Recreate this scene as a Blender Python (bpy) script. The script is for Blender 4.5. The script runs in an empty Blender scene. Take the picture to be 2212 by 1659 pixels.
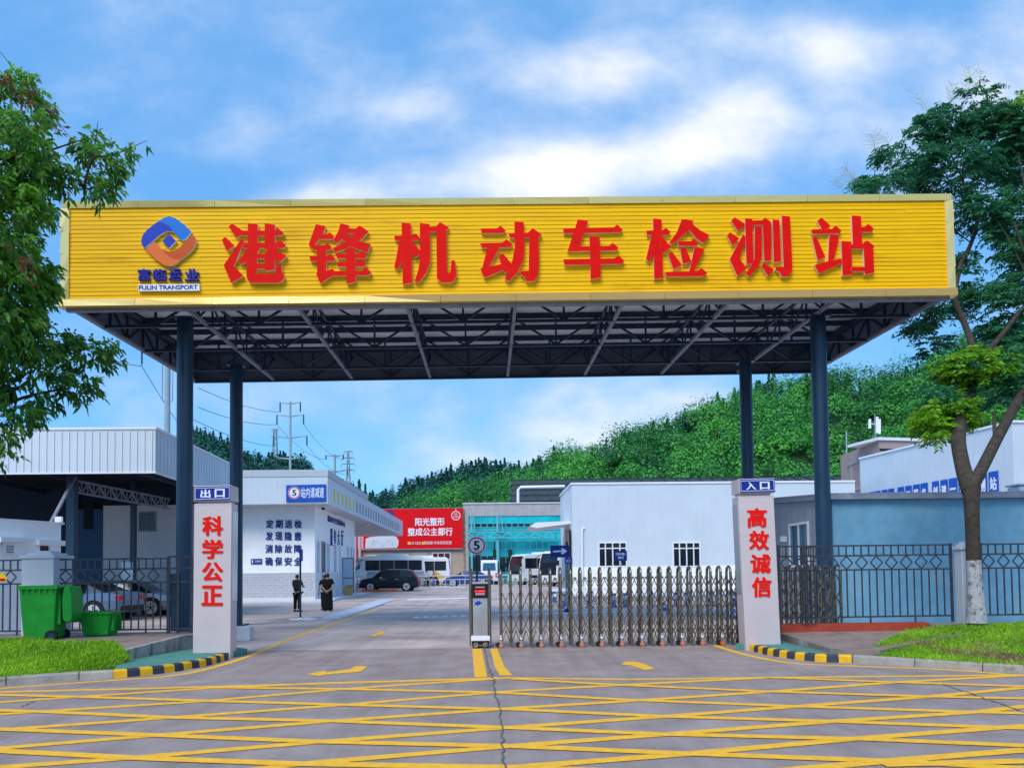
import bpy, bmesh, math, random
import numpy as np
from mathutils import Vector, Matrix
random.seed(7); rng = np.random.default_rng(11)
sc = bpy.context.scene; COL = sc.collection
rad = math.radians
# ------------------------------------------------------------------ camera
FPX, PW, PH, VPP = 1661.0, 2212.0, 1659.0, 1171.0
PITCH, ROLL, EYE = math.atan(64/FPX), rad(0.7), 1.6
RC = Matrix.Rotation(math.pi/2+PITCH, 3, 'X') @ Matrix.Rotation(-ROLL, 3, 'Z')
cd = bpy.data.cameras.new('camera'); cam = bpy.data.objects.new('camera', cd); COL.objects.link(cam)
cam.matrix_world = Matrix.Translation((0, 0, EYE)) @ RC.to_4x4()
cd.sensor_width = 36; cd.lens = 36*FPX/PW; cd.shift_y = (VPP-PH/2)/PW
cd.clip_start = .1; cd.clip_end = 6000
sc.camera = cam
sc.view_settings.view_transform = 'Standard'; sc.view_settings.look = 'None'
sc.view_settings.exposure = 0.2; sc.view_settings.gamma = 1
sc.cycles.use_denoising = True
sc.cycles.max_bounces = 6; sc.cycles.transparent_max_bounces = 6
# ------------------------------------------------------------------ sky + sun
SUN_EL, SUN_AZ = 48, -155          # azimuth clockwise from +Y (behind the camera, to the left)
w = bpy.data.worlds.new('World'); sc.world = w; w.use_nodes = True
nt = w.node_tree; N = nt.nodes; L = nt.links; N.clear()
def nd(t, **k):
    n = N.new(t)
    for a, b in k.items(): setattr(n, a, b)
    return n
def mth(op, a, b=None, c=None, clamp=False):
    n = nd('ShaderNodeMath', operation=op); n.use_clamp = clamp
    for i, x in enumerate((a, b, c)):
        if x is None: continue
        if isinstance(x, (int, float)): n.inputs[i].default_value = x
        else: L.new(x, n.inputs[i])
    return n.outputs[0]
sky = nd('ShaderNodeTexSky', sky_type='NISHITA'); sky.sun_disc = False
sky.sun_elevation = rad(SUN_EL); sky.sun_rotation = rad(SUN_AZ)
sky.air_density = 1.0; sky.dust_density = .6; sky.ozone_density = 2.5
tint = nd('ShaderNodeMix', data_type='RGBA', blend_type='MULTIPLY'); tint.inputs[0].default_value = 1
L.new(sky.outputs[0], tint.inputs[6]); tint.inputs[7].default_value = (.92, 1.9, 2.4, 1)
tc = nd('ShaderNodeTexCoord'); sx = nd('ShaderNodeSeparateXYZ'); L.new(tc.outputs['Generated'], sx.inputs[0])
yy = mth('MAXIMUM', mth('ABSOLUTE', sx.outputs[1]), .12)
ca = mth('DIVIDE', sx.outputs[0], yy); ce = mth('DIVIDE', sx.outputs[2], yy)
cv = nd('ShaderNodeCombineXYZ'); L.new(ca, cv.inputs[0]); L.new(mth('MULTIPLY', ce, 1.5), cv.inputs[1]); L.new(sx.outputs[1], cv.inputs[2])
n1 = nd('ShaderNodeTexNoise'); n1.inputs['Scale'].default_value = 4.6; n1.inputs['Detail'].default_value = 10; n1.inputs['Roughness'].default_value = .56; n1.inputs['Distortion'].default_value = .08
L.new(cv.outputs[0], n1.inputs['Vector'])
n2 = nd('ShaderNodeTexNoise'); n2.inputs['Scale'].default_value = 1.3; n2.inputs['Detail'].default_value = 4; n2.inputs['Roughness'].default_value = .5
L.new(cv.outputs[0], n2.inputs['Vector'])
BLOBS = [(1220,350,190,85,.7),(720,415,180,50,.55),(980,380,200,70,.12),(2000,60,200,60,.2),(1650,50,200,60,.15),(1300,130,170,70,.42),(1640,230,170,110,.48),(1830,110,110,80,.45),
         (1010,390,200,60,.2),(1480,330,150,90,.28),(540,270,160,60,.22),(250,150,200,90,.12),(880,200,140,60,.14),(2180,170,150,110,.3),(1950,260,160,120,.25),
         (1400,870,260,90,.3),(1000,1010,170,60,.3),(640,850,150,60,.12),(1250,960,260,70,.2)]
tot = None
for (bu, bv, ru, rv, s) in BLOBS:
    dx = mth('MULTIPLY', mth('SUBTRACT', ca, (bu-1106)/FPX), FPX/ru)
    dy = mth('MULTIPLY', mth('SUBTRACT', ce, (1235-bv)/FPX), FPX/rv)
    g = mth('MULTIPLY', mth('EXPONENT', mth('MULTIPLY', mth('ADD', mth('MULTIPLY', dx, dx), mth('MULTIPLY', dy, dy)), -1.0)), s)
    tot = g if tot is None else mth('ADD', tot, g)
dens = mth('ADD', tot, mth('MULTIPLY', mth('SUBTRACT', n1.outputs['Fac'], .5), 1.25))
dens = mth('ADD', dens, mth('MULTIPLY', mth('SUBTRACT', n2.outputs['Fac'], .5), .35))
mr = nd('ShaderNodeMapRange', interpolation_type='SMOOTHSTEP'); L.new(dens, mr.inputs[0])
mr.inputs[1].default_value = -.2; mr.inputs[2].default_value = .68
cm = nd('ShaderNodeMix', data_type='RGBA'); L.new(mr.outputs[0], cm.inputs[0])
SKYMUL = .1
cm.inputs[7].default_value = (8.4, 8.7, 9.1, 1)
veil = nd('ShaderNodeMix', data_type='RGBA'); veil.inputs[0].default_value = .68
L.new(tint.outputs[2], veil.inputs[6]); veil.inputs[7].default_value = (1.55, 4.1, 8.2, 1); L.new(veil.outputs[2], cm.inputs[6])
cc = nd('ShaderNodeMix', data_type='RGBA'); L.new(mth('POWER', mr.outputs[0], 1.6), cc.inputs[0]); cc.inputs[6].default_value = (4.6, 6.2, 8.9, 1); cc.inputs[7].default_value = (8.9, 9.1, 9.4, 1); L.new(cc.outputs[2], cm.inputs[7])
bg = nd('ShaderNodeBackground'); L.new(cm.outputs[2], bg.inputs[0]); bg.inputs[1].default_value = SKYMUL
out = nd('ShaderNodeOutputWorld'); L.new(bg.outputs[0], out.inputs[0])
sl = bpy.data.lights.new('sun', 'SUN'); sl.energy = 2.45; sl.angle = rad(32); sl.color = (1, .95, .87)
so = bpy.data.objects.new('sun', sl); COL.objects.link(so)
sd = Vector((math.sin(rad(SUN_AZ))*math.cos(rad(SUN_EL)), math.cos(rad(SUN_AZ))*math.cos(rad(SUN_EL)), math.sin(rad(SUN_EL))))
so.rotation_euler = sd.to_track_quat('Z', 'Y').to_euler(); so.location = sd*50
# ------------------------------------------------------------------ measuring helpers (photo pixels in a 2212x1659 frame -> metres)
def ray(u, v): return RC @ Vector(((u-PW/2)/FPX, -(v-VPP)/FPX, -1))
def G(u, v, z=0.0):
    d = ray(u, v); t = (z-EYE)/d.z; return Vector((d.x*t, d.y*t, z))
def D(u, v, Y):
    d = ray(u, v); t = Y/d.y; return Vector((d.x*t, Y, EYE+d.z*t))
def PL(u, v, p0, n):
    d = ray(u, v); c = Vector((0, 0, EYE)); t = (p0-c).dot(n)/d.dot(n); return c+d*t
TH = rad(1.8); AX = Vector((math.cos(TH), math.sin(TH), 0)); BX = Vector((-math.sin(TH), math.cos(TH), 0)); ZX = Vector((0, 0, 1))
# ------------------------------------------------------------------ materials
M = {}
def mat(name, col, rough=.6, metal=0.0, var=.0, scale=3.0, bump=0.0, bscale=40.0, spec=.25, stain=None, emit=0.0, coat=0.0, stretch=None, detail=5, grain=0.0, streak=0.0):
    m = bpy.data.materials.new(name); m.use_nodes = True; t = m.node_tree; p = t.nodes['Principled BSDF']
    p.inputs['Base Color'].default_value = (*col, 1); p.inputs['Roughness'].default_value = rough
    p.inputs['Metallic'].default_value = metal; p.inputs['Specular IOR Level'].default_value = spec
    p.inputs['Coat Weight'].default_value = coat; p.inputs['Coat Roughness'].default_value = .05
    co = t.nodes.new('ShaderNodeTexCoord'); vec = co.outputs['Object']
    if stretch:
        mp = t.nodes.new('ShaderNodeMapping'); mp.inputs['Scale'].default_value = stretch; t.links.new(vec, mp.inputs[0]); vec = mp.outputs[0]
    last = None
    if var:
        n = t.nodes.new('ShaderNodeTexNoise'); n.inputs['Scale'].default_value = scale; n.inputs['Detail'].default_value = detail; t.links.new(vec, n.inputs['Vector'])
        r = t.nodes.new('ShaderNodeValToRGB'); r.color_ramp.elements[0].position = .28; r.color_ramp.elements[1].position = .72
        r.color_ramp.elements[0].color = (*[c*(1-var) for c in col], 1); r.color_ramp.elements[1].color = (*[min(1, c*(1+var)) for c in col], 1)
        t.links.new(n.outputs['Fac'], r.inputs[0]); last = r.outputs[0]
        rr = t.nodes.new('ShaderNodeMapRange'); rr.inputs[3].default_value = max(.02, rough-.12); rr.inputs[4].default_value = min(1, rough+.12)
        t.links.new(n.outputs['Fac'], rr.inputs[0]); t.links.new(rr.outputs[0], p.inputs['Roughness'])
    if stain:
        scol, sscale, thr, sstr = stain
        n = t.nodes.new('ShaderNodeTexNoise'); n.inputs['Scale'].default_value = sscale; n.inputs['Detail'].default_value = 7; n.inputs['Roughness'].default_value = .62
        mp = t.nodes.new('ShaderNodeMapping'); mp.inputs['Scale'].default_value = sstr; t.links.new(co.outputs['Object'], mp.inputs[0]); t.links.new(mp.outputs[0], n.inputs['Vector'])
        r = t.nodes.new('ShaderNodeMapRange'); r.inputs[1].default_value = thr; r.inputs[2].default_value = thr+.18; t.links.new(n.outputs['Fac'], r.inputs[0])
        mx = t.nodes.new('ShaderNodeMix'); mx.data_type = 'RGBA'; t.links.new(r.outputs[0], mx.inputs[0])
        if last is None: mx.inputs[6].default_value = (*col, 1)
        else: t.links.new(last, mx.inputs[6])
        mx.inputs[7].default_value = (*scol, 1); last = mx.outputs[2]
    for amt, gs, st in ((grain, 70, (1, 1, 1)), (streak, 1.0, (2.6, .10, 1))):
        if not amt: continue
        n = t.nodes.new('ShaderNodeTexNoise'); n.inputs['Scale'].default_value = gs; n.inputs['Detail'].default_value = 5; n.inputs['Roughness'].default_value = .7
        mp = t.nodes.new('ShaderNodeMapping'); mp.inputs['Scale'].default_value = st; t.links.new(co.outputs['Object'], mp.inputs[0]); t.links.new(mp.outputs[0], n.inputs['Vector'])
        r = t.nodes.new('ShaderNodeMapRange'); r.inputs[1].default_value = .3; r.inputs[2].default_value = .7; r.inputs[3].default_value = 1-amt; r.inputs[4].default_value = 1+amt*(1 if gs > 2 else .2); t.links.new(n.outputs['Fac'], r.inputs[0])
        mx = t.nodes.new('ShaderNodeMix'); mx.data_type = 'RGBA'; mx.blend_type = 'MULTIPLY'; mx.inputs[0].default_value = 1
        if last is None: mx.inputs[6].default_value = (*col, 1)
        else: t.links.new(last, mx.inputs[6])
        t.links.new(r.outputs[0], mx.inputs[7]); last = mx.outputs[2]
    if last is not None: t.links.new(last, p.inputs['Base Color'])
    if bump:
        n = t.nodes.new('ShaderNodeTexNoise'); n.inputs['Scale'].default_value = bscale; n.inputs['Detail'].default_value = 4; t.links.new(vec, n.inputs['Vector'])
        b = t.nodes.new('ShaderNodeBump'); b.inputs['Strength'].default_value = bump; b.inputs['Distance'].default_value = .02
        t.links.new(n.outputs['Fac'], b.inputs['Height']); t.links.new(b.outputs[0], p.inputs['Normal'])
    if emit: p.inputs['Emission Color'].default_value = (*col, 1); p.inputs['Emission Strength'].default_value = emit
    M[name] = m; return m
def leafmat(name, dark, light, trans=.35, rough=.45):
    m = bpy.data.materials.new(name); m.use_nodes = True; t = m.node_tree; t.nodes.clear()
    o = t.nodes.new('ShaderNodeOutputMaterial'); p = t.nodes.new('ShaderNodeBsdfPrincipled'); p.inputs['Roughness'].default_value = rough; p.inputs['Specular IOR Level'].default_value = .35
    tr = t.nodes.new('ShaderNodeBsdfTranslucent'); mx = t.nodes.new('ShaderNodeMixShader'); mx.inputs[0].default_value = trans
    at = t.nodes.new('ShaderNodeAttribute'); at.attribute_name = 'tint'
    r = t.nodes.new('ShaderNodeValToRGB'); r.color_ramp.elements[0].color = (*dark, 1); r.color_ramp.elements[1].color = (*light, 1)
    t.links.new(at.outputs['Fac'], r.inputs[0]); t.links.new(r.outputs[0], p.inputs['Base Color']); t.links.new(r.outputs[0], tr.inputs[0])
    t.links.new(p.outputs[0], mx.inputs[1]); t.links.new(tr.outputs[0], mx.inputs[2]); t.links.new(mx.outputs[0], o.inputs[0]); M[name] = m; return m
mat('asphalt', (.365,.285,.262), .85, grain=.28, streak=.22, var=.2, scale=1.6, detail=14, bump=.5, bscale=90, stain=((.25,.18,.17), .8, .54, (1,1,1)))
mat('yard_concrete', (.54,.435,.40), .85, grain=.18, streak=.2, var=.14, scale=.7, detail=12, bump=.3, bscale=60, stain=((.33,.25,.24), .22, .50, (1,1.6,1)))
mat('apron', (.62,.62,.64), .8, var=.08, scale=2)
mat('line_yellow', (1.0,.47,.03), .7, grain=.12, var=.16, scale=9, stain=((.35,.25,.12), 6, .63, (1,1,1)))
mat('line_white', (.72,.74,.8), .7, var=.12, scale=6, stain=((.4,.38,.4), 5, .62, (1,1,1)))
mat('pale_strip', (.5,.52,.6), .8, var=.15, scale=1.5)
mat('crack', (.15,.13,.12), .95, var=.3, scale=8)
mat('kerb_stone', (.36,.32,.28), .9, var=.2, scale=5, bump=.5, stain=((.10,.12,.05), 4, .56, (1,1,2)))
mat('kerb_yellow', (.83,.43,.01), .6, var=.12, scale=8, stain=((.25,.15,.05), 9, .62, (1,1,1)))
mat('kerb_black', (.045,.05,.065), .7, var=.2, scale=8)
mat('green_paint', (.085,.24,.20), .8, var=.16, scale=4, bump=.3, stain=((.22,.27,.24), 7, .62, (1,1,1)))
mat('platform_concrete', (.27,.20,.17), .9, var=.2, scale=2.5, bump=.4, stain=((.12,.09,.07), 2.2, .55, (1,1,1)))
mat('retaining', (.40,.34,.31), .9, var=.22, scale=4, bump=.6, stain=((.08,.065,.06), 6, .5, (1,1,.25)))
mat('red_paint', (.38,.055,.03), .75, var=.2, scale=4, stain=((.3,.2,.16), 8, .64, (1,1,1)))
mat('soil', (.12,.10,.05), .95, var=.3, scale=6)
mat('sign_yellow', (1.0,.50,.0), .5, var=.14, scale=.8, spec=.14, stretch=(.35,1,9), stain=((.70,.33,.0), .9, .58, (.5,1,2.5)))
mat('gold', (1.0,.70,.25), .2, .6, bump=.25, bscale=1.8)
mat('letter_red', (.80,.006,.003), .55, spec=.08, var=.10, scale=5)
mat('letter_side', (.80,.62,.45), .4)
mat('pillar_red', (.85,.012,.006), .5, spec=.1)
mat('dark_steel', (.02,.04,.075), .5, var=.25, scale=4)
mat('column_steel', (.008,.034,.075), .38, var=.18, scale=2.5, spec=.5)
mat('light_steel', (.22,.24,.29), .5, var=.2, scale=4)
mat('deck_under', (.80,.80,.85), .6, var=.1, scale=1.2)
mat('dark_panel', (.10,.13,.18), .6, var=.15, scale=1)
mat('white_panel', (.60,.67,.74), .55, var=.05, scale=.7, stain=((.55,.56,.6), 1.2, .62, (2.5,2.5,.25)))
mat('white_paint', (.91,.92,.94), .7, var=.05, scale=1.5, stain=((.6,.6,.64), 1.2, .64, (2,2,.5)))
mat('white_trim', (.80,.81,.85), .5)
mat('soffit', (.62,.61,.62), .6, var=.05)
mat('brick_pale', (.46,.47,.52), .8, var=.1, scale=5)
mat('mortar', (.66,.67,.72), .85)
mat('post_grey', (.50,.545,.60), .7, var=.06, scale=2)
mat('grey_cap', (.50,.53,.58), .5, var=.05)
mat('pillar_white', (.60,.50,.50), .32, var=.05, scale=2, coat=.2, stain=((.46,.43,.42), 2.5, .62, (1,1,.5)))
mat('mirror_panel', (.6,.62,.66), .22, .55, bump=.1, bscale=3)
mat('sign_blue', (.012,.03,.25), .4)
mat('sign_blue_bright', (.015,.09,.48), .4)
mat('text_white', (.82,.86,.95), .5)
mat('text_navy', (.02,.05,.22), .5)
mat('text_black', (.012,.012,.02), .5)
mat('text_blue', (.012,.02,.30), .4)
mat('ring_red', (.62,.02,.03), .4)
mat('logo_blue', (.01,.045,.45), .35); mat('logo_azure', (.005,.17,.62), .35); mat('logo_orange', (.80,.17,.03), .35); mat('logo_rust', (.62,.085,.01), .35)
mat('billboard_red', (.75,.008,.014), .6, var=.05, spec=.08); mat('billboard_purple', (.16,.02,.10), .5); mat('billboard_pale', (.62,.66,.74), .5); mat('billboard_pink', (.75,.38,.42), .5)
mat('beige_wall', (.46,.36,.28), .85, var=.12, scale=1.5, stain=((.26,.16,.10), 1.2, .58, (2.5,2.5,.25)))
mat('concrete_band', (.42,.39,.40), .8, var=.08, scale=1)
mat('teal_glass', (.004,.50,.56), .15, .0, var=.2, scale=.6)
mat('teal_dull', (.006,.33,.40), .15, .0, var=.3, scale=.8)
mat('dark_glass', (.012,.018,.026), .1, spec=.4, var=.3, scale=1.5)
mat('blue_glass', (.03,.12,.22), .1, .1, spec=.5)
mat('teal_frame', (.13,.45,.50), .4)
mat('shed_blue', (.145,.33,.47), .75, var=.12, scale=3.5, detail=10, bump=.25, grain=.06, stain=((.21,.36,.45), 1.6, .55, (1,1,.7)))
mat('shed_grey', (.30,.32,.36), .7, var=.08, scale=2)
mat('roof_sheet', (.20,.23,.30), .5, var=.2, scale=3)
mat('pink_tile', (.42,.31,.29), .8, var=.1, scale=2)
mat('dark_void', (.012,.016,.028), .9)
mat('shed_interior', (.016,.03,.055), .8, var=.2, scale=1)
mat('door_blue', (.02,.075,.16), .6, var=.08, scale=1)
mat('grey_wall', (.60,.60,.64), .8, var=.06, scale=1)
mat('net_roof', (.045,.06,.055), .8, var=.3, scale=1.5)
mat('fence_steel', (.06,.062,.075), .45, .3, var=.3, scale=8)
mat('inox', (.27,.215,.155), .28, .85, var=.15, scale=5)
mat('inox_plate', (.52,.49,.48), .3, .8, var=.12, scale=3)
mat('bin_green', (.02,.33,.035), .45, var=.15, scale=4, stain=((.08,.2,.09), 7, .6, (1,1,1)))
mat('bin_bright', (.012,.28,.03), .4, var=.1, scale=4)
mat('bin_dusty', (.10,.24,.13), .7, var=.2, scale=6)
mat('rubber', (.018,.018,.02), .75, var=.2, scale=20)
mat('rim', (.66,.67,.69), .3, .6)
mat('black_plastic', (.012,.012,.014), .35)
mat('car_black', (.004,.006,.014), .2, spec=.4, coat=.25)
mat('pale_glass', (.42,.55,.68), .12, spec=.5)
mat('car_silver', (.15,.20,.31), .25, .55, coat=.4)
mat('car_grey', (.33,.36,.42), .28, .5, coat=.4)
mat('car_blue', (.02,.05,.22), .25, coat=.4)
mat('bus_white', (.80,.82,.84), .3, coat=.3)
mat('bus_grey', (.30,.38,.44), .3, coat=.3)
mat('bus_yellow', (.78,.47,.03), .4)
mat('tail_red', (.55,.015,.012), .2, coat=.5)
mat('lamp_clear', (.75,.78,.82), .12, coat=.5)
mat('chrome', (.75,.77,.8), .12, 1.0)
mat('orange', (.75,.14,.02), .45, var=.1)
mat('bark', (.062,.048,.038), .95, var=.35, scale=7, bump=.9, bscale=25)
mat('bark_white', (.42,.41,.42), .95, var=.2, scale=6, bump=.9, bscale=25, stain=((.07,.055,.045), 11, .5, (1,1,.8)))
mat('twig', (.36,.38,.28), .9)
mat('bark_far', (.06,.05,.04), .95)
mat('cloth_black', (.008,.008,.010), .9, var=.3, scale=10); mat('cloth_dark', (.02,.019,.017), .9)
mat('skin', (.42,.23,.16), .6); mat('hair', (.012,.009,.008), .6); mat('hair_brown', (.035,.012,.010), .6)
mat('jeans', (.10,.16,.30), .8); mat('cloth_pale', (.5,.47,.48), .9); mat('cloth_pink', (.45,.2,.22), .9)
mat('pole_grey', (.30,.40,.45), .5, var=.1); mat('pole_rust', (.5,.25,.14), .7); mat('wire', (.05,.07,.10), .6); mat('insulator', (.03,.08,.12), .4)
mat('window_frame', (.70,.72,.76), .5); mat('maroon', (.10,.02,.025), .5)
mat('led', (.95,.02,.015), .4, emit=2.2); mat('led_pink', (.55,.24,.30), .4); mat('warn_yellow', (.85,.62,.02), .5)
mat('rail_pale', (.58,.58,.62), .5, var=.1); mat('barrier_white', (.74,.76,.8), .5); mat('cone_blue', (.02,.13,.55), .4)
mat('carton', (.52,.32,.13), .8); mat('door_frame', (.30,.12,.07), .6)
mat('hill_soil', (.012,.045,.014), .95, var=.4, scale=.2)
mat('far_ground', (.10,.13,.06), .95, var=.3, scale=.02)
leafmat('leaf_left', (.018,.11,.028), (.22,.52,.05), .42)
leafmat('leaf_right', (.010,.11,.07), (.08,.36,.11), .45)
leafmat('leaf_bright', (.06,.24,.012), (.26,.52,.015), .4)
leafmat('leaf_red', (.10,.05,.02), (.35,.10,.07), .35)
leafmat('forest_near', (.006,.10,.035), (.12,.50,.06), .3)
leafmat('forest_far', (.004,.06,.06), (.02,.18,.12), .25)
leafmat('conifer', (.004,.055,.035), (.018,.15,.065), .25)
leafmat('grass', (.11,.30,.008), (.46,.78,.028), .38)
leafmat('grass_dry', (.25,.19,.06), (.45,.36,.14), .3)
# ------------------------------------------------------------------ mesh builder
ORG = {}
class MB:
    def __init__(s): s.v = []; s.f = []; s.m = []; s.sm = []
    def add(s, vs, fs, m=0, smooth=False):
        b = len(s.v); s.v += [Vector(x) for x in vs]
        for f in fs: s.f.append([b+i for i in f]); s.m.append(m); s.sm.append(smooth)
    def box(s, o, a, b, c, m=0):
        o, a, b, c = map(Vector, (o, a, b, c))
        if a.cross(b).dot(c) < 0: a, b = b, a
        vs = [o, o+a, o+a+b, o+b, o+c, o+a+c, o+a+b+c, o+b+c]
        s.add(vs, [(3,2,1,0),(4,5,6,7),(0,1,5,4),(1,2,6,5),(2,3,7,6),(3,0,4,7)], m)
    def cb(s, c, sx, sy, sz, m=0, R=None):      # box centred in x,y and standing on c.z
        R = R or Matrix.Identity(3); c = Vector(c)
        s.box(c+R@Vector((-sx/2, -sy/2, 0)), R@Vector((sx, 0, 0)), R@Vector((0, sy, 0)), R@Vector((0, 0, sz)), m)
    def beam(s, p, q, wd, ht=None, m=0, up=None):
        p, q = Vector(p), Vector(q); ht = ht or wd; d = (q-p).normalized(); up = Vector(up) if up else (ZX if abs(d.z) < .95 else AX)
        x = d.cross(up).normalized(); y = x.cross(d)
        s.box(p-x*wd/2-y*ht/2, x*wd, y*ht, q-p, m)
    def tube(s, p, q, r, n=8, m=0, r2=None, caps=True):
        p, q = Vector(p), Vector(q); r2 = r if r2 is None else r2; d = (q-p).normalized(); up = ZX if abs(d.z) < .95 else Vector((1, 0, 0))
        x = d.cross(up).normalized(); y = x.cross(d)
        vs = [c+(x*math.cos(2*math.pi*i/n)+y*math.sin(2*math.pi*i/n))*rr for c, rr in ((p, r), (q, r2)) for i in range(n)]
        fs = [(i, (i+1) % n, n+(i+1) % n, n+i) for i in range(n)]
        s.add(vs, [f[::-1] for f in fs], m, True)
        if caps: s.add(vs, [tuple(range(n)), tuple(range(2*n-1, n-1, -1))], m)
    def path(s, pts, rs, n=8, m=0):
        P = [Vector(p) for p in pts]; vs = []; k = len(P)
        for i, p in enumerate(P):
            d = (P[min(i+1, k-1)]-P[max(i-1, 0)]).normalized(); ref = Vector((0, 1, 0)) if abs(d.y) < .9 else Vector((1, 0, 0))
            x = d.cross(ref).normalized(); y = x.cross(d); r = rs[i] if hasattr(rs, '__len__') else rs
            vs += [p+(x*math.cos(2*math.pi*j/n)+y*math.sin(2*math.pi*j/n))*r for j in range(n)]
        fs = [(i*n+j, i*n+(j+1) % n, (i+1)*n+(j+1) % n, (i+1)*n+j) for i in range(k-1) for j in range(n)]
        s.add(vs, [f[::-1] for f in fs], m, True); s.add(vs, [tuple(range(n)), tuple(range(k*n-1, (k-1)*n-1, -1))], m)
    def prism(s, pts, off, m=0, mside=None):     # planar polygon of world points extruded along off
        P = [Vector(p) for p in pts]; off = Vector(off); n = len(P)
        nor = Vector((0, 0, 0))
        for i in range(n): nor += P[i].cross(P[(i+1) % n])
        if nor.dot(off) < 0: P = P[::-1]
        ms = m if mside is None else mside
        s.add(P+[p+off for p in P], [tuple(range(n, 2*n))], m)
        s.add(P+[p+off for p in P], [tuple(range(n-1, -1, -1))]+[(i, (i+1) % n, n+(i+1) % n, n+i) for i in range(n)], ms)
    def sheet(s, pts, m=0): s.add(pts, [tuple(range(len(pts)))], m)
    def disc(s, c, ax, ay, r, off, n=28, m=0, r0=0):
        c = Vector(c); ring = lambda rr: [c+ax*math.cos(2*math.pi*i/n)*rr+ay*math.sin(2*math.pi*i/n)*rr for i in range(n)]
        if r0 == 0: s.prism(ring(r), off, m)
        else:
            o, i_ = ring(r), ring(r0); off = Vector(off); vs = o+i_+[p+off for p in o]+[p+off for p in i_]
            fs = []
            for k in range(n):
                j = (k+1) % n; fs += [(2*n+k, 2*n+j, 3*n+j, 3*n+k), (k, j, 2*n+j, 2*n+k), (n+j, n+k, 3*n+k, 3*n+j)]
            s.add(vs, fs, m)
    def lathe(s, c, prof, n=16, m=0, R=None):
        R = R or Matrix.Identity(3); c = Vector(c); vs = [c+R@Vector((r*math.cos(2*math.pi*j/n), r*math.sin(2*math.pi*j/n), z)) for r, z in prof for j in range(n)]
        k = len(prof); s.add(vs, [(i*n+j, i*n+(j+1) % n, (i+1)*n+(j+1) % n, (i+1)*n+j) for i in range(k-1) for j in range(n)], m, True)
    def build(s, name, mats, parent=None, org=None, bevel=0.0):
        if isinstance(mats, str): mats = [mats]
        off = ORG.get(parent.name, Vector((0, 0, 0))) if parent else Vector(org or (0, 0, 0))
        me = bpy.data.meshes.new(name); me.from_pydata([v-off for v in s.v], [], s.f); me.update()
        for k in mats: me.materials.append(M[k])
        me.polygons.foreach_set('material_index', s.m); me.polygons.foreach_set('use_smooth', s.sm)
        o = bpy.data.objects.new(name, me); COL.objects.link(o)
        if parent: o.parent = parent; ORG[o.name] = off
        else: o.location = off; ORG[o.name] = off
        if bevel:
            bm = bmesh.new(); bm.from_mesh(me); bmesh.ops.remove_doubles(bm, verts=bm.verts, dist=1e-5)
            ed = [e for e in bm.edges if len(e.link_faces) == 2 and e.calc_face_angle(0) > .6]
            bmesh.ops.bevel(bm, geom=ed, offset=bevel, segments=2, affect='EDGES', profile=.6); bm.to_mesh(me); bm.free()
        return o
def tag(o, label=None, cat=None, group=None, kind=None):
    if label: o['label'] = label
    if cat: o['category'] = cat
    if group: o['group'] = group
    if kind: o['kind'] = kind
    return o
def thing(name, label, cat, loc, group=None, rz=0.0):
    o = bpy.data.objects.new(name, None); COL.objects.link(o); o.location = loc; o.rotation_euler = (0, 0, rz); o.empty_display_size = .3
    ORG[o.name] = Vector(loc); return tag(o, label, cat, group)
def copy_tree(o, loc=None, rz=None, label=None, parent=None):
    c = o.copy(); COL.objects.link(c)
    if parent: c.parent = parent
    if loc is not None: c.location = loc
    if rz is not None: c.rotation_euler = (0, 0, rz)
    if label: c['label'] = label
    for ch in list(o.children): copy_tree(ch, parent=c)
    return c
def struct(mb, name, mats): return tag(mb.build(name, mats), kind='structure')
def text_pts(body, bold=0.0):
    c = bpy.data.curves.new('t', 'FONT'); c.body = body; c.offset = bold; c.resolution_u = 3; c.align_x = 'LEFT'
    o = bpy.data.objects.new('t', c); COL.objects.link(o); dg = bpy.context.evaluated_depsgraph_get()
    e = o.evaluated_get(dg); me = e.to_mesh(); vs = [(v.co.x, v.co.y) for v in me.vertices]; fs = [tuple(p.vertices) for p in me.polygons]
    e.to_mesh_clear(); bpy.data.objects.remove(o); bpy.data.curves.remove(c); return vs, fs
TXT = {}
def put_text(mb, body, corner, off, bold=.02, m=0):
    """corner = top-left, top-right, bottom-left, (bottom-right) of the box the lettering fills; off = extrusion; bold = stroke widening in em."""
    if body not in TXT: TXT[body] = text_pts(body)
    vs, fs = TXT[body]; xs = [a for a, b in vs]; ys = [b for a, b in vs]; x0, x1, y0, y1 = min(xs)-bold, max(xs)+bold, min(ys)-bold, max(ys)+bold
    tl, tr, bl = map(Vector, corner[:3]); br = Vector(corner[3]) if len(corner) > 3 else tr+bl-tl; off0 = Vector(off)
    sh = [(0, 0)] if bold <= 0 else [(0, 0), (bold, 0), (-bold, 0), (0, bold*.8), (0, -bold*.8)]+([(bold*.7, bold*.7), (-bold*.7, bold*.7), (bold*.7, -bold*.7), (-bold*.7, -bold*.7)] if bold > .03 else [])
    cnt = {}
    for f in fs:
        for i in range(len(f)): cnt[(f[i], f[(i+1) % len(f)])] = 1
    for k, (dx, dy) in enumerate(sh):
        off = off0*(1-.02*k); P = []
        for a, b in vs:
            s = (a+dx-x0)/max(1e-6, x1-x0); t = (y1-b-dy)/max(1e-6, y1-y0); P.append(tl*(1-s)*(1-t)+tr*s*(1-t)+bl*(1-s)*t+br*s*t)
        n = len(P); front = [p+off for p in P]; a, b, c = [front[i] for i in fs[0][:3]]; flip = (b-a).cross(c-a).dot(off) < 0
        mb.add(front, [tuple(f[::-1]) if flip else f for f in fs], m)
        sides = [(a, b, n+b, n+a) for (a, b) in cnt if (b, a) not in cnt]; mb.add(P+front, [q[::-1] if flip else q for q in sides], m)
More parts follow.
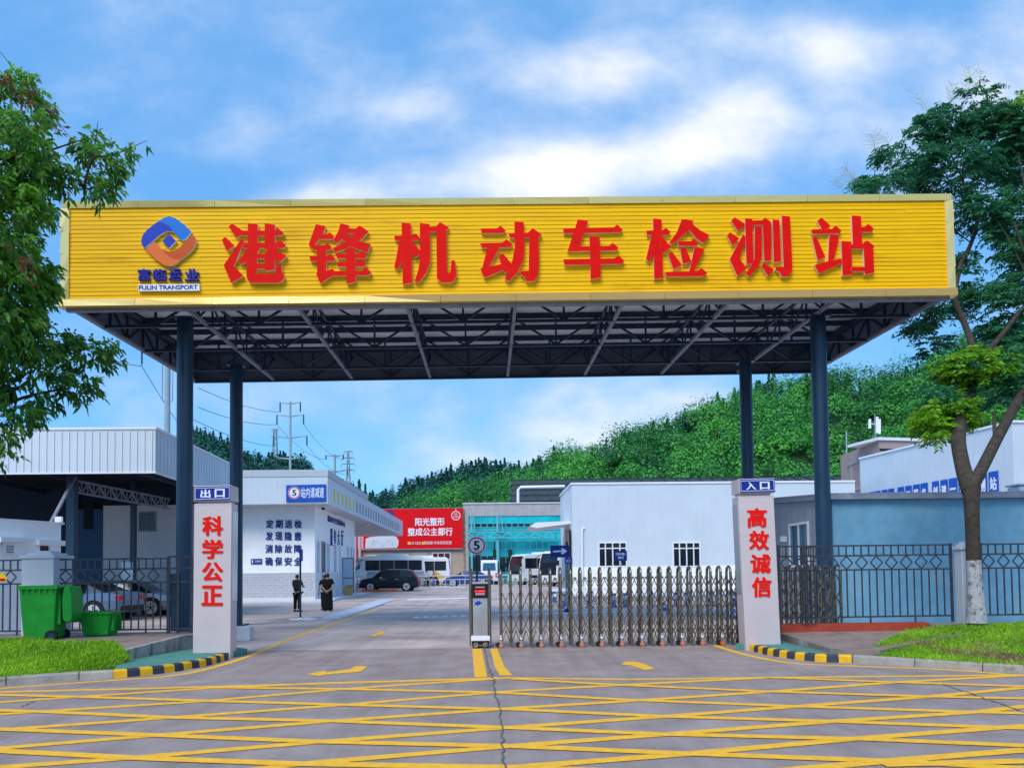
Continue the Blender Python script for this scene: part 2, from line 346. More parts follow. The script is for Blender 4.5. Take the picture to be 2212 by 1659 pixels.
def np_mesh(name, V, F, mats, tint=None, mi=None, parent=None, org=None, smooth=False):
    off = np.array(ORG.get(parent.name, Vector((0, 0, 0))) if parent else (org or (0, 0, 0)))
    V = np.asarray(V, dtype=np.float32)-off.astype(np.float32); F = np.asarray(F, dtype=np.int32); k = F.shape[1]
    me = bpy.data.meshes.new(name); me.vertices.add(len(V)); me.vertices.foreach_set('co', V.ravel())
    me.loops.add(F.size); me.loops.foreach_set('vertex_index', F.ravel()); me.polygons.add(len(F))
    me.polygons.foreach_set('loop_start', np.arange(0, F.size, k, dtype=np.int32))
    for q in ([mats] if isinstance(mats, str) else mats): me.materials.append(M[q])
    if mi is not None: me.polygons.foreach_set('material_index', np.asarray(mi, dtype=np.int32))
    if smooth: me.polygons.foreach_set('use_smooth', np.ones(len(F), dtype=bool))
    me.update(calc_edges=True)
    if tint is not None:
        a = me.attributes.new('tint', 'FLOAT', 'POINT'); a.data.foreach_set('value', np.asarray(tint, dtype=np.float32))
    o = bpy.data.objects.new(name, me); COL.objects.link(o)
    if parent: o.parent = parent
    else: o.location = off
    ORG[o.name] = Vector(off); return o
def leaves(C, dirs, ln, wd, droop=.25, curl=.15):
    """two-quad bent leaves from base points C along dirs"""
    n = len(C); d = dirs/np.linalg.norm(dirs, axis=1, keepdims=True); r = rng.normal(size=(n, 3)); x = np.cross(d, r); x /= np.linalg.norm(x, axis=1, keepdims=True)+1e-9
    up = np.cross(x, d); l = ln[:, None]; h = wd[:, None]/2; mid = C+d*l*.5+up*l*curl; tip = C+d*l-np.array([0, 0, 1])*l*droop
    V = np.empty((n, 6, 3)); V[:, 0] = C-x*h*.25; V[:, 1] = C+x*h*.25; V[:, 2] = mid+x*h; V[:, 3] = mid-x*h; V[:, 4] = tip+x*h*.2; V[:, 5] = tip-x*h*.2
    b = (np.arange(n)*6)[:, None]; F = np.concatenate([b+np.array([[0, 1, 2, 3]]), b+np.array([[3, 2, 4, 5]])], 1).reshape(-1, 4)
    return V.reshape(-1, 3), F
def skin_fig(verts, edges, radii, sub=2):
    me = bpy.data.meshes.new('s'); me.from_pydata(verts, edges, []); o = bpy.data.objects.new('s', me); COL.objects.link(o)
    md = o.modifiers.new('k', 'SKIN'); md.use_smooth_shade = True; sv = me.skin_vertices[0].data
    for i, r in enumerate(radii): sv[i].radius = r if hasattr(r, '__len__') else (r, r)
    sv[0].use_root = True; o.modifiers.new('u', 'SUBSURF').levels = sub; o.modifiers['u'].render_levels = sub
    dg = bpy.context.evaluated_depsgraph_get(); e = o.evaluated_get(dg); m2 = e.to_mesh(); V = [v.co.copy() for v in m2.vertices]; Fc = [tuple(p.vertices) for p in m2.polygons]
    e.to_mesh_clear(); bpy.data.objects.remove(o); bpy.data.meshes.remove(me); return V, Fc
# ================================================================== GROUND
def yz(Y): return max(0.0, (Y-38)*.008)
mb = MB(); mb.sheet([(-1500, -400, -.4), (1500, -400, -.4), (1500, 3000, -.4), (-1500, 3000, -.4)]); struct(mb, 'ground', 'far_ground')
mb = MB(); mb.sheet([(-70, -40, 0), (70, -40, 0), (70, 16.42, 0), (-70, 16.42, 0)]); struct(mb, 'road', 'asphalt')
mb = MB()
for (a, b) in ((16.42, 38), (38, 140)): mb.sheet([(-70, a, yz(a)), (70, a, yz(a)), (70, b, yz(b)), (-70, b, yz(b))])
struct(mb, 'yard', 'yard_concrete')
def strip(mb, pts, wd, z=.004, m=0):
    P = [Vector((p.x, p.y, 0)) for p in pts]; Lf, Rt = [], []
    for i, p in enumerate(P):
        d = (P[min(i+1, len(P)-1)]-P[max(0, i-1)]).normalized(); n = Vector((-d.y, d.x, 0))*wd/2
        Lf.append(p+n+Vector((0, 0, yz(p.y)+z))); Rt.append(p-n+Vector((0, 0, yz(p.y)+z)))
    for i in range(len(P)-1): mb.sheet([Rt[i], Rt[i+1], Lf[i+1], Lf[i]], m)
def dense(uv, z=0, k=6):
    P = [G(u, v, z) for u, v in uv]; o = []
    for i in range(len(P)-1):
        p0, p1, p2, p3 = P[max(0, i-1)], P[i], P[i+1], P[min(len(P)-1, i+2)]
        for j in range(k):
            t = j/k; o.append(.5*((2*p1)+(p2-p0)*t+(2*p0-5*p1+4*p2-p3)*t*t+(3*p1-p0-3*p2+p3)*t**3))
    return o+[P[-1]]
mk = MB()
# yellow edge lines following the kerbs
strip(mk, dense([(-90, 1495), (0, 1487), (150, 1476), (260, 1468), (376, 1459), (450, 1444), (500, 1429.5), (555, 1410), (636, 1377), (711, 1351), (815, 1316)]), .13, .0028)
strip(mk, dense([(1541, 1392.6), (1606, 1412.6), (1706, 1431.6), (1831, 1438), (2006, 1444.5), (2106, 1450.5), (2212, 1460), (2330, 1470)]), .13, .0028)
# hatched box: border and the two families of diagonals
def hatch(pts, wd=.157, z=.004): strip(mk, [G(u, v) for u, v in pts], wd, z)
hatch([(-60, 1496), (300, 1487.5), (700, 1476.5), (1075, 1465.2), (1106, 1464)]); hatch([(1106, 1464), (1356, 1467.6), (1656, 1463.5), (2060, 1459.5), (2212, 1457.4)], .14, .0036)
def H6(x, y): return (x/1.99925, 1352.6+y/1.99925)
def H7(x, y): return (1106.4+x/2.0009, 1352.6+y/2.0009)
R_ = [[H6(0,328),H6(330,305),H6(900,268),H6(1400,246),H6(2150,224)], [H6(-60,384),H6(890,323),H6(1500,270),H7(0,222)], [H6(-60,452),H6(740,395),H6(1480,340),H7(0,280),H7(520,252),H7(1100,222)],
      [H6(-60,532),H6(680,471),H6(1430,410),H7(0,355),H7(560,320),H7(1130,282),H7(1650,243),H7(2212,212)], [H6(-60,614),H6(580,568),H6(1380,500),H7(0,437),H7(640,392),H7(1230,347),H7(1800,305),H7(2230,264)],
      [H6(900,645),H6(1290,596),H7(0,518),H7(660,468),H7(1380,412),H7(2000,372),H7(2230,345)], [H7(0,612),H7(760,552),H7(1470,488),H7(2230,430)], [H7(700,668),H7(1620,584),H7(2230,535)]]
F_ = [[H6(900,265),H6(1480,272),H6(2150,287),H7(480,318),H7(1230,347),H7(2000,372),H7(2230,377)], [H6(-60,296),H6(330,305),H6(890,323),H6(1480,340),H7(0,360),H7(640,390),H7(1380,412),H7(2230,443)],
      [H6(-60,362),H6(190,370),H6(740,395),H6(1430,410),H7(0,440),H7(660,468),H7(1500,488),H7(2230,518)], [H6(-60,443),H6(680,472),H6(1380,500),H7(0,520),H7(760,552),H7(1650,585),H7(2230,618)],
      [H6(-60,537),H6(580,570),H6(1290,596),H7(0,612),H7(800,640)], [H7(0,228),H7(400,252),H7(1100,283),H7(1800,305),H7(2230,314)], [H7(1100,222),H7(1650,243),H7(2230,262)], [H7(1600,600),H7(2230,585)]]
for i, l in enumerate(R_): hatch(l, z=.0048+i*.0003)
for i, l in enumerate(F_): hatch(l, z=.0075+i*.0003)
def quadm(uv, m=0, z=.005):
    P = [G(u, v) for u, v in uv]; mk.sheet([Vector((p.x, p.y, yz(p.y)+z)) for p in P], m)
quadm([(1020,1401),(1025,1463),(1053,1463),(1040,1401)][::-1]); quadm([(1059,1401),(1069,1441),(1080,1459),(1108,1459),(1090,1441),(1074,1401)][::-1])
quadm([(660,1457),(690,1460),(705,1457),(778,1451),(795,1439),(767,1439),(755,1446),(703,1452),(705,1448)])
quadm([(800,1371.5),(809,1375),(815,1372),(826,1370.5),(833,1363),(822,1363),(816,1366),(812,1368)])
quadm([(1341,1435),(1362,1437),(1392,1447),(1417,1445),(1388,1433),(1372,1429),(1350,1429)])
struct(mk, 'yellow_marking', 'line_yellow')
mk = MB()
for u in np.arange(893, 1640, 20.2):
    if 1020 < u < 1062: continue
    v = 1333-(u-893)*.0275; quadm([(u, v+1.2), (u+12, v+.9), (u+14, v-1.6), (u+2, v-1.3)])
for (a, b) in (((905,1275),(1010,1273.5)), ((880,1297),(1010,1293.5))): quadm([(a[0],a[1]+1.2),(b[0],b[1]+1.2),(b[0],b[1]-1),(a[0],a[1]-1)])
quadm([(640,1338),(668,1340),(690,1336),(662,1333.5)])
struct(mk, 'white_marking', 'line_white')
mk = MB(); quadm([(683,1337.5),(735,1336),(858,1295.6),(824,1295.6)], z=.003); struct(mk, 'pavement', 'pale_strip')
mk = MB()
def crk(uv, wd):
    P = [G(u, v) for u, v in uv]; Q = []
    for i in range(len(P)-1):
        for j in range(10): Q.append(P[i].lerp(P[i+1], j/10)+Vector((random.uniform(-.022, .022), 0, 0)))
    Q.append(P[-1]); strip(mk, Q, wd, .0115)
crk([(1047,1400),(1056,1440),(1064,1466)], .018); crk([(1067,1467),(1069,1497),(1078,1520),(1085,1600),(1092,1680)], .017)
crk([(2035,1478),(2130,1510),(2230,1545)], .02); crk([(48,1527),(76,1514)], .02); crk([(545,1443),(700,1439),(900,1436)], .012)
for (a, b) in (((756,1284),(700,1310)),((930,1300),(880,1340)),((520,1402),(1016,1399)),((1070,1399),(1600,1393)),((560,1382),(1010,1381))): crk([a, b], .014)
struct(mk, 'road_crack', 'crack')
# ------------------------------------------------------------------ kerbs, painted corners, platforms, mounds
KL = dense([(-160,1494),(35,1478.6),(138,1471),(244.6,1465),(301,1460),(376,1451),(452,1437),(494,1424)], k=8)
KR = dense([(1619,1405),(1660,1415),(1712,1423.5),(1780,1430),(1842,1431.5),(1929,1436.5),(2060,1446),(2212,1456),(2380,1468)], k=8)
def resample(P, step):
    o = [P[0]]; acc = 0
    for a, b in zip(P, P[1:]):
        l = (b-a).length; t = step-acc
        while t <= l: o.append(a.lerp(b, t/l)); t += step
        acc = (acc+l) % step
    o.append(P[-1]); return o
def kerb_blocks(P, side, step, mats, name, label, hgt=.13, wd=.13, gap=.0):
    Q = resample(P, step); root = MB(); k = 0
    for a, b in zip(Q, Q[1:]):
        d = (b-a); l = d.length
        if l < .03: continue
        d.normalize(); n = Vector((-d.y, d.x, 0))*side; j = random.uniform(-.008, .008) if gap else 0
        vs = []
        for p in (a+d*gap/2, b-d*gap/2):
            vs += [p+n*j+ZX*-.02, p+n*j+n*.012+ZX*(hgt-.03), p+n*j+n*.035+ZX*hgt, p+n*(wd+j)+ZX*hgt, p+n*(wd+j)+ZX*-.02]
        fs = [(i, (i+1) % 5, 5+(i+1) % 5, 5+i) for i in range(5)]+[(4,3,2,1,0),(5,6,7,8,9)]
        if side < 0: fs = [f[::-1] for f in fs]
        root.add(vs, [f[::-1] for f in fs], k % len(mats)); k += 1
    return tag(root.build(name, mats), kind='structure')
kerb_blocks(KL[:25], 1, .95, ['kerb_stone'], 'kerb', '', gap=.014); kerb_blocks(KL[24:], 1, .2, ['kerb_yellow','kerb_black'], 'striped_kerb', '')
kerb_blocks(KR[:33], 1, .2, ['kerb_yellow','kerb_black'], 'striped_kerb', ''); kerb_blocks(KR[32:], 1, .95, ['kerb_stone'], 'kerb', '', gap=.014)
mb = MB()
def inner(K, s):
    o = []
    for i, p in enumerate(K): d = (K[min(i+1, len(K)-1)]-K[max(0, i-1)]).normalized(); o.append(p+Vector((-d.y, d.x, 0))*s*.10+ZX*.115)
    return o
pl = inner(KL[24:], 1)+[G(505,1409,.115)+Vector((0,.75,0)), G(394,1403,.115)+Vector((0,1.4,0)), G(394,1403,.115), G(258,1428,.115)]; mb.prism(pl, (0, 0, -.11))
pr = inner(KR[:33], 1)+[G(1838,1404,.115), G(1743,1399,.115), G(1703,1388,.115), G(1684,1375,.115), G(1684,1375,.115)+Vector((-.1,.7,0)), G(1606,1396,.115)+Vector((0,.55,0))]; mb.prism(pr, (0, 0, -.11))
struct(mb, 'painted_corner', 'green_paint')
a0, a1 = G(258,1428,.115), G(394,1403,.115)
z0 = D(258,1409,a0.y).z; z1 = D(394,1374.5,a1.y).z
b0, b1 = Vector((a0.x, a0.y, z0)), Vector((a1.x, a1.y, z1))
mb = MB(); c1 = Vector((a1.x+.15, 17.6, .34)); 
mb.sheet([b0, b1, c1, Vector((-25, 17.3, .32)), Vector((-25, 13.9, .28)), Vector((b0.x-1, b0.y-.1, z0))]); struct(mb, 'platform', 'platform_concrete')
mb = MB(); n = Vector((b1.y-b0.y, -(b1.x-b0.x), 0)).normalized()
mb.prism([Vector((b0.x, b0.y, -.02)), Vector((b1.x, b1.y, -.02)), b1+ZX*.015, b0+ZX*.015], n*-.12); mb.prism([Vector((b1.x, b1.y, -.02))-n*.01, Vector((c1.x, c1.y, -.02)), c1+ZX*.01, b1+ZX*.015-n*.01], (-.12, .02, 0))
tag(mb.build('retaining_wall', 'retaining', org=b0), 'stained low concrete retaining edge between the green bins and left gate pillar', 'retaining wall')
mb = MB(); pr2 = [G(1686,1367,.26), G(1793,1400,.20), G(1836,1404,.18), G(1900,1404,.2), G(2100,1366,.30), G(2130,1350,.3), Vector((9.6, 16.3, .27)), Vector((5.6, 16.15, .27))]
mb.sheet(pr2)
for i in range(len(pr2)): a, b = pr2[i], pr2[(i+1) % len(pr2)]; mb.sheet([a, Vector((a.x, a.y, -.02)), Vector((b.x, b.y, -.02)), b])
struct(mb, 'platform', 'platform_concrete')
mb = MB(); e = [G(1684,1374,.1), G(1703,1388,.1), G(1743,1399,.1), G(1838,1404,.1)]; tp = [.27,.25,.22,.19]
for i in range(3):
    n = Vector((e[i+1].y-e[i].y, -(e[i+1].x-e[i].x), 0)).normalized()
    mb.prism([Vector((e[i].x,e[i].y,0)), Vector((e[i+1].x,e[i+1].y,0)), Vector((e[i+1].x,e[i+1].y,tp[i+1])), Vector((e[i].x,e[i].y,tp[i]))], -n*.1)
tag(mb.build('retaining_wall', 'retaining', org=e[1]), 'low dark concrete edge behind the striped kerb at the right gate pillar', 'retaining wall')
p0 = D(1684, 1347.5, 16.2); p1 = D(2006, 1347, 16.25)
mb = MB(); mb.box((p0.x, 16.13, .2), (p1.x-p0.x, .1, 0), (0, .24, 0), (0, 0, .235)); tag(mb.build('low_wall', 'red_paint', org=(7, 16.2, .2)), 'red painted low wall carrying the right fence beside the entrance pillar', 'wall')
mb = MB(); mb.box((p1.x+.01, 16.23, .2), (14, .44, 0), (0, .24, 0), (0, 0, .2)); tag(mb.build('low_wall', 'platform_concrete', org=(12, 16.4, .2)), 'bare low concrete wall behind the grass under the far right fence', 'wall')
# grass mounds
def kerbY(K, x):
    xs = [p.x for p in K]; ys = [p.y for p in K]; o = np.argsort(xs); return float(np.interp(x, np.array(xs)[o], np.array(ys)[o]))
def mound(K, xa, xb, zback, Yback, name, edge=1):
    nx, ny = 60, 24; V = []; et = lambda x: min(1, max(0, ((xb-x) if edge > 0 else (x-xa))/.35)); hz = lambda x, t: (.105+(zback(x)-.105)*(t*t*(3-2*t)))*et(x)**.5
    for i in range(nx+1):
        x = xa+(xb-xa)*i/nx; y0 = kerbY(K, x)+.12; y1 = Yback(x)
        for j in range(ny+1):
            t = j/ny; V.append((x, y0+(y1-y0)*t, hz(x, t)+.02*math.sin(x*3.1+t*5)*t))
    F = [(i*(ny+1)+j, (i+1)*(ny+1)+j, (i+1)*(ny+1)+j+1, i*(ny+1)+j+1) for i in range(nx) for j in range(ny)]
    o = np_mesh(name, V, F, 'soil', smooth=True); tag(o, kind='structure')
    return lambda x, t: (x, kerbY(K, x)+.12+(Yback(x)-kerbY(K, x)-.12)*t, hz(x, t)+.02*math.sin(x*3.1+t*5)*t)
xe = a0.x
LB = lambda x: 14.6 if x < xe-2.2 else 14.6-(x-(xe-2.2))/2.2*(14.6-a0.y-.05)
fl = mound(KL, -15, xe+.25, lambda x: .40, LB, 'grass_bank')
xr = G(1846, 1404, .12).x
RB = lambda x: min(16.2, 13.35+(x-xr)*1.35)
fr = mound(KR, xr-.05, 17, lambda x: min(.38, .13+(x-xr)*.06), RB, 'grass_bank', -1)
def grass(f, xa, xb, n, name, skip=None):
    C = []; 
    while len(C) < n:
        x = random.uniform(xa, xb); t = random.uniform(-.035, 1)
        C.append(f(x, t))
    C = np.array(C); tint = np.clip(rng.normal(.5, .22, n)+.25*np.sin(C[:, 0]*2.2)*np.sin(C[:, 1]*2.7), 0, 1)
    d = rng.normal(size=(n, 3))*[.5, .5, .12]; d[:, 2] = 1
    V, F = leaves(C, d, rng.uniform(.05, .12, n)*(1+.6*rng.random(n)**5), rng.uniform(.008, .016, n), droop=.2, curl=.1)
    dp = [G(2165,1398,.3), G(2195,1412,.25), G(2130,1372,.4), G(1985,1392,.2), G(2060,1405,.2)]; dm = sum(np.exp(-(((C[:, 0]-p.x)/.38)**2+((C[:, 1]-p.y)/.5)**2)) for p in dp)
    dry = (dm+rng.normal(0, .2, n) > .72) & (C[:, 0] > 0)
    o = np_mesh(name, V, F, ['grass', 'grass_dry'], np.repeat(tint, 6), mi=np.repeat(dry.astype(int), 2)); tag(o, kind='stuff'); return o
g1 = grass(fl, -12, xe+.3, 30000, 'grass'); tag(g1, 'bright green grass on the bank by the green bins', 'grass')
g2 = grass(fr, xr, 14, 44000, 'grass'); tag(g2, 'bright green grass with dry patches on the right bank', 'grass')
# ================================================================== GATE CANOPY
HW = 10.72; cL, cR = D(127, 664, 18.05), D(2067, 639, 18.72); FO = (cL+cR)/2; RISE = .022; BD = (BX+ZX*RISE); CAX = (cR-cL).normalized(); HW = (cR-cL).length/2-.09
def CP(a, b, z): return FO+CAX*a+BD*b+ZX*z        # canopy frame: along the front, into the depth, up
DEP = 8.1
can = thing('gate_canopy', 'wide flat gate canopy with yellow slatted sign front on four dark columns', 'canopy', (FO.x, FO.y+4, 0))
FH = 2.52; SHR = .06                       # sign front a little narrower at its top
mb = MB(); nsl = 22; ih = FH-.31; zb0 = .165
for i in range(nsl):
    za = zb0+ih*i/nsl; zc = za+ih/nsl-.011; cuts = [-HW+.15]+sorted(random.uniform(-HW+1, HW-1) for _ in range(2))+[HW-.15]
    for a, b in zip(cuts, cuts[1:]):
        mb.box(CP(a+.002, -.02+random.uniform(-.003, .003), za), CAX*(b-a-.004), BX*.04, ZX*(zc-za)+BX*.006)
mb.build('slat_panel', 'sign_yellow', can)
mb = MB(); mb.box(CP(-HW+.1, .021, .1), CAX*(2*HW-.2), BX*.03, ZX*(FH-.2)); mb.build('backing', 'dark_panel', can)
mb = MB(); segs = 12
def trim(q):   # q: profile corners as functions of t along the front
    for i in range(segs):
        t0, t1 = -1+2*i/segs, -1+2*(i+1)/segs-.0008
        A = [f(t0) for f in q]; B = [f(t1) for f in q]; n = len(A)
        mb.add(A+B, [(k, (k+1) % n, n+(k+1) % n, n+k) for k in range(n)]+[tuple(range(n-1, -1, -1)), tuple(range(n, 2*n))])
jit = {}
def jt(t, k): return jit.setdefault((round(t, 3), k), random.uniform(-.004, .004))
trim([lambda t: CP(t*HW, -.09, FH-.0), lambda t: CP(t*HW, -.055+jt(t,1), FH-.15), lambda t: CP(t*HW, .10, FH-.15), lambda t: CP(t*HW, .22, FH+.02)])
trim([lambda t: CP(t*(HW+.06), (-.07 if t < -.2 else -.11)+jt(t,2), .165), lambda t: CP(t*(HW+.10), (-.085 if t < -.2 else -.05)+jt(t,3), .0), lambda t: CP(t*(HW+.10), .2, -.01), lambda t: CP(t*HW, .2, .165)])
for s in (-1, 1):
    z_ = np.linspace(.167, FH-.152, 5)
    for k in range(4):
        za, zc = z_[k], z_[k+1]-.002; j0, j1 = random.uniform(-.02, .02), random.uniform(-.02, .02)
        mb.prism([CP(s*(HW-.16), -.055+j0, za), CP(s*(HW+.05), -.055-j0, za), CP(s*(HW+.03), -.055+j1, zc), CP(s*(HW-.16), -.055-j1, zc)], BX*.1)
o = mb.build('trim', 'gold', can)
for s in (-1, 1): mb = MB(); mb.box(CP(s*(HW-.02), .2, .02), CAX*(.04*-s), BD*(DEP-.2), ZX*(FH-.1)); mb.build('side_panel', 'dark_panel', can)
mb = MB(); mb.box(CP(-HW, DEP, .02), CAX*2*HW, BX*.05, ZX*1.9); mb.build('rear_panel', 'dark_panel', can)
mb = MB(); mb.box(CP(-HW+.03, .12, 1.02), CAX*(2*HW-.06), BD*(DEP-.13), ZX*.03)
for i in range(44):
    mb.box(CP(-HW+.2+i*(2*HW-.3)/44, .14, 1.008), CAX*.035, BD*(DEP-.2), ZX*.011)
mb.build('roof_deck', 'deck_under', can)
mb = MB()
for b in np.linspace(.6, DEP-.5, 7): mb.box(CP(-HW+.06, b, .86), CAX*(2*HW-.12), BD*.07, ZX*.145)
mb.build('purlin', 'dark_steel', can)
XT = [-HW+.10+i*(2*HW-.2)/8 for i in range(9)]
for x in XT:                                    # trusses into the depth
    mb = MB(); mb.beam(CP(x, .12, .06), CP(x, DEP-.05, .06), .085, .085, 1); mb.beam(CP(x, .12, .78), CP(x, DEP-.05, .78), .07, .07, 0)
    k = 8; bs = np.linspace(.2, DEP-.2, k+1)
    for i in range(k):
        mb.beam(CP(x, bs[i], .1), CP(x, bs[i], .75), .045, m=0)
        p, q = (.1, .75) if i % 2 else (.75, .1); mb.beam(CP(x, bs[i], p), CP(x, bs[i+1], q), .045, m=0)
    mb.build('truss', ['dark_steel', 'light_steel'], can)
BT = [1.75, 4.1, 6.45]
for b in BT:                                    # trusses along the front
    mb = MB(); mb.beam(CP(-HW+.05, b, .05), CP(HW-.05, b, .05), .075, m=0); mb.beam(CP(-HW+.05, b, .93), CP(HW-.05, b, .93), .075, m=0)
    for i in range(8):
        xa, xb = XT[i], XT[i+1]; xm = (xa+xb)/2; mb.beam(CP(xm, b, .07), CP(xm, b, .9), .055, m=0)
        mb.beam(CP(xa+.06, b, .88), CP(xm, b, .07), .055, m=0); mb.beam(CP(xb-.06, b, .88), CP(xm, b, .07), .055, m=0)
    mb.build('truss', 'dark_steel', can)
mb = MB()
for i in range(8):                              # braces along the front and rear edges
    xa, xb = XT[i], XT[i+1]; xm = (xa+xb)/2
    for b, zc in ((.3, .95), (DEP-.12, 1.0)):
        mb.beam(CP(xa+.05, b, zc), CP(xm, b, .12), .05); mb.beam(CP(xb-.05, b, zc), CP(xm, b, .12), .05); mb.beam(CP(xm, b, .1), CP(xm, b, zc), .045)
for b in (.2, DEP-.1): mb.beam(CP(-HW+.1, b, .03), CP(HW-.1, b, .03), .09)
mb.build('edge_brace', 'dark_steel', can)
mb = MB(); mb.box(CP(-HW+.02, .1, -.07), CAX*(2*HW-.04), BX*.12, ZX*.06); mb.build('edge_angle', 'light_steel', can)
for (u, v, Y, r) in ((398, 1372, 19.75, .2), (1776, 1345, 20.3, .2), (510, 1353, 24.6, .2), (1615, 1345, 25.0, .2)):
    b = D(u if Y > 21 else u, 1240, Y); x = b.x
    if u in (1776, 1615): x = D(1775 if u == 1776 else 1615, 1000, Y).x
    mb = MB(); top = FO.z+.10+RISE*(Y-FO.y)
    mb.tube((x, Y, 0), (x, Y, top), r, 20); mb.cb((x, Y, 0), .62, .62, .05); mb.cb((x, Y, top-.03), .5, .5, .03)
    mb.build('column', 'column_steel', can)
# sign lettering traced stroke by stroke
SF = CP(0, -.075, 0)
GL = {
 (550,550): [[29,8.5,54,26,53,34,39.5,44,20,15],[12,41,34,62,16,76.5,3.5,48],[52,45,59,49,33,112,56,135,27,153,8,110],[53,26,133,26,139,19,154,32,149,38,53,38],[67,8,91,11,91,72,67,72],[108,9,133,12,133,72,108,72],[57,56,134,56,145,49,159.5,61,154,68.5,54,68.5],[66,67,96,67,90,83,65,102,49,107.5,44,100,53,90],[115,67,135,67,145,79,161,87,145.5,103,133,97,113,77],[64,95,90,80,90,131,134,131,138,109,148.5,110,150,125,157,139,150,149,140,153,75,153,66,145,64,135],[88,83,108,83,116,76,133,90,133,121.5,110,124,107.5,119,88,119,88,107,108,107,108,94,88,94]],
 (765,550): [[22,10,46,15,38.5,34.5,50,34.5,55.5,29.5,67,40,62.5,46.5,30,46.5,19.5,61,12,69,4.5,60],[17,61,43,61,49.5,56,61,65.5,55,73,17,73,11,68],[6,88,25,88,25,72,47,72,47,88,57.5,82.5,69.5,93,65,100,47,100,47,124,63,118,67,124,95,124,95,135,62,135.5,33,154,23,131,25,127,25,100,10,100.5],[82,8.5,104,13.5,96,33,87,46,73,57.5,64.5,49,76,29],[100,21,119,21,128,13.5,150,28,125,55,95,70,68,79.5,63.5,69,92,55,105,45,115,33,95,33],[96,33,107,44,127,52.5,155,58.5,148,80,130,74,108,65,86,47],[95,69,118,69,118,151,97,155],[71,82.5,126,82.5,133,76,147,86.5,142,93.5,74,93.5],[73,102.5,120,102.5,129,96,136,96,145,106.5,140,113.5,75.5,113.5],[90,124,135,124,143,115,157,127.5,150,135,90,135]],
 (975,548): [[25,8.5,47.5,10,51,154.5,28,158],[6.5,40,49,39,58,34.5,69,43,68,51,9.5,51.5],[20,50,40,50,36,85,26,105,15.5,122.5,7,116,12,95],[48,52,54,57,70,76,70,85,58,93.5,45,80],[69.5,9.5,93.5,12.5,95,95,93,110,84,132,67,154,57,150,66,122,69.5,100],[91,19,109,18,118.5,7.5,140,20.5,134,27,134,31,91,31],[109.5,25,134,25,136,127,140,131,144,127,146.5,99.5,155,100.5,155.5,118,159.5,135,152,150,145,154,122,154,111,144]],
 (1190,545): [[7,25.5,47,25,55,18.5,68,30,62,37,10,37],[6,61,60,60,70,51.5,85,64,79,71,10,72.5],[24,70,52,70,48,82,28,118,57,112,62,126,16,145.5,6.5,123,11,121],[50.5,91,62,86.5,83,112,80,128,66,134,62,128,57,112],[89,9,112,10,113.5,80,110,105,98,130,76,154,66,148,76,130,85,100,90,70],[75,37.5,122,36,133.5,25,155.5,40.5,148,46,147,48,78,48],[125,42,147.5,42,149,110,146,140,138,154,118,154,115,144,103.5,137,103.5,130,124,128]],
 (1395,540): [[7,30,130,27.5,138.5,21,152,33,146,40,9,42.5],[43,8.5,68,11.5,46,78,44,86,18,86],[30,74,119,72.5,127.5,65,142,77,137,84,18,86],[7.5,105.5,132,103,141,95.5,156,108,150,116.5,11,119],[71,49,96,51,99,150,74,154]],
 (1605,538): [[20.5,8,41.5,10,45,152,23.5,155],[3.5,37.5,43,37,51.5,30.5,64,41,57,48.5,6,48.5],[17,48,42,48,24,95,10,113.5,3.5,107],[41,50,52,63,65,78,46,92,38,85],[90,10,118.5,13.5,116,22,107,37,80,62,66,71,60.5,66,78,42],[107,22,116,22,136,38,158,49,143.5,69,125,56,108,36],[80,64,113,63.5,118,58,130.5,69,125,75,82.5,75],[57,95,67,89.5,90.5,121,70,133],[86,83,98.5,78.5,113.5,113,92.5,118.5],[120.5,79,145.5,82.5,120,136,108,137,113,115],[50,138.5,128,136,138,129,152,140.5,144,149,53,149.5]],
 (1805,533): [[23.5,10,48,25,47,31,31.5,43.5,15,18.5],[13,46.5,34.5,61.5,18,80,5,53],[43,53,49,55,49,77,43,84,35.5,111,53,134,30,153.5,11.5,111],[48.5,12.5,66,13.5,69,122,52,124],[64,18,90,17.5,97,11,112,22,112,29.5,64,29.5],[91,26,112,26,112,115,95,117],[72,33,88.5,33,89,105,82,128,58,155,50,146,62,130,71,110],[94.5,121,119,137,104,153,88,128],[115,16,131.5,17.5,135.5,118,118,120],[137,7,157,9,163,130,162,142,152,154.5,137,154,133,144,121.5,138,122.5,132,141.5,131]],
 (2012,530): [[33,14,54,33,50,40,33,42,22,21],[7,42.5,58,41,66.5,33,81.5,45.5,75,52,10,53.5],[9.5,63,19.5,59,42,110,23,119],[51,55,74.5,57.5,72,75,61.5,116,48,120],[15,129,48,120,80,113,82,124,26,150],[80,71,104,72,107,152,83,155],[105,9,127.5,10.5,131,85,108,85],[126,37,137,36.5,144.5,29,159,41.5,154,49,127,49.5],[100,80,132,77,142,69.5,161,84,156,90,100,90],[133.5,85,156.5,85,159.5,148,136.5,153],[104,134,137,134,137,145,104,145]],
}
for (x0, y0), strokes in GL.items():
    mb = MB()
    for i, s in enumerate(strokes):
        P = [PL((x0+s[k]*1.0247)/1.15326, (y0+s[k+1]*1.0247)/1.15326, SF, -BX) for k in range(0, len(s), 2)]
        mb.prism([p+BX*.052 for p in P], BX*-(.085+.0022*i), 0, 1)
    mb.build('letter', ['letter_red', 'letter_side'], can)
def EM(pts, extra=0.0, sc_=8.093, ox=330, oy=530): return [PL((ox+x/sc_)/1.15326, (oy+y/sc_)/1.15326, SF, -BX) for x, y in pts]
mb = MB(); mb.prism([p+BX*.05 for p in EM([(740,440),(885,575),(740,720),(600,575)])], BX*-.06, 0, 1); emb = mb.build('emblem', ['logo_blue', 'white_trim'], can)
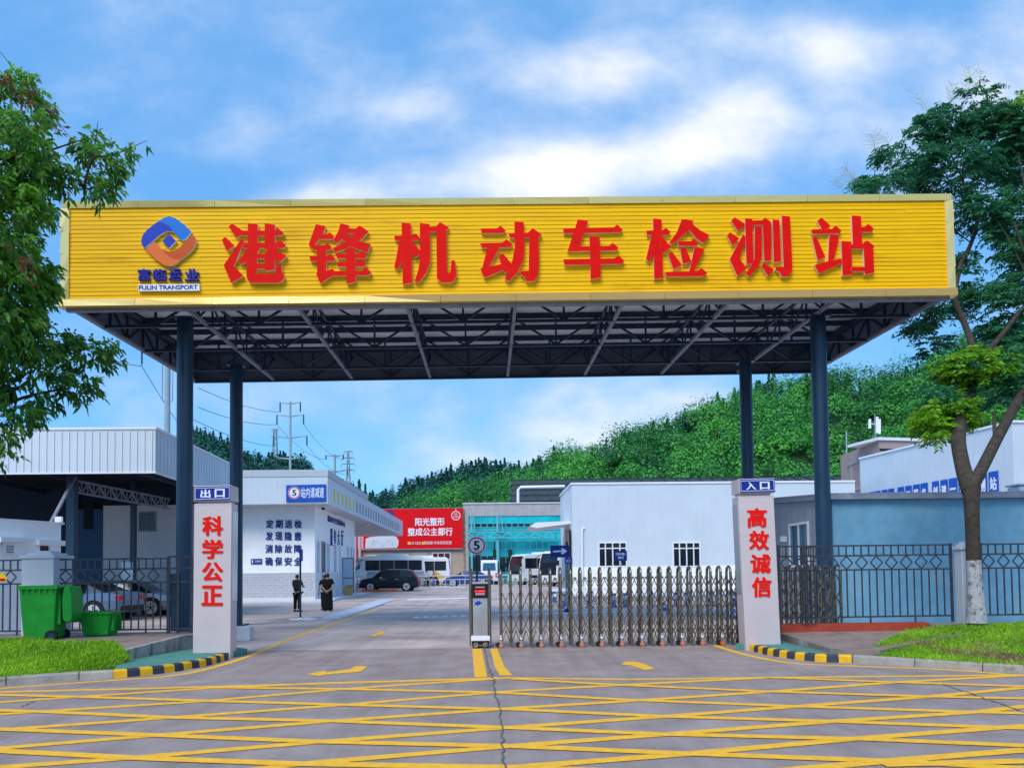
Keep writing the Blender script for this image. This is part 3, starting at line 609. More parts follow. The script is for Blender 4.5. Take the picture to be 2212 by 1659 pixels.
for mname, pts, k in (('logo_azure', [(510,190),(620,115),(740,80),(860,110),(1040,240),(1190,385),(1110,500),(1060,545),(1010,560),(950,540),(830,390),(740,280),(650,220),(560,200)], .060),
                   ('logo_blue', [(505,192),(620,212),(720,275),(822,388),(700,380),(560,450),(400,590),(240,725),(190,640),(183,560),(200,490),(230,430),(300,350),(400,270)], .064),
                   ('logo_orange', [(450,600),(500,625),(650,810),(760,900),(850,935),(980,940),(880,1040),(820,1075),(750,1085),(620,1060),(450,930),(280,760),(290,720),(360,650),(400,610)], .060),
                   ('logo_rust', [(1200,460),(1270,500),(1290,600),(1240,720),(1130,840),(980,944),(850,934),(720,880),(600,740),(720,785),(790,788),(850,770),(960,700),(1100,570)], .064)):
    mb = MB(); mb.prism([p+BX*.05 for p in EM(pts)], BX*-k, 0, 1); mb.build('emblem_shape', [mname, 'white_trim'], emb)
mb = MB()
for ch, (a, b) in zip('富临运业', ((105,360),(412,675),(722,985),(1050,1340))):
    c = EM([(a,1128),(b,1128),(a,1375)]); put_text(mb, ch, [p+BX*.05 for p in c], BX*-.06, .03)
mb.build('caption', 'text_blue', can)
mb = MB(); c = EM([(110,1450),(1345,1437),(1350,1572),(118,1583)]); mb.prism([p+BX*.05 for p in c], BX*-.05, 0)
c = EM([(130,1470),(1315,1456),(130,1560),(1315,1546)]); put_text(mb, 'FULIN TRANSPORT', [p-BX*.001 for p in c], BX*-.006, .022, 1); mb.build('caption_plate', ['text_white', 'text_blue'], can)
# ================================================================== GATE PILLARS
def pillar(name, label, fc, cap, Y, dep, chars, side, panel):
    n = -BX; p0 = Vector((0, Y, 0)); base = D((fc[2][0]+fc[3][0])/2, fc[2][1], Y)
    root = thing(name, label, 'gate pillar', (base.x, Y+dep/2, 0))
    pl = lambda u, v: PL(u, v, D((fc[2][0]+fc[3][0])/2, 1200, Y), n)
    tl, tr, bl, br = [pl(*q) for q in fc]; bl.z = br.z = -.05
    mb = MB(); mb.prism([bl, br, tr, tl], BX*dep); mb.build('shaft', 'pillar_white', root, bevel=.012)
    e = (tr-tl)*.07; mb = MB(); nk = (tl-bl).normalized()
    mb.prism([tl+e+BX*.05, tr-e+BX*.05, tr-e+nk*.16+BX*.05, tl+e+nk*.16+BX*.05], BX*(dep-.1)); mb.build('neck', 'pillar_white', root)
    ctl, ctr, cbl, cbr = [pl(*q) for q in cap]
    mb = MB(); mb.prism([q-BX*.04 for q in (cbl, cbr, ctr, ctl)], BX*(dep+.08)); mb.build('cap', 'pillar_white', root, bevel=.01)
    x = (ctr-ctl); y = (cbl-ctl); q = lambda a, b: ctl+x*a+y*b-BX*.041
    pt = MB(); pt.prism([q(.025,.06), q(.985,.05), q(.985,.94), q(.025,.95)], BX*-.012, 0)
    pt.prism([q(.045,.14), q(.965,.13), q(.965,.16), q(.045,.17)], BX*-.014, 1); pt.prism([q(.045,.84), q(.965,.83), q(.965,.86), q(.045,.87)], BX*-.014, 1)
    pt.prism([q(.045,.172), q(.055,.172), q(.055,.838), q(.045,.838)], BX*-.014, 1); pt.prism([q(.955,.162), q(.965,.162), q(.965,.828), q(.955,.828)], BX*-.014, 1)
    for ch, a in zip(panel, (.19, .57)): put_text(pt, ch, [q(a,.24), q(a+.27,.24), q(a,.78)], BX*-.018, .03, 1)
    pt.build('name_plate', ['sign_blue', 'text_white'], root)
    for ch, (ua, ub, va, vb) in chars:
        mb = MB(); sk = 0; c = [pl(ua, va), pl(ub, va), pl(ua+sk, vb), pl(ub+sk, vb)]; put_text(mb, ch, [k_+BX*.002 for k_ in c], BX*-.022, .034); mb.build('letter', 'pillar_red', root)
    sx_ = AX*side; e0 = (tr, br) if side > 0 else (tl, bl); t_, b_ = e0
    f = lambda k: t_.lerp(b_, k)
    mb = MB(); mb.prism([f(.05)+BX*.04, f(.05)+BX*(dep-.03), f(.62)+BX*(dep-.03), f(.62)+BX*.04], sx_*.012); mb.build('side_cladding', 'mirror_panel', root)
    return root
pillar('gate_pillar', 'white exit pillar with red lettering and blue cap plate left of the gateway', [(419.5,1087.7),(500.7,1086.5),(416.3,1410),(497.3,1421)], [(420,1050),(500.5,1048),(420,1084),(501,1082)], 14.9, .37,
    [('科',(437,482,1114,1157)), ('学',(437,482,1164.5,1207)), ('公',(436.5,482,1213.5,1256)), ('正',(435.5,481.5,1263.5,1308))], 1, '出口')
pillar('gate_pillar', 'white entrance pillar with red lettering at the right end of the sliding gate', [(1594.8,1071.4),(1671.2,1069.6),(1611.3,1404),(1687.5,1402)], [(1594,1035),(1672,1033),(1595.5,1066),(1673.5,1064)], 15.2, .40,
    [('高',(1613.5,1656,1097,1139.5)), ('效',(1618,1661,1145.5,1188)), ('诚',(1620.5,1664.5,1196,1238.5)), ('信',(1624,1666,1245.5,1289.5))], -1, '入口')
# ================================================================== SLIDING GATE
gY = 16.5; gx0 = D(1081, 1240, gY).x; SP = .2125; NG = 35
gate = thing('sliding_gate', 'stainless steel folding sliding gate with crossed bars and orange wheels', 'sliding gate', (gx0, gY, 0))
mb = MB(); R_t = .029
for yv in (-.15, .15): mb.tube((0, yv, .03), (0, yv, 1.56), R_t, 8)
mb.path([(0, -.15, 1.55), (0, -.12, 1.62), (0, -.05, 1.655), (0, .05, 1.655), (0, .12, 1.62), (0, .15, 1.55)], R_t, 8)
mb.tube((0, -.15, .25), (0, .15, .25), .018, 6)
ORG['tmp'] = Vector((0, 0, 0))
up0 = mb.build('upright', 'inox', gate, None); up0.location = (0, 0, 0); up0.data.transform(Matrix.Translation(ORG[gate.name]))
LAT = []
for yv, s in ((-.185, 1), (.185, -1)):
    mb = MB()
    for (za, zb) in ((.74, 1.22), (.23, .74)):
        for k, (p, q) in enumerate(((za, zb), (zb, za))): mb.beam((0, yv+.009*s*(1 if k else -1), p), (SP, yv+.009*s*(1 if k else -1), q), .06, .012)
    for xa in (0, SP):
        dy = .009 if xa else -.009
        mb.beam((xa, yv+dy, 1.22), (SP/2, yv+dy, 1.47), .046, .012); mb.beam((xa, yv+dy, .03), (SP/2, yv+dy, .35), .046, .012)
    mb.tube((SP/2, yv-.02, 1.45), (SP/2, yv+.02, 1.45), .022, 8)
    la0 = mb.build('lattice', 'inox', gate); la0.data.transform(Matrix.Translation(ORG[gate.name])); LAT.append(la0)
mb = MB(); mb.cb((0, -.19, .17), .045, .02, .10, 0); mb.cb((0, -.2, .09), .05, .05, .06, 1); mb.tube((-.0, -.24, .05), (0, -.18, .05), .047, 16, 2); mb.tube((0, -.246, .055), (0, -.24, .055), .026, 12, 1); mb.tube((-.06, -.14, .06), (-.06, -.1, .06), .055, 12, 3)
ca0 = mb.build('caster', ['white_trim', 'inox_plate', 'orange', 'rubber'], gate); ca0.data.transform(Matrix.Translation(ORG[gate.name]))
for i in range(1, NG): c = up0.copy(); COL.objects.link(c); c.parent = gate; c.location = (i*SP, 0, 0)
for la0 in LAT:
    for i in range(1, NG-1): c = la0.copy(); COL.objects.link(c); c.parent = gate; c.location = (i*SP, 0, 0)
for i in range(2, NG, 2): c = ca0.copy(); COL.objects.link(c); c.parent = gate; c.location = (i*SP, 0, 0)
def gp(x, y, z): return Vector((gx0+x, gY+y, z))
dx = D(1037.5, 1240, gY).x-gx0
mb = MB(); mb.box(gp(dx-.155, -.2, .26), (.31, 0, 0), (0, .4, 0), (0, 0, 1.12)); mb.build('drive_cabinet', 'inox_plate', gate, bevel=.012)
mb = MB()
for x in (-.205, .19):
    for y in (-.17, .17): mb.tube(gp(dx+x, y, .05), gp(dx+x, y, 1.6), .03, 8)
    mb.path([gp(dx+x, -.17, 1.59), gp(dx+x, -.1, 1.66), gp(dx+x, .1, 1.66), gp(dx+x, .17, 1.59)], .03, 8)
mb.build('end_frame', 'inox', gate)
mb = MB(); mb.box(gp(dx-.16, -.22, 1.055), (.32, 0, 0), (0, .019, 0), (0, 0, .30), 0); mb.box(gp(dx-.17, -.225, 1.357), (.34, 0, 0), (0, .43, 0), (0, 0, .04), 3)
mb.box(gp(dx-.1, -.226, 1.27), (.2, 0, 0), (0, .005, 0), (0, 0, .03), 2); mb.box(gp(dx-.1, -.226, 1.12), (.2, 0, 0), (0, .005, 0), (0, 0, .045), 2)
for k, wd in ((-.105, .03), (-.065, .012), (-.03, .03), (.005, .022), (.035, .028), (.075, .03)): mb.box(gp(dx+k, -.228, 1.185), (wd, 0, 0), (0, .006, 0), (0, 0, .035), 1)
mb.build('display', ['black_plastic', 'led', 'led_pink', 'inox_plate'], gate)
mb = MB(); mb.prism([gp(dx-.12, -.2, .93), gp(dx-.05, -.2, .9), gp(dx+.04, -.2, .95), gp(dx-.02, -.2, 1.0), gp(dx-.09, -.2, .98)], (0, -.005, 0)); mb.build('sticker', 'logo_blue', gate)
mb = MB(); mb.box(gp(dx-.2, -.24, .16), (.4, 0, 0), (0, .48, 0), (0, 0, .1), 0); mb.box(gp(dx-.2, -.2, .06), (.4, 0, 0), (0, .4, 0), (0, 0, .1), 1); mb.build('base_cover', ['white_trim', 'black_plastic'], gate, bevel=.01)
for x in (-.1, .1):
    wh = MB(); wh.tube(gp(dx+x, -.25, .075), gp(dx+x, -.2, .075), .075, 20, 0); wh.disc(gp(dx+x, -.2505, .075), Vector((1,0,0)), ZX, .05, (0, -.006, 0), 20, 1, .04)
    for k in range(5):
        a = k*2*math.pi/5; wh.beam(gp(dx+x, -.252, .075), gp(dx+x+.045*math.cos(a), -.252, .075+.045*math.sin(a)), .012, .006, 1, up=(0, 1, 0))
    wh.build('wheel', ['rubber', 'chrome'], gate)
# ================================================================== FENCES
def fence(name, label, pa, pb, z0, zs, mode='diamond', bar=.162, posts=(), legs=True, group=None):
    """pa,pb: ends; zs = heights above z0 of bottom rail, lower mid, upper mid, top rail"""
    pa, pb = Vector(pa), Vector(pb); d = (pb-pa); ln = d.length; d.normalize(); nb = max(2, round(ln/bar)); st = ln/nb
    root = thing(name, label, 'fence', (pa+pb)/2+ZX*z0, group); P = lambda t, z: pa+d*t+ZX*(z0+z)
    mb = MB()
    for z in zs: mb.beam(P(-.03, z), P(ln+.03, z), .03, .034)
    for t in (0, ln): mb.beam(P(t, 0), P(t, zs[3]+.03), .045, .045)
    mb.build('rail', 'fence_steel', root)
    mb = MB()
    for i in range(1, nb): 
        t = i*st
        mb.beam(P(t, zs[0]), P(t, zs[1]), .024, .024); mb.beam(P(t, zs[2]), P(t, zs[3]), .024, .024)
        if i % 6 == 0 and legs: mb.beam(P(t, -.02), P(t, zs[0]), .03, .03)
    mb.build('picket', 'fence_steel', root)
    mb = MB(); zc = (zs[1]+zs[2])/2; h = (zs[2]-zs[1])/2-.01
    for i in range(1, nb, 2):
        t = i*st; q = [P(t-h*.92, zc), P(t, zc+h), P(t+h*.92, zc), P(t, zc-h)]
        for k in range(4): mb.beam(q[k], q[(k+1) % 4], .02, .024)
    mb.build('diamond', 'fence_steel', root); return root
FZ = (.11, 1.14, 1.44, 1.66)
yl = 16.9
def fx(u, Y): q = D(u, 1240, Y); return Vector((q.x, Y, 0))
f0 = fence('steel_fence', 'dark steel fence panel with diamonds at the far left edge behind the grass', fx(-150, yl), fx(54, yl), .33, FZ)
f1 = fence('steel_fence', 'dark steel diamond fence behind the green bins', fx(126, yl), fx(363, yl), .33, FZ)
f2 = fence('steel_fence', 'dark steel diamond fence in front of the blue shed between right pillar and tree', fx(1683, 16.2)+Vector((0,.0,0)), fx(2064, 16.2)+Vector((0,.16,0)), .435, (.13, 1.12, 1.42, 1.63))
f3 = fence('steel_fence', 'dark steel fence panel at the far right edge behind the tree', fx(2126, 16.3)+Vector((0,.1,0)), fx(2360, 16.3)+Vector((0,.16,0)), .435, (.13, 1.12, 1.42, 1.63))
t = thing('fence_end', 'narrow dark steel end frame of the left fence beside the exit pillar', 'fence', fx(388, 16.8)+ZX*.33)
mb = MB(); xa, xb = fx(365, 16.8), fx(414, 16.8)
for p in (xa, xa.lerp(xb, .42), xb): mb.beam(p+ZX*.33, p+ZX*2.03, .05, .05)
for z in (.45, 1.47, 1.77, 2.02): mb.beam(xa+ZX*z, xb+ZX*z, .04, .04)
mb.build('frame', 'fence_steel', t)
mb = MB(); mb.box(xa+Vector((.03, .02, .4)), (.22, 0, 0), (0, .03, 0), (0, 0, 1.25)); mb.build('sheet', 'dark_steel', t)
t = thing('fence_end', 'bundle of close dark bars folded in front of the right fence', 'fence', fx(1742, 16.1)+ZX*.43)
mb = MB()
for u in (1731, 1735.5, 1740, 1744, 1752, 1758): p = fx(u, 16.05+random.uniform(-.05, .05)); mb.beam(p+ZX*.5, p+ZX*2.04, .022, .022)
for z in (.55, 1.0, 1.45, 1.75, 2.03): mb.beam(fx(1729, 16.05)+ZX*z, fx(1762, 16.05)+ZX*z, .025, .025)
mb.build('frame', 'fence_steel', t)
mb = MB(); p = fx(7, 16.85); zc = D(7, 1246, 16.85).z; mb.prism([p+Vector((-.1, -.03, zc-.1)), p+Vector((.1, -.03, zc-.1)), p+Vector((.1, -.03, zc-.01)), p+Vector((0, -.03, zc+.12)), p+Vector((-.1, -.03, zc-.01))], (0, -.006, 0), 0)
mb.prism([p+Vector((-.07, -.037, zc-.09)), p+Vector((.07, -.037, zc-.09)), p+Vector((.07, -.037, zc-.03)), p+Vector((-.07, -.037, zc-.03))], (0, -.003, 0), 1)
tag(mb.build('warning_sign', ['warn_yellow', 'letter_red'], org=p+ZX*zc), 'small yellow and red warning plate on the far left fence', 'warning sign')
def gpost(u0, u1, vtop, Y, z0, name, label):
    a, b = fx(u0, Y), fx(u1, Y); wd = b.x-a.x; c = (a+b)/2; zt = D((u0+u1)/2, vtop, Y).z; t = thing(name, label, 'fence post', Vector((c.x, Y, z0)))
    mb = MB(); mb.cb((c.x, Y, z0-.1), wd, wd, zt-z0-.06); mb.build('shaft', 'post_grey', t, bevel=.01)
    mb = MB(); mb.cb((c.x, Y, zt-.16), wd+.06, wd+.06, .07); mb.cb((c.x, Y, zt-.09), wd*.8, wd*.8, .05); mb.cb((c.x, Y, zt-.04), wd*.5, wd*.5, .05); mb.build('cap', 'post_grey', t, bevel=.008)
gpost(68, 136, 1191, 17.0, .33, 'fence_post', 'wide white masonry post behind the large green bin')
gpost(2070, 2098, 1171, 16.35, .4, 'fence_post', 'slim white masonry post behind the trunk of the right tree')
mb = MB(); c = Vector((D(529, 1370, 19.0).x, 19.0, 0)); mb.cb(c, .34, .34, .34); tag(mb.build('stone_block', 'grey_wall', org=c, bevel=.015), 'grey concrete block on the ground beside the exit pillar', 'block')
# ================================================================== BUILDINGS
def window(parent, o, ax, wd, ht, cols=2, rows=1, n=None, frame='window_frame', glass='dark_glass', fw=.05, tr=None, name='window', proud=.045):
    """o = lower-left corner on the wall; n = outward normal"""
    o = Vector(o); n = Vector(n if n is not None else -BX); mb = MB()
    mb.box(o, ax*wd, ZX*fw, n*proud); mb.box(o+ZX*(ht-fw), ax*wd, ZX*fw, n*proud)
    mb.box(o+ZX*fw, ax*fw, ZX*(ht-2*fw), n*proud); mb.box(o+ZX*fw+ax*(wd-fw), ax*fw, ZX*(ht-2*fw), n*proud)
    for i in range(1, cols): mb.box(o+ZX*fw+ax*(wd*i/cols-fw*.4), ax*fw*.8, ZX*(ht-2*fw), n*(proud-.004))
    for r in ([tr] if tr else [k/rows for k in range(1, rows)]): mb.box(o+ZX*(ht*r-fw*.4)+ax*fw, ax*(wd-2*fw), ZX*fw*.8, n*(proud-.007))
    f = mb.build(name, frame, parent); mb = MB(); mb.box(o+ax*.01+ZX*.01, ax*(wd-.02), ZX*(ht-.02), n*.012); mb.build('pane', glass, f); return f
def siding(mb, o, ax, wd, ht, n, sp, rw=.03, rh=.02, m=0):
    k = int(wd/sp)
    for i in range(k+1):
        t = min(wd-rw, i*sp); mb.box(Vector(o)+ax*t, ax*rw, ZX*ht, Vector(n)*rh, m)
# ---------------- service hall
Yh = 44.0; zf = .3; pc = D(680, 1200, Yh); hc = Vector((pc.x, Yh, 0))
def HP(a, b, z): return hc+AX*a+BX*b+ZX*z
hall = thing('service_hall', 'white service hall with blue slogans, pale brick base and long overhanging canopy', 'hall', HP(-4, 5, 0))
WL, WD_, EV = 8.2, 13.2, 5.6
mb = MB(); mb.box(HP(-WL, 0, .0), AX*WL, BX*WD_, ZX*(EV+.02)); mb.build('wall', 'white_paint', hall)
mb = MB(); zb = zf+1.42
mb.box(HP(-WL, -.03, zf-.25), AX*(WL+.03), BX*.03, ZX*(zb-zf+.25), 1); mb.box(HP(0, 0, zf-.25), AX*.03, BX*WD_, ZX*(zb-zf+.25), 1)
for r in range(9):
    z = zf+.02+r*.155; off = .22 if r % 2 else 0
    for k in range(-1, 19):
        x0, x1 = max(-WL, -WL+k*.45+off), min(.0, -WL+k*.45+off+.425)
        if x1-x0 > .05: mb.box(HP(x0, -.037, z), AX*(x1-x0), BX*.01, ZX*.13, 0)
mb.build('brick_base', ['brick_pale', 'mortar'], hall)
mb = MB(); OVX, OVY = 1.0, -1.5; CL = 37.5
mb.box(HP(-WL-.3, OVY, EV-.12), AX*(WL+.3+OVX), BX*(CL), ZX*.12)
for k in range(3): mb.box(HP(-WL-.3, OVY+.4+k*.42, EV-.126), AX*(WL+.3+OVX-.1), BX*.02, ZX*.008, 1)
mb.build('soffit', ['soffit', 'light_steel'], hall)
FT = 7.0
mb = MB(); mb.box(HP(-WL-.3, OVY-.06, EV-.1), AX*(WL+.3+OVX), BX*.06, ZX*(FT-EV+.1)); mb.box(HP(OVX, OVY-.06, EV-.1), AX*.06, BX*CL, ZX*(FT-EV+.1))
siding(mb, HP(-WL-.3, OVY-.06, EV), AX, WL+.3+OVX, FT-EV, -BX, .34, .012, .008); siding(mb, HP(OVX+.06, OVY, EV), BX, CL, FT-EV, AX, 1.0, .012, .008)
mb.build('fascia', 'white_panel', hall)
for k in range(26):
    mb = MB(); b = 1.6+k*1.28; mb.box(HP(OVX+.062, OVY+b, EV+.16), BX*.34, ZX*(.72), AX*.02); mb.build('fascia_plate', 'warn_yellow' if k < 6 else 'light_steel', hall)
mb = MB(); mb.box(HP(-WL-.3, OVY-.09, FT), AX*(WL+.3+OVX+.1), BX*.3, ZX*.39); mb.box(HP(OVX-.2, OVY+.21, FT), AX*.3, BX*14, ZX*.39); mb.box(HP(-WL-.3, OVY+.21, FT), AX*(WL+OVX+.1), BX*13.9, ZX*.2); mb.build('roof', 'grey_cap', hall, bevel=.02)
def slog(lines, navy='text_navy'):
    for body, (u0, u1, v0, v1) in lines:
        mb = MB(); k = len(body); w_ = (u1-u0)/(k+.28*(k-1)); p0 = HP(0, -.004, 0)
        for i, ch in enumerate(body):
            ua = u0+i*w_*1.28; c = [PL(ua, v0, p0, -BX), PL(ua+w_, v0, p0, -BX), PL(ua, v1, p0, -BX)]; put_text(mb, ch, c, BX*-.03, .032)
        mb.build('slogan', navy, hall)
slog([('定期送检', (575,652,1122.5,1141)), ('发现隐患', (574,651.5,1148.5,1167.5)), ('消除故障', (573.5,651.5,1176,1194.5)), ('确保安全', (573,651.5,1203,1221.5))])
ps = HP(.004, 0, 0)
mb = MB()
for i, ch in enumerate('服务大厅'):
    ua = 713+i*7.8; c = [PL(ua, 1141+i*1.6, ps, AX), PL(ua+5, 1142+i*1.6, ps, AX), PL(ua, 1178.5, ps, AX), PL(ua+5, 1178.5, ps, AX)]; put_text(mb, ch, c, AX*.03, .02)
mb.build('slogan', 'text_navy', hall)
mb = MB(); c = [PL(707, 1112, ps, AX), PL(745, 1127, ps, AX), PL(707, 1126, ps, AX), PL(745, 1139, ps, AX)]; put_text(mb, '机动车安全检测中心', c, AX*.03, .02); mb.build('slogan', 'text_navy', hall)
for b, wd in ((.35, .8), (3.0, 1.05), (5.2, 1.0), (7.0, .55), (9.9, .7), (11.2, .7), (12.3, .5)): window(hall, HP(.0, b, zf+1.25), BX, wd, 2.0, 1, 1, AX, 'white_trim', 'pale_glass', .07)
mb = MB(); o = HP(0, 1.75, zf); mb.box(o, BX*.06, AX*.05, ZX*3.2); mb.box(o+BX*.85, BX*.06, AX*.05, ZX*3.2); mb.box(o+ZX*3.2, BX*.91, AX*.05, ZX*.06); dr = mb.build('door', 'door_frame', hall)
mb = MB(); mb.box(o+BX*.06, BX*.79, AX*.02, ZX*3.15); mb.build('pane', 'blue_glass', dr)
mb = MB(); o = HP(0, 8.2, zf); mb.box(o, BX*.07, AX*.8, ZX*.06); mb.box(o+AX*.74, BX*.07, AX*.06, ZX*2.4); mb.box(o, BX*.07, AX*.06, ZX*2.4); mb.box(o+ZX*2.34, BX*.07, AX*.8, ZX*.06); mb.box(o+ZX*1.0, BX*.06, AX*.8, ZX*.06); dr = mb.build('door', 'door_frame', hall)
mb = MB(); mb.box(o+BX*.02+AX*.06+ZX*.06, BX*.02, AX*.68, ZX*.95); mb.box(o+BX*.02+AX*.06+ZX*1.06, BX*.02, AX*.68, ZX*1.28); mb.build('pane', 'pale_glass', dr)
mb = MB(); mb.box(HP(-WL+2.4, -.05, 4.0), AX*1.1, BX*-.5, ZX*.08); mb.box(HP(-WL+2.5, -.03, zf), AX*.9, BX*.03, ZX*2.9); mb.build('side_door', 'white_trim', hall)
mb = MB(); p0 = HP(0, -.02, 0); c = [PL(626, 1208, p0, -BX) if 0 else PL(542, 1207, p0, -BX), PL(566, 1206.6, p0, -BX), PL(542, 1218.5, p0, -BX)]; mb.prism([c[0], c[1], c[1]+c[2]-c[0], c[2]], BX*-.02, 0)
x = c[1]-c[0]; y = c[2]-c[0]; put_text(mb, '卫生间', [c[0]+x*.35+y*.25-BX*.021, c[0]+x*.9+y*.25-BX*.021, c[0]+x*.35+y*.7-BX*.021], BX*-.006, .01, 1); mb.prism([c[0]+x*.1+y*.2-BX*.02, c[0]+x*.2+y*.2-BX*.02, c[0]+x*.2+y*.8-BX*.02, c[0]+x*.1+y*.8-BX*.02], BX*-.006, 1)
mb.build('door_sign', ['sign_blue', 'text_white'], hall)
mb = MB(); mb.box(HP(-WL-.3, -3.1, 0), AX*(WL+1.4), BX*3.06, ZX*.12); mb.box(HP(.035, 0, 0), AX*1.07, BX*15, ZX*.2); mb.build('step', 'apron', hall)
bd = thing('speed_board', 'blue sign board with red ringed 5 on the corner of the white hall canopy', 'sign board', HP(0, OVY-.1, 6))
pb = HP(0, OVY-.085, 0); q = lambda u, v: PL(u, v, pb, -BX); mb = MB()
c = [q(618.5,1048), q(704.5,1046), q(704.5,1083), q(618.5,1084.5)]; mb.prism(c, BX*-.04, 0); mb.build('board', 'sign_blue_bright', bd)
mb = MB(); cc = q(636, 1064.5)-BX*.041; r = 13.2*42.5/FPX
mb.disc(cc, AX, ZX, r, BX*-.006, 28, 0); mb.disc(cc-BX*.0065, AX, ZX, r*.95, BX*-.004, 28, 1, r*.8); put_text(mb, '5', [cc+AX*-r*.33+ZX*r*.5-BX*.007, cc+AX*r*.36+ZX*r*.5-BX*.007, cc+AX*-r*.33-ZX*r*.5-BX*.007], BX*-.006, .03, 2)
mb.build('speed_limit', ['text_white', 'ring_red', 'text_black'], bd)
mb = MB(); put_text(mb, '站内请减速', [q(650.5,1053)-BX*.041, q(700,1052)-BX*.041, q(650.5,1076)-BX*.041], BX*-.006, .012); mb.build('lettering', 'text_white', bd)
cmr = thing('security_camera', 'small white dome camera under the hall canopy corner', 'camera', HP(-.1, -.4, 4.9))
p = PL(698, 1098, HP(0, -.5, 0), -BX); mb = MB(); mb.tube(p+ZX*.05, p+ZX*.45, .03, 8); mb.lathe(p, [(.0,.2),(.12,.19),(.13,.06),(.1,.05)], 12); mb.build('housing', 'white_trim', cmr); mb = MB(); mb.lathe(p, [(.11,.06),(.10,-.03),(.05,-.1),(0,-.11)], 12); mb.build('dome', 'dark_glass', cmr)
p = D(856, 1106+42, 58); cl = thing('ceiling_lamp', 'small pale lamp under the long hall canopy', 'lamp', HP(.6, 16, EV-.14)); mb = MB(); mb.lathe(HP(.6, 16, EV-.3), [(0,0),(.15,.02),(.18,.08),(.18,.18)], 12); mb.build('shade', 'lamp_clear', cl)
# ---------------- open shed, left
Ys = 26.0; sc0 = D(335.5, 1019, Ys); shc = Vector((sc0.x, Ys, 0))
def SP_(a, b, z): return shc+AX*a+(BX*1+AX*-.04)*b+ZX*z
shed = thing('open_shed', 'open steel shed with white ribbed fascia and dark interior at left', 'shed', SP_(-8, 5, 0))
zb_, zt_ = sc0.z, D(336, 926, Ys).z; SL = 16
mb = MB(); mb.box(SP_(-SL, 0, zb_), AX*SL, BX*.05, ZX*(zt_-zb_)); mb.box(SP_(-.05, .05, zb_), AX*.05, (BX+AX*-.04)*9.6, ZX*(zt_-zb_))
siding(mb, SP_(-SL, 0, zb_+.03), AX, SL, zt_-zb_-.1, -BX, .252, .03, .022); siding(mb, SP_(0, .1, zb_+.03), (BX+AX*-.04), 9.4, zt_-zb_-.1, AX, .33, .02, .01)
mb.build('fascia', 'white_panel', shed)
mb = MB(); mb.box(SP_(-SL, -.035, zt_-.02), AX*(SL+.04), BX*.12, ZX*.08); mb.box(SP_(-.06, .085, zt_-.02), AX*.1, (BX+AX*-.04)*9.6, ZX*.08); mb.box(SP_(-SL, -.03, zb_-.05), AX*(SL+.03), BX*.08, ZX*.05); mb.box(SP_(-.05, .05, zb_-.05), AX*.08, (BX+AX*-.04)*9.6, ZX*.05); mb.build('trim', 'white_trim', shed)
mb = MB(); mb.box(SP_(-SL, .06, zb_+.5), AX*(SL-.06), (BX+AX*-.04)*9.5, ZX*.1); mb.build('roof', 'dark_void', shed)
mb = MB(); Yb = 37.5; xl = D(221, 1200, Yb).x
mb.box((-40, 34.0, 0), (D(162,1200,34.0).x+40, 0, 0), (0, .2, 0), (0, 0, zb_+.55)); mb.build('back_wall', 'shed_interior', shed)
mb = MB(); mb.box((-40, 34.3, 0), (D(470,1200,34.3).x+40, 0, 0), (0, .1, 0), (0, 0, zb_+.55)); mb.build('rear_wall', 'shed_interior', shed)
mb = MB(); xa = D(162,1200,34.0).x; xb = D(221,1200,34.0).x; mb.box((xa+.01, 33.97, 0), (xb-xa, 0, 0), (0, .2, 0), (0, 0, 4.6)); dr = mb.build('door', 'door_blue', shed)
mb = MB(); a = D(208, 1255, 33.96); b = D(230, 1319, 33.96); p = D(209, 1150, 33.96); mb.box((D(180,1200,33.95).x, 33.95, D(180,1143,33.95).z), (.42, 0, 0), (0, .02, 0), (0, 0, 1.25)); mb.build('pane', 'dark_void', dr)
mb = MB(); xc = D(420,1200,34).x; mb.box((xb+.02, 34.0, 0), (xc-xb, 0, 0), (0, .2, 0), (0, 0, 4.75)); mb.build('back_wall', 'grey_wall', shed)
wz = D(300,1148,33.99); window(shed, (D(300,1148,33.99).x, 33.99, wz.z), Vector((1,0,0)), .76, .86, 2, 1, Vector((0,-1,0)), 'light_steel', 'dark_glass', .06)
mb = MB(); mb.box((D(262,1200,32).x, 32, 0), (D(280,1200,32).x-D(262,1200,32).x, 0, 0), (0, .3, 0), (0, 0, 2.2)); mb.box((D(262,1200,32).x, 33.99, D(300,1206,33.99).z), (4, 0, 0), (0, -.03, 0), (0, 0, .05)); mb.build('pier', 'white_paint', shed)
for (u, Y, r) in ((155, 27.5, .14), (288, 32.8, .1)): mb = MB(); x = D(u, 1200, Y).x; mb.cb((x, Y, 0), r*2, r*2, zb_+.5); mb.build('post', 'column_steel', shed)
p0, p1 = D(163, 1038, 27.6), D(366, 1078, 33.4); mb = MB(); up = ZX
for dz in (.0, -.42): mb.beam(p0+ZX*dz, p1+ZX*dz*1.0, .07)
for i in range(18):
    a, b = p0.lerp(p1, i/18), p0.lerp(p1, (i+1)/18); mb.beam(a+ZX*(-.42 if i % 2 else 0), b+ZX*(0 if i % 2 else -.42), .045); mb.beam(a, a-ZX*.42, .035)
mb.build('truss', 'light_steel', shed)
mb = MB(); mb.beam(D(162, 1030, 27.4), D(108, 1133, 24.5), .09); mb.build('brace', 'light_steel', shed)
for k in range(5): 
    mb = MB(); mb.beam(SP_(-1.2-k*3.4, .1, zb_+.25), SP_(-1.2-k*3.4, 10, zb_+.25), .12, .2); mb.build('rafter', 'dark_steel', shed)
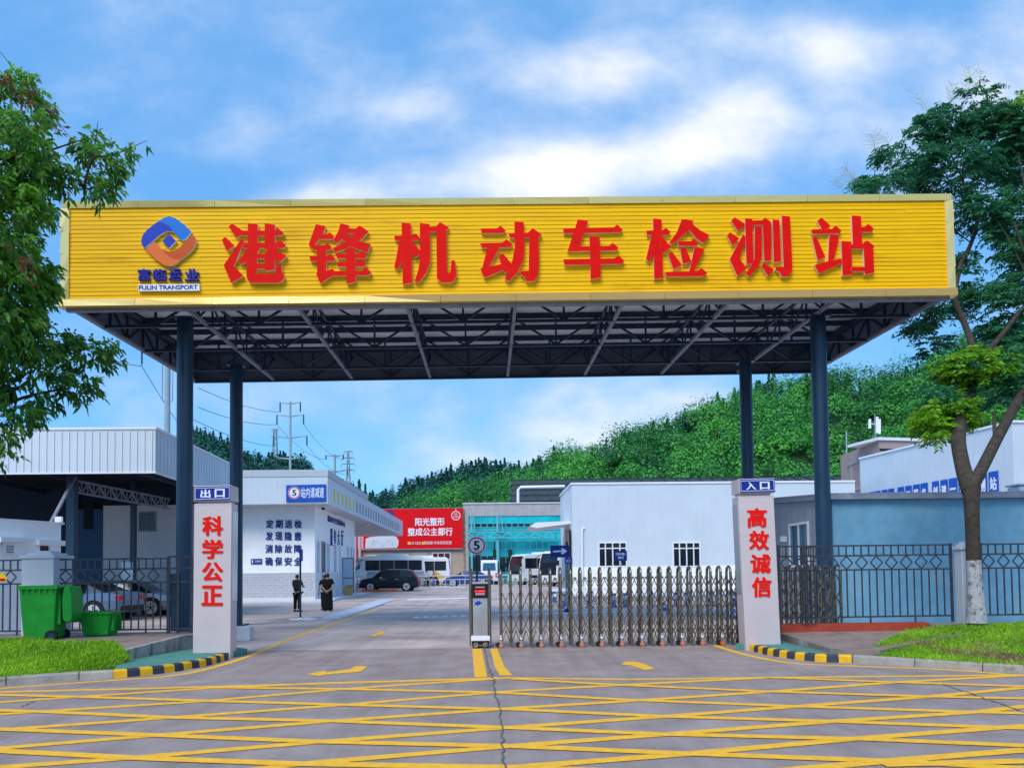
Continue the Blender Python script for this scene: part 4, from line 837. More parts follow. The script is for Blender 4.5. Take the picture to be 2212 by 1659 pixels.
# ---------------- low white gatehouse wall at far left
gA, gB = D(-160, 1112.5, 17.9), D(132, 1133, 21.4); gA2 = Vector((gA.x, gA.y, 0)); gB2 = Vector((gB.x, gB.y, 0)); gd = (gB2-gA2); gl = gd.length; gd.normalize(); gn = Vector((gd.y, -gd.x, 0))
gh = thing('gatehouse', 'small white gatehouse with flat roof behind the far left fence', 'gatehouse', (gA2+gB2)/2)
zt = gB.z
mb = MB(); mb.prism([gA2, gB2, gB2-gn*3.2, gA2-gn*3.2], ZX*zt); mb.build('wall', 'white_paint', gh)
mb = MB(); mb.prism([gA2+ZX*zt+gn*.06, gB2+ZX*zt+gn*.06+gd*.06, gB2+ZX*zt-gn*3.2+gd*.06, gA2+ZX*zt-gn*3.2], ZX*.06); mb.build('roof', 'white_trim', gh)
gq = lambda u, v: PL(u, v, gA2+gn*.002, gn)
c = [gq(80,1192), gq(107,1192.5), gq(80,1172)]; window(gh, gq(80,1194), gd, (c[1]-c[0]).length, (c[2]-c[0]).length, 1, 1, gn, 'white_trim', 'maroon', .05)
mb = MB(); a, b = gq(76,1166), gq(133,1168); mb.prism([a, b, b-ZX*.14, a-ZX*.14], gn*.14); a, b = gq(-20,1161), gq(52,1163); mb.prism([a, b, b-ZX*.1, a-ZX*.12], gn*.35); mb.build('hood', 'white_trim', gh)
mb = MB(); a, b = gq(4,1170), gq(26,1171); mb.prism([a, b, b-ZX*.33, a-ZX*.33], gn*.1, 0)
for k in range(4): 
    for j in range(3): mb.box(a+(b-a)*(.2+.18*k)-ZX*(.1+.07*j)+gn*.1, (b-a)*.1, ZX*-.04, gn*.006, 1)
mb.build('vent', ['white_trim', 'maroon'], gh)
p = gq(124, 1130); fl_ = thing('flood_lamp', 'small white flood lamp on the roof edge of the gatehouse', 'lamp', p); mb = MB(); mb.cb(p+Vector((0,0,.02))+gn*.05, .19, .08, .16); mb.build('housing', 'white_trim', fl_, bevel=.01); mb = MB(); mb.cb(p+Vector((0,0,.04))+gn*.10, .14, .012, .12); mb.build('lens', 'lamp_clear', fl_)
# ---------------- billboard building + teal glass building
Yt = 84.0
def TB(u, v, Y=Yt): return PL(u, v, Vector((0, Y, 0)), -BX)
bb = thing('billboard_building', 'beige tiled building carrying the red billboard', 'building', Vector((TB(880,1240).x, Yt+4, yz(Yt))))
a, b = TB(730, 1184), TB(1006, 1184); zt = TB(900,1096).z-.3
mb = MB(); mb.box(Vector((a.x, a.y, 0)), AX*(b-a).dot(AX), BX*9, ZX*zt); mb.build('wall', 'beige_wall', bb)
mb = MB()
for k in range(9): mb.box(Vector((a.x, a.y, 0))+AX*(b-a).dot(AX)*k/9, AX*.04, BX*-.02, ZX*(zt*.55))
mb.build('joint', 'pink_tile', bb)
for (u0, u1, v0, v1, cols) in ((933,974,1193,1235,3), (844,877,1197,1235,3), (790,812,1199,1235,2)):
    p, q_ = TB(u0, v1), TB(u1, v1); window(bb, p, AX, (q_-p).dot(AX), TB(u0, v0).z-p.z, cols, 2, -BX, 'window_frame', 'maroon', .12, tr=.62)
mb = MB(); p = TB(907, 1190); mb.prism([p+AX*(.9*math.cos(t))+ZX*(-.15+.55*math.sin(t)) for t in np.linspace(math.pi, 2*math.pi, 14)], BX*-.06); mb.build('relief', 'concrete_band', bb)
for u in (769, 779): mb = MB(); p = TB(u, 1240); mb.tube(Vector((p.x, p.y-.3, 0)), Vector((p.x, p.y-.3, 9)), .16, 8); mb.build('downpipe', 'billboard_pink', bb)
bil = thing('billboard', 'large red billboard with white lettering on the beige building', 'billboard', Vector((TB(880,1180).x, Yt-.3, TB(880,1184).z)))
n0 = -BX*.32; c = lambda u, v, k=0.0: TB(u, v)-BX*(.32+k)
mb = MB(); mb.prism([c(774,1186), c(1000,1184), c(999,1097.5), c(774,1101)], BX*.25); mb.build('panel', 'billboard_red', bil)
mb = MB(); mb.prism([c(774,1186,.02), c(1000,1184,.02), c(1000,1186.5,.02), c(774,1188.5,.02)], BX*.2); mb.prism([c(774,1101,.02), c(999,1097.5,.02), c(999,1096.5,.02), c(774,1100,.02)], BX*.2); mb.build('frame', 'light_steel', bil)
mb = MB(); pts = [(790,1184.5),(858,1183.5),(861,1178),(862,1168),(857,1160),(846,1156),(800,1160),(791,1164)]; mb.prism([c(*p) for p in pts], BX*-.02, 0)
mb.build('picture_bed', 'billboard_pale', bil)
mb = MB(); pts = [(838,1101),(848,1101),(852,1108),(856,1118),(852,1124),(845,1120),(838,1112)]; mb.prism([c(*p) for p in pts], BX*-.02, 0); pts = [(836,1113),(846,1119),(851,1126),(840,1126)]; mb.prism([c(*p) for p in pts], BX*-.024, 1); mb.prism([c(*p) for p in [(774,1186),(786,1186),(786,1150),(774,1150)]], BX*-.02, 1); mb.build('picture', ['billboard_purple', 'billboard_pink'], bil)
mb = MB()
for u, v, r in ((808,1168,.05),(811,1171,.06),(815,1169,.05),(819,1173,.05),(806,1175,.04),(836,1172,.06),(841,1169,.06),(845,1167,.04),(832,1177,.05),(829,1180,.04),(848,1173,.04)): mb.disc(c(u, v, .021), AX, ZX, r, BX*-.004, 8)
for u in (805, 827, 849): mb.prism([c(u,1182,.021), c(u+.5,1182,.021), c(u+.5,1170,.021), c(u,1170,.021)], BX*-.004)
mb.build('pattern', 'light_steel', bil)
mb = MB(); put_text(mb, '阳光整形', [c(897.5,1119), c(961,1118), c(897.5,1136.5)], BX*-.03, .02); mb.build('lettering', 'text_white', bil); mb = MB(); put_text(mb, '整成公主都行', [c(881.5,1140.5), c(978,1139.5), c(881.5,1158)], BX*-.03, .02); mb.build('lettering', 'text_white', bil); mb = MB()
put_text(mb, '610 2222   解放路·中央商务区旁', [c(886,1169.5), c(976,1168.5), c(886,1176.5)], BX*-.03, .0); mb.build('lettering', 'text_white', bil)
mb = MB()
for u in (884, 914.5): mb.disc(c(u, 1173.2), AX, ZX, .16, BX*-.03, 10)
mb.build('symbol', 'warn_yellow', bil)
mb = MB(); mb.disc(c(985,1114), AX, ZX, .5, BX*-.03, 24, 0, .43); mb.prism([c(984.6,1098), c(985.4,1098), c(985.4,1105), c(984.6,1105)], BX*-.03); put_text(mb, '阳光', [c(981,1109), c(989,1109), c(981,1112.5)], BX*-.03, .02); put_text(mb, '公主店', [c(979.5,1114), c(990.5,1114), c(979.5,1118.5)], BX*-.03, .02)
mb.build('badge', 'text_white', bil)
tg = thing('glass_building', 'building with turquoise glass front and grey concrete top band', 'building', Vector((TB(1110,1240).x, Yt+4, yz(Yt))))
a, b = TB(1001.5, 1240), TB(1330, 1240); W_ = (b-a).dot(AX); zt = TB(1100,1088).z; zg = TB(1100,1114).z; g0 = Vector((a.x, a.y, 0))
mb = MB(); mb.box(g0, AX*.55, BX*10, ZX*zt); mb.box(g0+AX*.55+ZX*zg, AX*(W_-.55), BX*10, ZX*(zt-zg)); mb.box(g0+AX*.55+BX*.6, AX*(W_-.55), BX*9, ZX*zg); mb.build('wall', 'concrete_band', tg)
mb = MB(); mb.box(g0+ZX*zt-BX*.1-AX*.05, AX*(W_+.1), BX*.4, ZX*.14); 
for k in range(1, 16): mb.box(g0+AX*W_*k/16+ZX*(zg+.1), AX*.03, BX*-.012, ZX*(zt-zg-.1))
mb.build('coping', 'grey_wall', tg)
go = g0+AX*.6; W2 = W_-.65
mb = MB(); mb.box(go+BX*.1, AX*W2, BX*.05, ZX*zg); mb.build('glazing', 'teal_glass', tg)
zz = lambda v: TB(1100, v).z
mb = MB()
for u in np.arange(1012, 1330, 13.4): p = TB(u, 1240); mb.box(Vector((p.x, p.y+.02, 0)), AX*.06, BX*.07, ZX*zg)
for v in (1114, 1130.5, 1138.5, 1145.5, 1169.5, 1188, 1200): mb.box(go+ZX*zz(v)+BX*.03, AX*W2, BX*.065, ZX*.07)
mb.build('mullion', 'teal_frame', tg)
mb = MB(); 
for u in np.arange(1013.5, 1212, 13.4):
    if 1068 < u < 1078: continue
    p, q_ = TB(u, 1137.5), TB(u+11.2, 1131.5); mb.box(Vector((p.x, p.y+.08, p.z)), AX*(q_-p).dot(AX), BX*.015, ZX*(q_.z-p.z), 0)
for (u0, u1, v0, v1, m) in ((1014,1069,1171,1187,1),(1079,1205,1171,1187,1),(1014,1069,1200,1235,0),(1079,1330,1200,1235,0),(1066,1069,1170,1188,0),(1078.5,1081,1170,1188,0)):
    p, q_ = TB(u0, v1), TB(u1, v0); mb.box(Vector((p.x, p.y+.075, p.z)), AX*(q_-p).dot(AX), BX*.02, ZX*(q_.z-p.z), m)
for (u0, u1, v0, v1) in ((1028,1036,1187,1200),(1065,1072,1187,1203),(1098,1106,1187,1200),(1022,1030,1205,1230),(1046,1062,1205,1232)):
    p, q_ = TB(u0, v1), TB(u1, v0); mb.box(Vector((p.x, p.y-.3, p.z)), AX*(q_-p).dot(AX), BX*.3, ZX*(q_.z-p.z), 0)
mb.build('opening', ['dark_glass', 'teal_dull'], tg)
mb = MB()
for u in (1018, 1073.5): p = TB(u, 1240); mb.box(Vector((p.x, p.y-.9, 0)), AX*.22, BX*.2, ZX*zz(1116))
for v in (1150, 1162.5): mb.beam(TB(1008, v)-BX*1.0, TB(1300, v-2)-BX*1.0, .12)
us = np.arange(1010, 1300, 14.5)
for i, (u, u2) in enumerate(zip(us, us[1:])): mb.beam(TB(u, 1162 if i % 2 else 1150.5)-BX*1.0, TB(u2, 1150.5 if i % 2 else 1162)-BX*1.0, .12)
mb.beam(TB(1021, 1108)-BX*1.1, TB(1026, 1150)-BX*1.0, .12); mb.beam(TB(1080, 1107)-BX*1.1, TB(1086, 1149)-BX*1.0, .12)
mb.build('canopy_frame', 'teal_frame', tg)
pf = thing('pipe_frame', 'white pipe goalpost frame above the glass building roof', 'pipe frame', TB(1118, 1088)); mb = MB()
p1, p2, p3 = TB(1120, 1090)+BX*1, TB(1120, 1050)+BX*1, TB(1222, 1048)+BX*1
mb.path([p1, p2-ZX*.3, p2+AX*.3, p3], .16, 8); mb.build('pipe', 'white_trim', pf)
# ---------------- big dark net roof behind
Yn = 112.0; nr = thing('net_roof_shed', 'huge dark netted shed roof behind the white workshop', 'shed', D(1450, 1100, Yn)); nl = D(1103, 1084, 104); nt_ = D(1108, 1038, 120); nrx = D(2000, 1060, 112).x
mb = MB(); mb.prism([Vector((nl.x, 104, nl.z)), Vector((nrx, 104, nl.z)), Vector((nrx, 120, nt_.z)), Vector((nt_.x, 120, nt_.z))], (0, .1, -.25)); mb.box((nl.x, 106, yz(90)), (nrx-nl.x, 0, 0), (0, .3, 0), (0, 0, nl.z-yz(90))); mb.build('roof', 'net_roof', nr)
mb = MB()
for k in range(34):
    x = nl.x+(nrx-nl.x)*k/33; mb.beam((x, 103.9, nl.z+.05), (x, 120, nt_.z+.12), .12)
for k in range(5): t = k/4; mb.beam((nl.x, 103.9+16*t, nl.z+.08+(nt_.z-nl.z)*t), (nrx, 103.9+16*t, nl.z+.08+(nt_.z-nl.z)*t), .12)
mb.build('frame', 'dark_steel', nr)
# ---------------- white workshop
Yw = 48.0; wc = D(1237.7, 1240, Yw); w0 = Vector((wc.x, Yw, 0)); zW = PL(1237.7, 1046, w0, -BX).z
def WP(a, b, z): return w0+AX*a+BX*b+ZX*z
wk = thing('workshop', 'long white metal clad workshop with two gridded windows behind the sliding gate', 'workshop', WP(9, 4, 0)); WW = 18.0
mb = MB(); mb.prism([WP(0,0,0), WP(WW,0,0), WP(WW,0,zW), WP(0,0,zW)], BX*7.6)
siding(mb, WP(0,0,1.85), AX, WW, zW-1.9, -BX, .46, .014, .010); siding(mb, WP(0,0,1.85), BX, 7.6, zW-1.9, -AX, .46, .014, .010)
mb.build('wall', 'white_panel', wk)
mb = MB(); mb.box(WP(-.05,-.06,zW-.02), AX*(WW+.05), BX*.25, ZX*.12); mb.box(WP(-.06,.19,zW-.02), AX*.25, BX*7.5, ZX*.12); mb.prism([WP(.19,.19,zW+.06), WP(WW,.19,zW+.06), WP(WW,7.6,zW+.4), WP(.19,7.6,zW+.4)], ZX*.03); mb.build('roof', 'white_trim', wk)
mb = MB(); mb.box(WP(-.02,-.03,0), AX*(WW+.02), BX*.03, ZX*1.84); mb.build('plinth', 'white_paint', wk)
for u0, u1 in ((1292.5,1355), (1453,1514)):
    p, q_ = PL(u0, 1225, w0, -BX), PL(u1, 1225, w0, -BX); window(wk, p, AX, (q_-p).dot(AX), PL(u0, 1170.5, w0, -BX).z-p.z, 4, 2, -BX, 'white_trim', 'dark_glass', .085, tr=.745, proud=.06)
mb = MB(); p = PL(1258, 1141, w0, -BX); mb.path([Vector((p.x+.12, p.y-.02, p.z)), Vector((p.x, p.y-.1, p.z-.02)), Vector((p.x-.04, p.y-.12, p.z-.25)), Vector((p.x-.05, p.y-.12, .1))], .06, 8); mb.build('downpipe', 'white_trim', wk)
mb = MB(); pz = PL(1236, 1133, WP(0,2,0), -BX).z; mb.prism([WP(0, 1.0, pz), WP(-2.2, 1.0, pz-.25), WP(-2.6, 1.0, pz-.12), WP(-2.2, 1.0, pz+.1), WP(0, 1.0, pz+.18)], BX*4); mb.build('porch', 'white_trim', wk)
mb = MB(); mb.box(WP(-.03, 1.2, .2), BX*2.9, AX*-.03, ZX*(pz-.5), 1); mb.box(WP(-.06, .4, .2), BX*.8, AX*-.03, ZX*(pz-.6), 0); mb.box(WP(-.07, 2.0, .2), BX*1.3, AX*-.03, ZX*(pz-1.3), 0); mb.build('doorway', ['dark_void', 'beige_wall'], wk)
# ---------------- big white building with blue plates (right), pink building behind
bx0, by0 = D(2186, 912, 40.0), D(1857, 993, 53.0); dB = Vector((by0.x-bx0.x, by0.y-bx0.y, 0)); bl_ = dB.length; dB.normalize(); nB = Vector((-dB.y, dB.x, 0)); nB = nB if nB.x < 0 else -nB
bw = thing('warehouse', 'tall white metal warehouse with a row of blue character plates at right', 'warehouse', Vector((bx0.x+5, 46, 0))); zB = (bx0.z+by0.z)/2
b0_ = Vector((bx0.x, bx0.y, 0)); b1_ = Vector((by0.x, by0.y, 0))
mb = MB(); mb.prism([b0_, b1_, b1_-nB*14, b0_-nB*14], ZX*zB); siding(mb, b0_, dB, bl_, zB-.1, nB, .5, .015, .008); siding(mb, b0_-nB*14, nB, 14, zB-.1, -dB, .42, .02, .014); mb.build('wall', 'white_panel', bw)
mb = MB(); mb.prism([b0_+nB*.08-dB*.08, b1_+nB*.08, b1_-nB*14, b0_-nB*14-dB*.08], ZX*.12); 
for v in mb.v: v.z += zB
mb.build('roof', 'white_trim', bw)
plates = [(400,455,'规'),(465,530,'范'),(550,610,'管'),(625,690,'理'),(735,805,'创'),(825,895,'新'),(915,990,'服'),(1005,1085,'务'),(1140,1215,'创'),(1240,1320,'建'),(1340,1430,'一'),(1450,1530,'流'),(1560,1640,'检'),(1685,1780,'测'),(1805,1915,'站')]
pp = b0_+nB*.03; ztop = PL((2080+1860/4.696)/1.15326, (1020+724/4.696)/1.15326, pp, nB).z
for a, b, ch in plates:
    ua, ub = (2080+a/4.696)/1.15326, (2080+b/4.696)/1.15326; A_, B_ = PL(ua, 1040, pp, nB), PL(ub, 1040, pp, nB); A_.z = B_.z = ztop
    mb = MB(); mb.prism([A_, B_, B_-ZX*1.18, A_-ZX*1.18], nB*.04, 0); e = B_-A_; o = nB*.041
    put_text(mb, ch, [A_+e*.14-ZX*(.55 if ch == '一' else .3)+o, A_+e*.86-ZX*(.55 if ch == '一' else .3)+o, A_+e*.14-ZX*(.68 if ch == '一' else 1.02)+o], nB*.012, .03, 1); mb.build('character_plate', ['sign_blue_bright', 'text_white'], bw)
Yp = 75; pk = thing('apartment_block', 'old pinkish tiled block behind the white warehouse at the foot of the hill', 'building', D(1950, 1060, Yp))
p0 = D(1815, 975, Yp); p1 = D(1899, 955, 66); p2 = D(2100, 950, 68)
mb = MB(); z1_ = D(1899, 951, 66).z
mb.prism([Vector((p0.x, p0.y, 0)), Vector((p1.x, p1.y, 0)), Vector((p2.x, p2.y, 0)), Vector((p2.x+4, 84, 0)), Vector((p0.x+5, 86, 0))], ZX*z1_); mb.build('wall', 'pink_tile', pk)
mb = MB(); dd = (p1-p0); dd.z = 0; nn = Vector((dd.y, -dd.x, 0)).normalized(); 
for t in (.3, .55, .8): a = Vector((p0.x, p0.y, 0))+dd*t; mb.box(a+ZX*(z1_*.62), dd.normalized()*.12, ZX*(z1_*.3), nn*.08)
for z in (.70, .9): mb.box(Vector((p0.x, p0.y, 0))+dd*.2+ZX*z1_*z, dd*.8, ZX*.15, nn*.1)
mb.build('ledge', 'concrete_band', pk)
d2 = (p2-p1); d2.z = 0; n2_ = Vector((d2.y, -d2.x, 0)).normalized()
for t in (.06, .16, .3): window(pk, Vector((p1.x, p1.y, 0))+d2*t+ZX*(z1_-2.5), d2.normalized(), .9, 1.0, 2, 1, n2_, 'light_steel', 'dark_glass', .08)
mb = MB(); mb.box(Vector((p1.x, p1.y, z1_-.9))+n2_*.02, d2*.5, n2_*.02, ZX*.18); mb.build('recess', 'dark_void', pk)
mb = MB(); mb.prism([Vector((p1.x, p1.y, z1_))+n2_*.15-d2*.02, Vector((p1.x, p1.y, z1_))+d2*.5+n2_*.15, Vector((p1.x, p1.y, z1_))+d2*.5-n2_*4, Vector((p1.x, p1.y, z1_))-d2*.02-n2_*4], ZX*.25); mb.build('roof', 'white_trim', pk)
an = thing('antenna_mast', 'roof mast with pale panel antennas on the pinkish block', 'antenna', D(1890, 965, 70)); mb = MB(); a, b = D(1891, 962, 70), D(1890, 898, 70); mb.tube(a-ZX*1, b, .07, 6); mb.build('mast', 'light_steel', an)
for u, v0, v1 in ((1877,905,925),(1893,900,935),(1898,905,937)): a, b = D(u, v1, 69.8), D(u, v0, 69.8); mb = MB(); mb.box(a, (.2, 0, 0), (0, .15, 0), b-a); mb.beam(a.lerp(b, .5), Vector((D(1890,920,70).x, 70, a.lerp(b,.5).z)), .06); mb.build('panel_antenna', 'white_trim', an)
an = thing('roof_rod', 'thin pale rod on the left end of the pinkish block', 'antenna', D(1828, 970, 74)); mb = MB(); mb.tube(D(1829, 980, 74), D(1828, 932, 74), .07, 6); mb.build('mast', 'pole_grey', an)
# ---------------- blue shed (right)
Yq = 20.4; s0 = D(1797, 1078.5, Yq); q0 = Vector((s0.x, Yq, 0)); zS = s0.z
def QP(a, b, z): return q0+AX*a+BX*b+ZX*z
bs_ = thing('blue_shed', 'low plain blue rendered shed with grey sheet roof behind the right fence', 'shed', QP(5, 2, 0))
mb = MB(); mb.box(QP(0,0,0), AX*14, BX*.2, ZX*zS); mb.build('wall', 'shed_blue', bs_)
mb = MB(); mb.prism([QP(0,.2,0), QP(0,4.4,0), QP(0,4.4,zS+.26), QP(0,.2,zS)], AX*.15); 
for k in range(9): mb.box(QP(-.012,.3+k*.48,0), BX*.02, AX*-.008, ZX*(zS-.1))
mb.box(QP(-.06, 4.3, 0), AX*.1, BX*.1, ZX*3.2); mb.build('side_wall', 'shed_grey', bs_)
mb = MB(); mb.prism([QP(-.12,-.12,zS), QP(-.12,4.6,zS+.28), QP(-.12,4.6,zS+.42), QP(-.12,-.12,zS+.13)], AX*14.2)
mb.box(QP(-.14,-.16,zS-.01), AX*14.2, BX*.035, ZX*.12, 1)
for k in range(70): t = -.1+k*.2; mb.tube(QP(t,-.14,zS+.13), QP(t,4.6,zS+.44), .035, 6, 0)
mb.build('roof', ['roof_sheet', 'roof_sheet'], bs_)
sq = lambda u, v: PL(u, v, QP(-.02,0,0), -AX)
p, q_ = sq(1748, 1200), sq(1706, 1200); b_near, b_far = p.dot(BX)-q0.dot(BX), q_.dot(BX)-q0.dot(BX)
window(bs_, QP(-.0, b_near, sq(1748,1225).z), BX, b_far-b_near, sq(1748,1125).z-sq(1748,1225).z, 2, 1, -AX, 'window_frame', 'blue_glass', .07)
mb = MB(); mb.prism([sq(1686,1158), sq(1700,1158), sq(1700,1170), sq(1686,1170)], AX*-.01, 0); mb.build('notice', 'text_white', bs_)
ac = thing('roof_unit', 'low white box unit on the shed roof at the right edge', 'roof unit', D(2220, 1065, 24)); mb = MB(); mb.cb(D(2222, 1064, 24), .95, .6, .18); mb.build('case', 'white_trim', ac, bevel=.03); mb = MB(); p = D(2222, 1050, 24); mb.cb(p, 1.05, .7, .06); mb.build('lid', 'white_trim', ac, bevel=.02)
# ================================================================== SIGNS
def pole(parent, x, Y, zt, r=.03, m='pole_grey'): mb = MB(); mb.tube((x, Y, yz(Y)), (x, Y, zt), r, 10); return mb.build('pole', m, parent)
c = D(1029.5, 1178, 28); s5 = thing('speed_limit_sign', 'round red ringed speed 5 sign on a pole behind the gate drive unit', 'road sign', (c.x, 28, 0)); r = 19.6*28/FPX; X1 = Vector((1,0,0)); Y1 = Vector((0,-1,0))
pole(s5, c.x, 28.03, c.z+r*.3, .035, 'dark_steel'); mb = MB(); mb.disc(c, X1, ZX, r, Y1*.02, 36, 0); mb.disc(c+Y1*.02, X1, ZX, r*.93, Y1*.004, 36, 1, r*.78)
put_text(mb, '5', [c+Vector((-r*.34,-.021,r*.52)), c+Vector((r*.36,-.021,r*.52)), c+Vector((-r*.34,-.021,-r*.48))], Y1*.004, .03, 2); mb.box(c+Vector((-r*.3,-.021,-r*.62)), (r*.62,0,0), (0,-.004,0), (0,0,r*.08), 2); mb.build('disc', ['text_white', 'ring_red', 'text_black'], s5)
a, b = D(1189, 1204, 31), D(1229.5, 1177.5, 31); sa = thing('arrow_sign', 'blue rectangular sign with white arrow pointing right behind the sliding gate', 'road sign', ((a.x+b.x)/2, 31, 0)); W_, H_ = b.x-a.x, b.z-a.z
pole(sa, a.x+W_*.8, 31.03, b.z-.05); mb = MB(); mb.box(a, (W_,0,0), (0,-.02,0), (0,0,H_), 0); P = lambda x, z: a+Vector((W_*x, -.02, H_*z))
mb.prism([P(.14,.43), P(.62,.47), P(.56,.28), P(.68,.28), P(.88,.52), P(.66,.76), P(.55,.76), P(.64,.58), P(.14,.56)], Y1*.004, 1); mb.build('board', ['sign_blue', 'text_white'], sa)
a, b = D(1220, 1217.5, 30), D(1236.5, 1205, 30); ss = thing('notice_sign', 'small blue sign with white letters under the arrow sign', 'sign', ((a.x+b.x)/2, 30, 0)); pole(ss, a.x+.12, 30.03, b.z, .04, 'light_steel')
mb = MB(); mb.box(a, (b.x-a.x,0,0), (0,-.02,0), (0,0,b.z-a.z), 0); put_text(mb, '出口', [a+Vector((.05,-.02,.17)), a+Vector((.24,-.02,.17)), a+Vector((.05,-.02,.05))], Y1*.004, .02, 1); mb.build('board', ['sign_blue_bright', 'text_white'], ss)
mb = MB(); mb.lathe((a.x+.12, 30.03, 0), [(.16,0),(.15,.08),(.05,.2),(.045,.3)], 12); mb.build('base', 'dark_steel', ss)
a, b = D(1328, 1211, 33), D(1354, 1189.5, 33); ss = thing('parking_sign', 'blue sign with two lines of white text in front of the left workshop window', 'sign', ((a.x+b.x)/2, 33, 0)); pole(ss, (a.x+b.x)/2, 33.03, b.z, .025, 'rail_pale')
mb = MB(); mb.box(a, (b.x-a.x,0,0), (0,-.02,0), (0,0,b.z-a.z), 0); w_, h_ = b.x-a.x, b.z-a.z
put_text(mb, '已检车辆入', [a+Vector((w_*.08,-.02,h_*.82)), a+Vector((w_*.92,-.02,h_*.82)), a+Vector((w_*.08,-.02,h_*.55))], Y1*.004, .02, 1); put_text(mb, '停放区', [a+Vector((w_*.25,-.02,h_*.45)), a+Vector((w_*.75,-.02,h_*.45)), a+Vector((w_*.25,-.02,h_*.18))], Y1*.004, .02, 1); mb.build('board', ['sign_blue', 'text_white'], ss)
c = D(649, 1336, 27.6); ss = thing('pole_sign', 'dark pole with narrow blue plate standing in front of the lone man', 'sign', (c.x, 27.6, 0)); mb = MB(); mb.tube((c.x, 27.6, 0), (c.x, 27.6, D(649,1186,27.6).z), .034, 10); mb.build('pole', 'dark_steel', ss)
a, b = D(649, 1211.5, 27.6), D(656.5, 1186.5, 27.6); mb = MB(); mb.prism([a, Vector((b.x, 27.35, a.z)), Vector((b.x, 27.35, b.z)), Vector((a.x, 27.6, b.z))], (.03, .012, 0)); mb.build('plate', 'sign_blue_bright', ss)
mb = MB(); mb.lathe((c.x, 27.6, 0), [(.4,0),(.4,.012),(.1,.02),(.06,.06)], 18); mb.build('base', 'line_white', ss)
# barriers inside the yard
def railing(name, label, u0, u1, Y, v0, v1):
    a, b = D(u0, v1, Y), D(u1, v1, Y); zb, zt = yz(Y), D((u0+u1)/2, v0, Y).z; root = thing(name, label, 'railing', ((a.x+b.x)/2, Y, zb)); mb = MB()
    for z, r in ((zt-.04, .05), (zb+.12, .035), (zb+.75, .035)): mb.tube((a.x, Y, z), (b.x, Y, z), r, 6)
    mb.build('rail', 'rail_pale', root); mb = MB(); n = int((b.x-a.x)/.42)
    for i in range(n+1): mb.tube((a.x+(b.x-a.x)*i/n, Y, zb+.1), (a.x+(b.x-a.x)*i/n, Y, zb+.8), .03, 5)
    mb.build('picket', 'rail_pale', root)
    for k in range(int((b.x-a.x)/3.2)+1): mb = MB(); x = a.x+.3+k*3.2; mb.tube((x, Y+.03, zb), (x, Y+.03, zt), .05, 8); mb.build('post', 'light_steel', root)
railing('railing', 'long pale railing behind the dark car in front of the coaches', 764, 1160, 68, 1242.5, 1271)
for k, (u0, u1, Y) in enumerate(((1190,1365,40),(1372,1560,40.3),(1215,1330,33.5),(1345,1465,33.7),(1480,1590,33.6))):
    a, b = D(u0, 1260, Y), D(u1, 1260, Y); zb = yz(Y); lab = ['long white water barrier nearest the workshop door','long white water barrier under the right workshop window','white barrier rail behind the left part of the gate','white barrier rail behind the middle of the gate','white barrier rail just left of the right pillar'][k]
    root = thing('barrier', lab, 'barrier', ((a.x+b.x)/2, Y, zb)); mb = MB(); hts = (.62, .34) if Y > 35 else (.42,)
    for z in hts: mb.beam((a.x, Y, zb+z), (b.x, Y, zb+z), .06, .16)
    mb.build('rail', 'barrier_white', root); mb = MB()
    for t in np.linspace(.04, .96, 3): x = a.x+(b.x-a.x)*t; mb.cb((x, Y+.05, zb), .2, .14, .62); mb.cb((x, Y+.04, zb), .34, .4, .06)
    mb.build('foot', 'sign_blue_bright', root)
for k, (u, v) in enumerate(((1227,1320),(1434,1318),(1583,1336))):
    g = G(u, v); lab = ['blue cone on the yard floor seen through the left part of the gate','blue cone on the yard floor seen through the right part of the gate','blue cone beside the right pillar seen through the gate'][k]
    t = thing('traffic_cone', lab, 'cone', g); mb = MB(); mb.cb(g, .4, .4, .04); mb.lathe(g, [(.17,.04),(.06,.32),(.05,.33),(0,.33)], 12); mb.build('body', 'cone_blue', t); mb = MB(); mb.lathe(g, [(.14,.12),(.125,.16),(.11,.2)], 12); mb.build('band', 'text_white', t)
g = G(786, 1277.5); g2 = G(862, 1276.5); Yc = 61.0; a, b = D(786, 1277, Yc), D(862, 1277, Yc)
mb = MB(); mb.beam(Vector((a.x, Yc-.9, yz(Yc)+.09)), Vector((b.x, Yc-.9, yz(Yc)+.09)), .18, .18); tag(mb.build('wheel_stop', 'orange', org=(a.x, Yc-.9, yz(Yc)), bevel=.03), 'orange bar on the ground in front of the dark car', 'wheel stop')
p = HP(.75, 6.4, .2); mb = MB(); mb.cb(p, .5, .4, .5); mb.prism([p+Vector((-.25,-.2,.5)), p+Vector((.25,-.2,.5)), p+Vector((.4,-.35,.72)), p+Vector((-.1,-.35,.66))], (0,.02,.01)); tag(mb.build('carton', 'carton', org=p), 'open brown carton beside the hall door', 'carton')
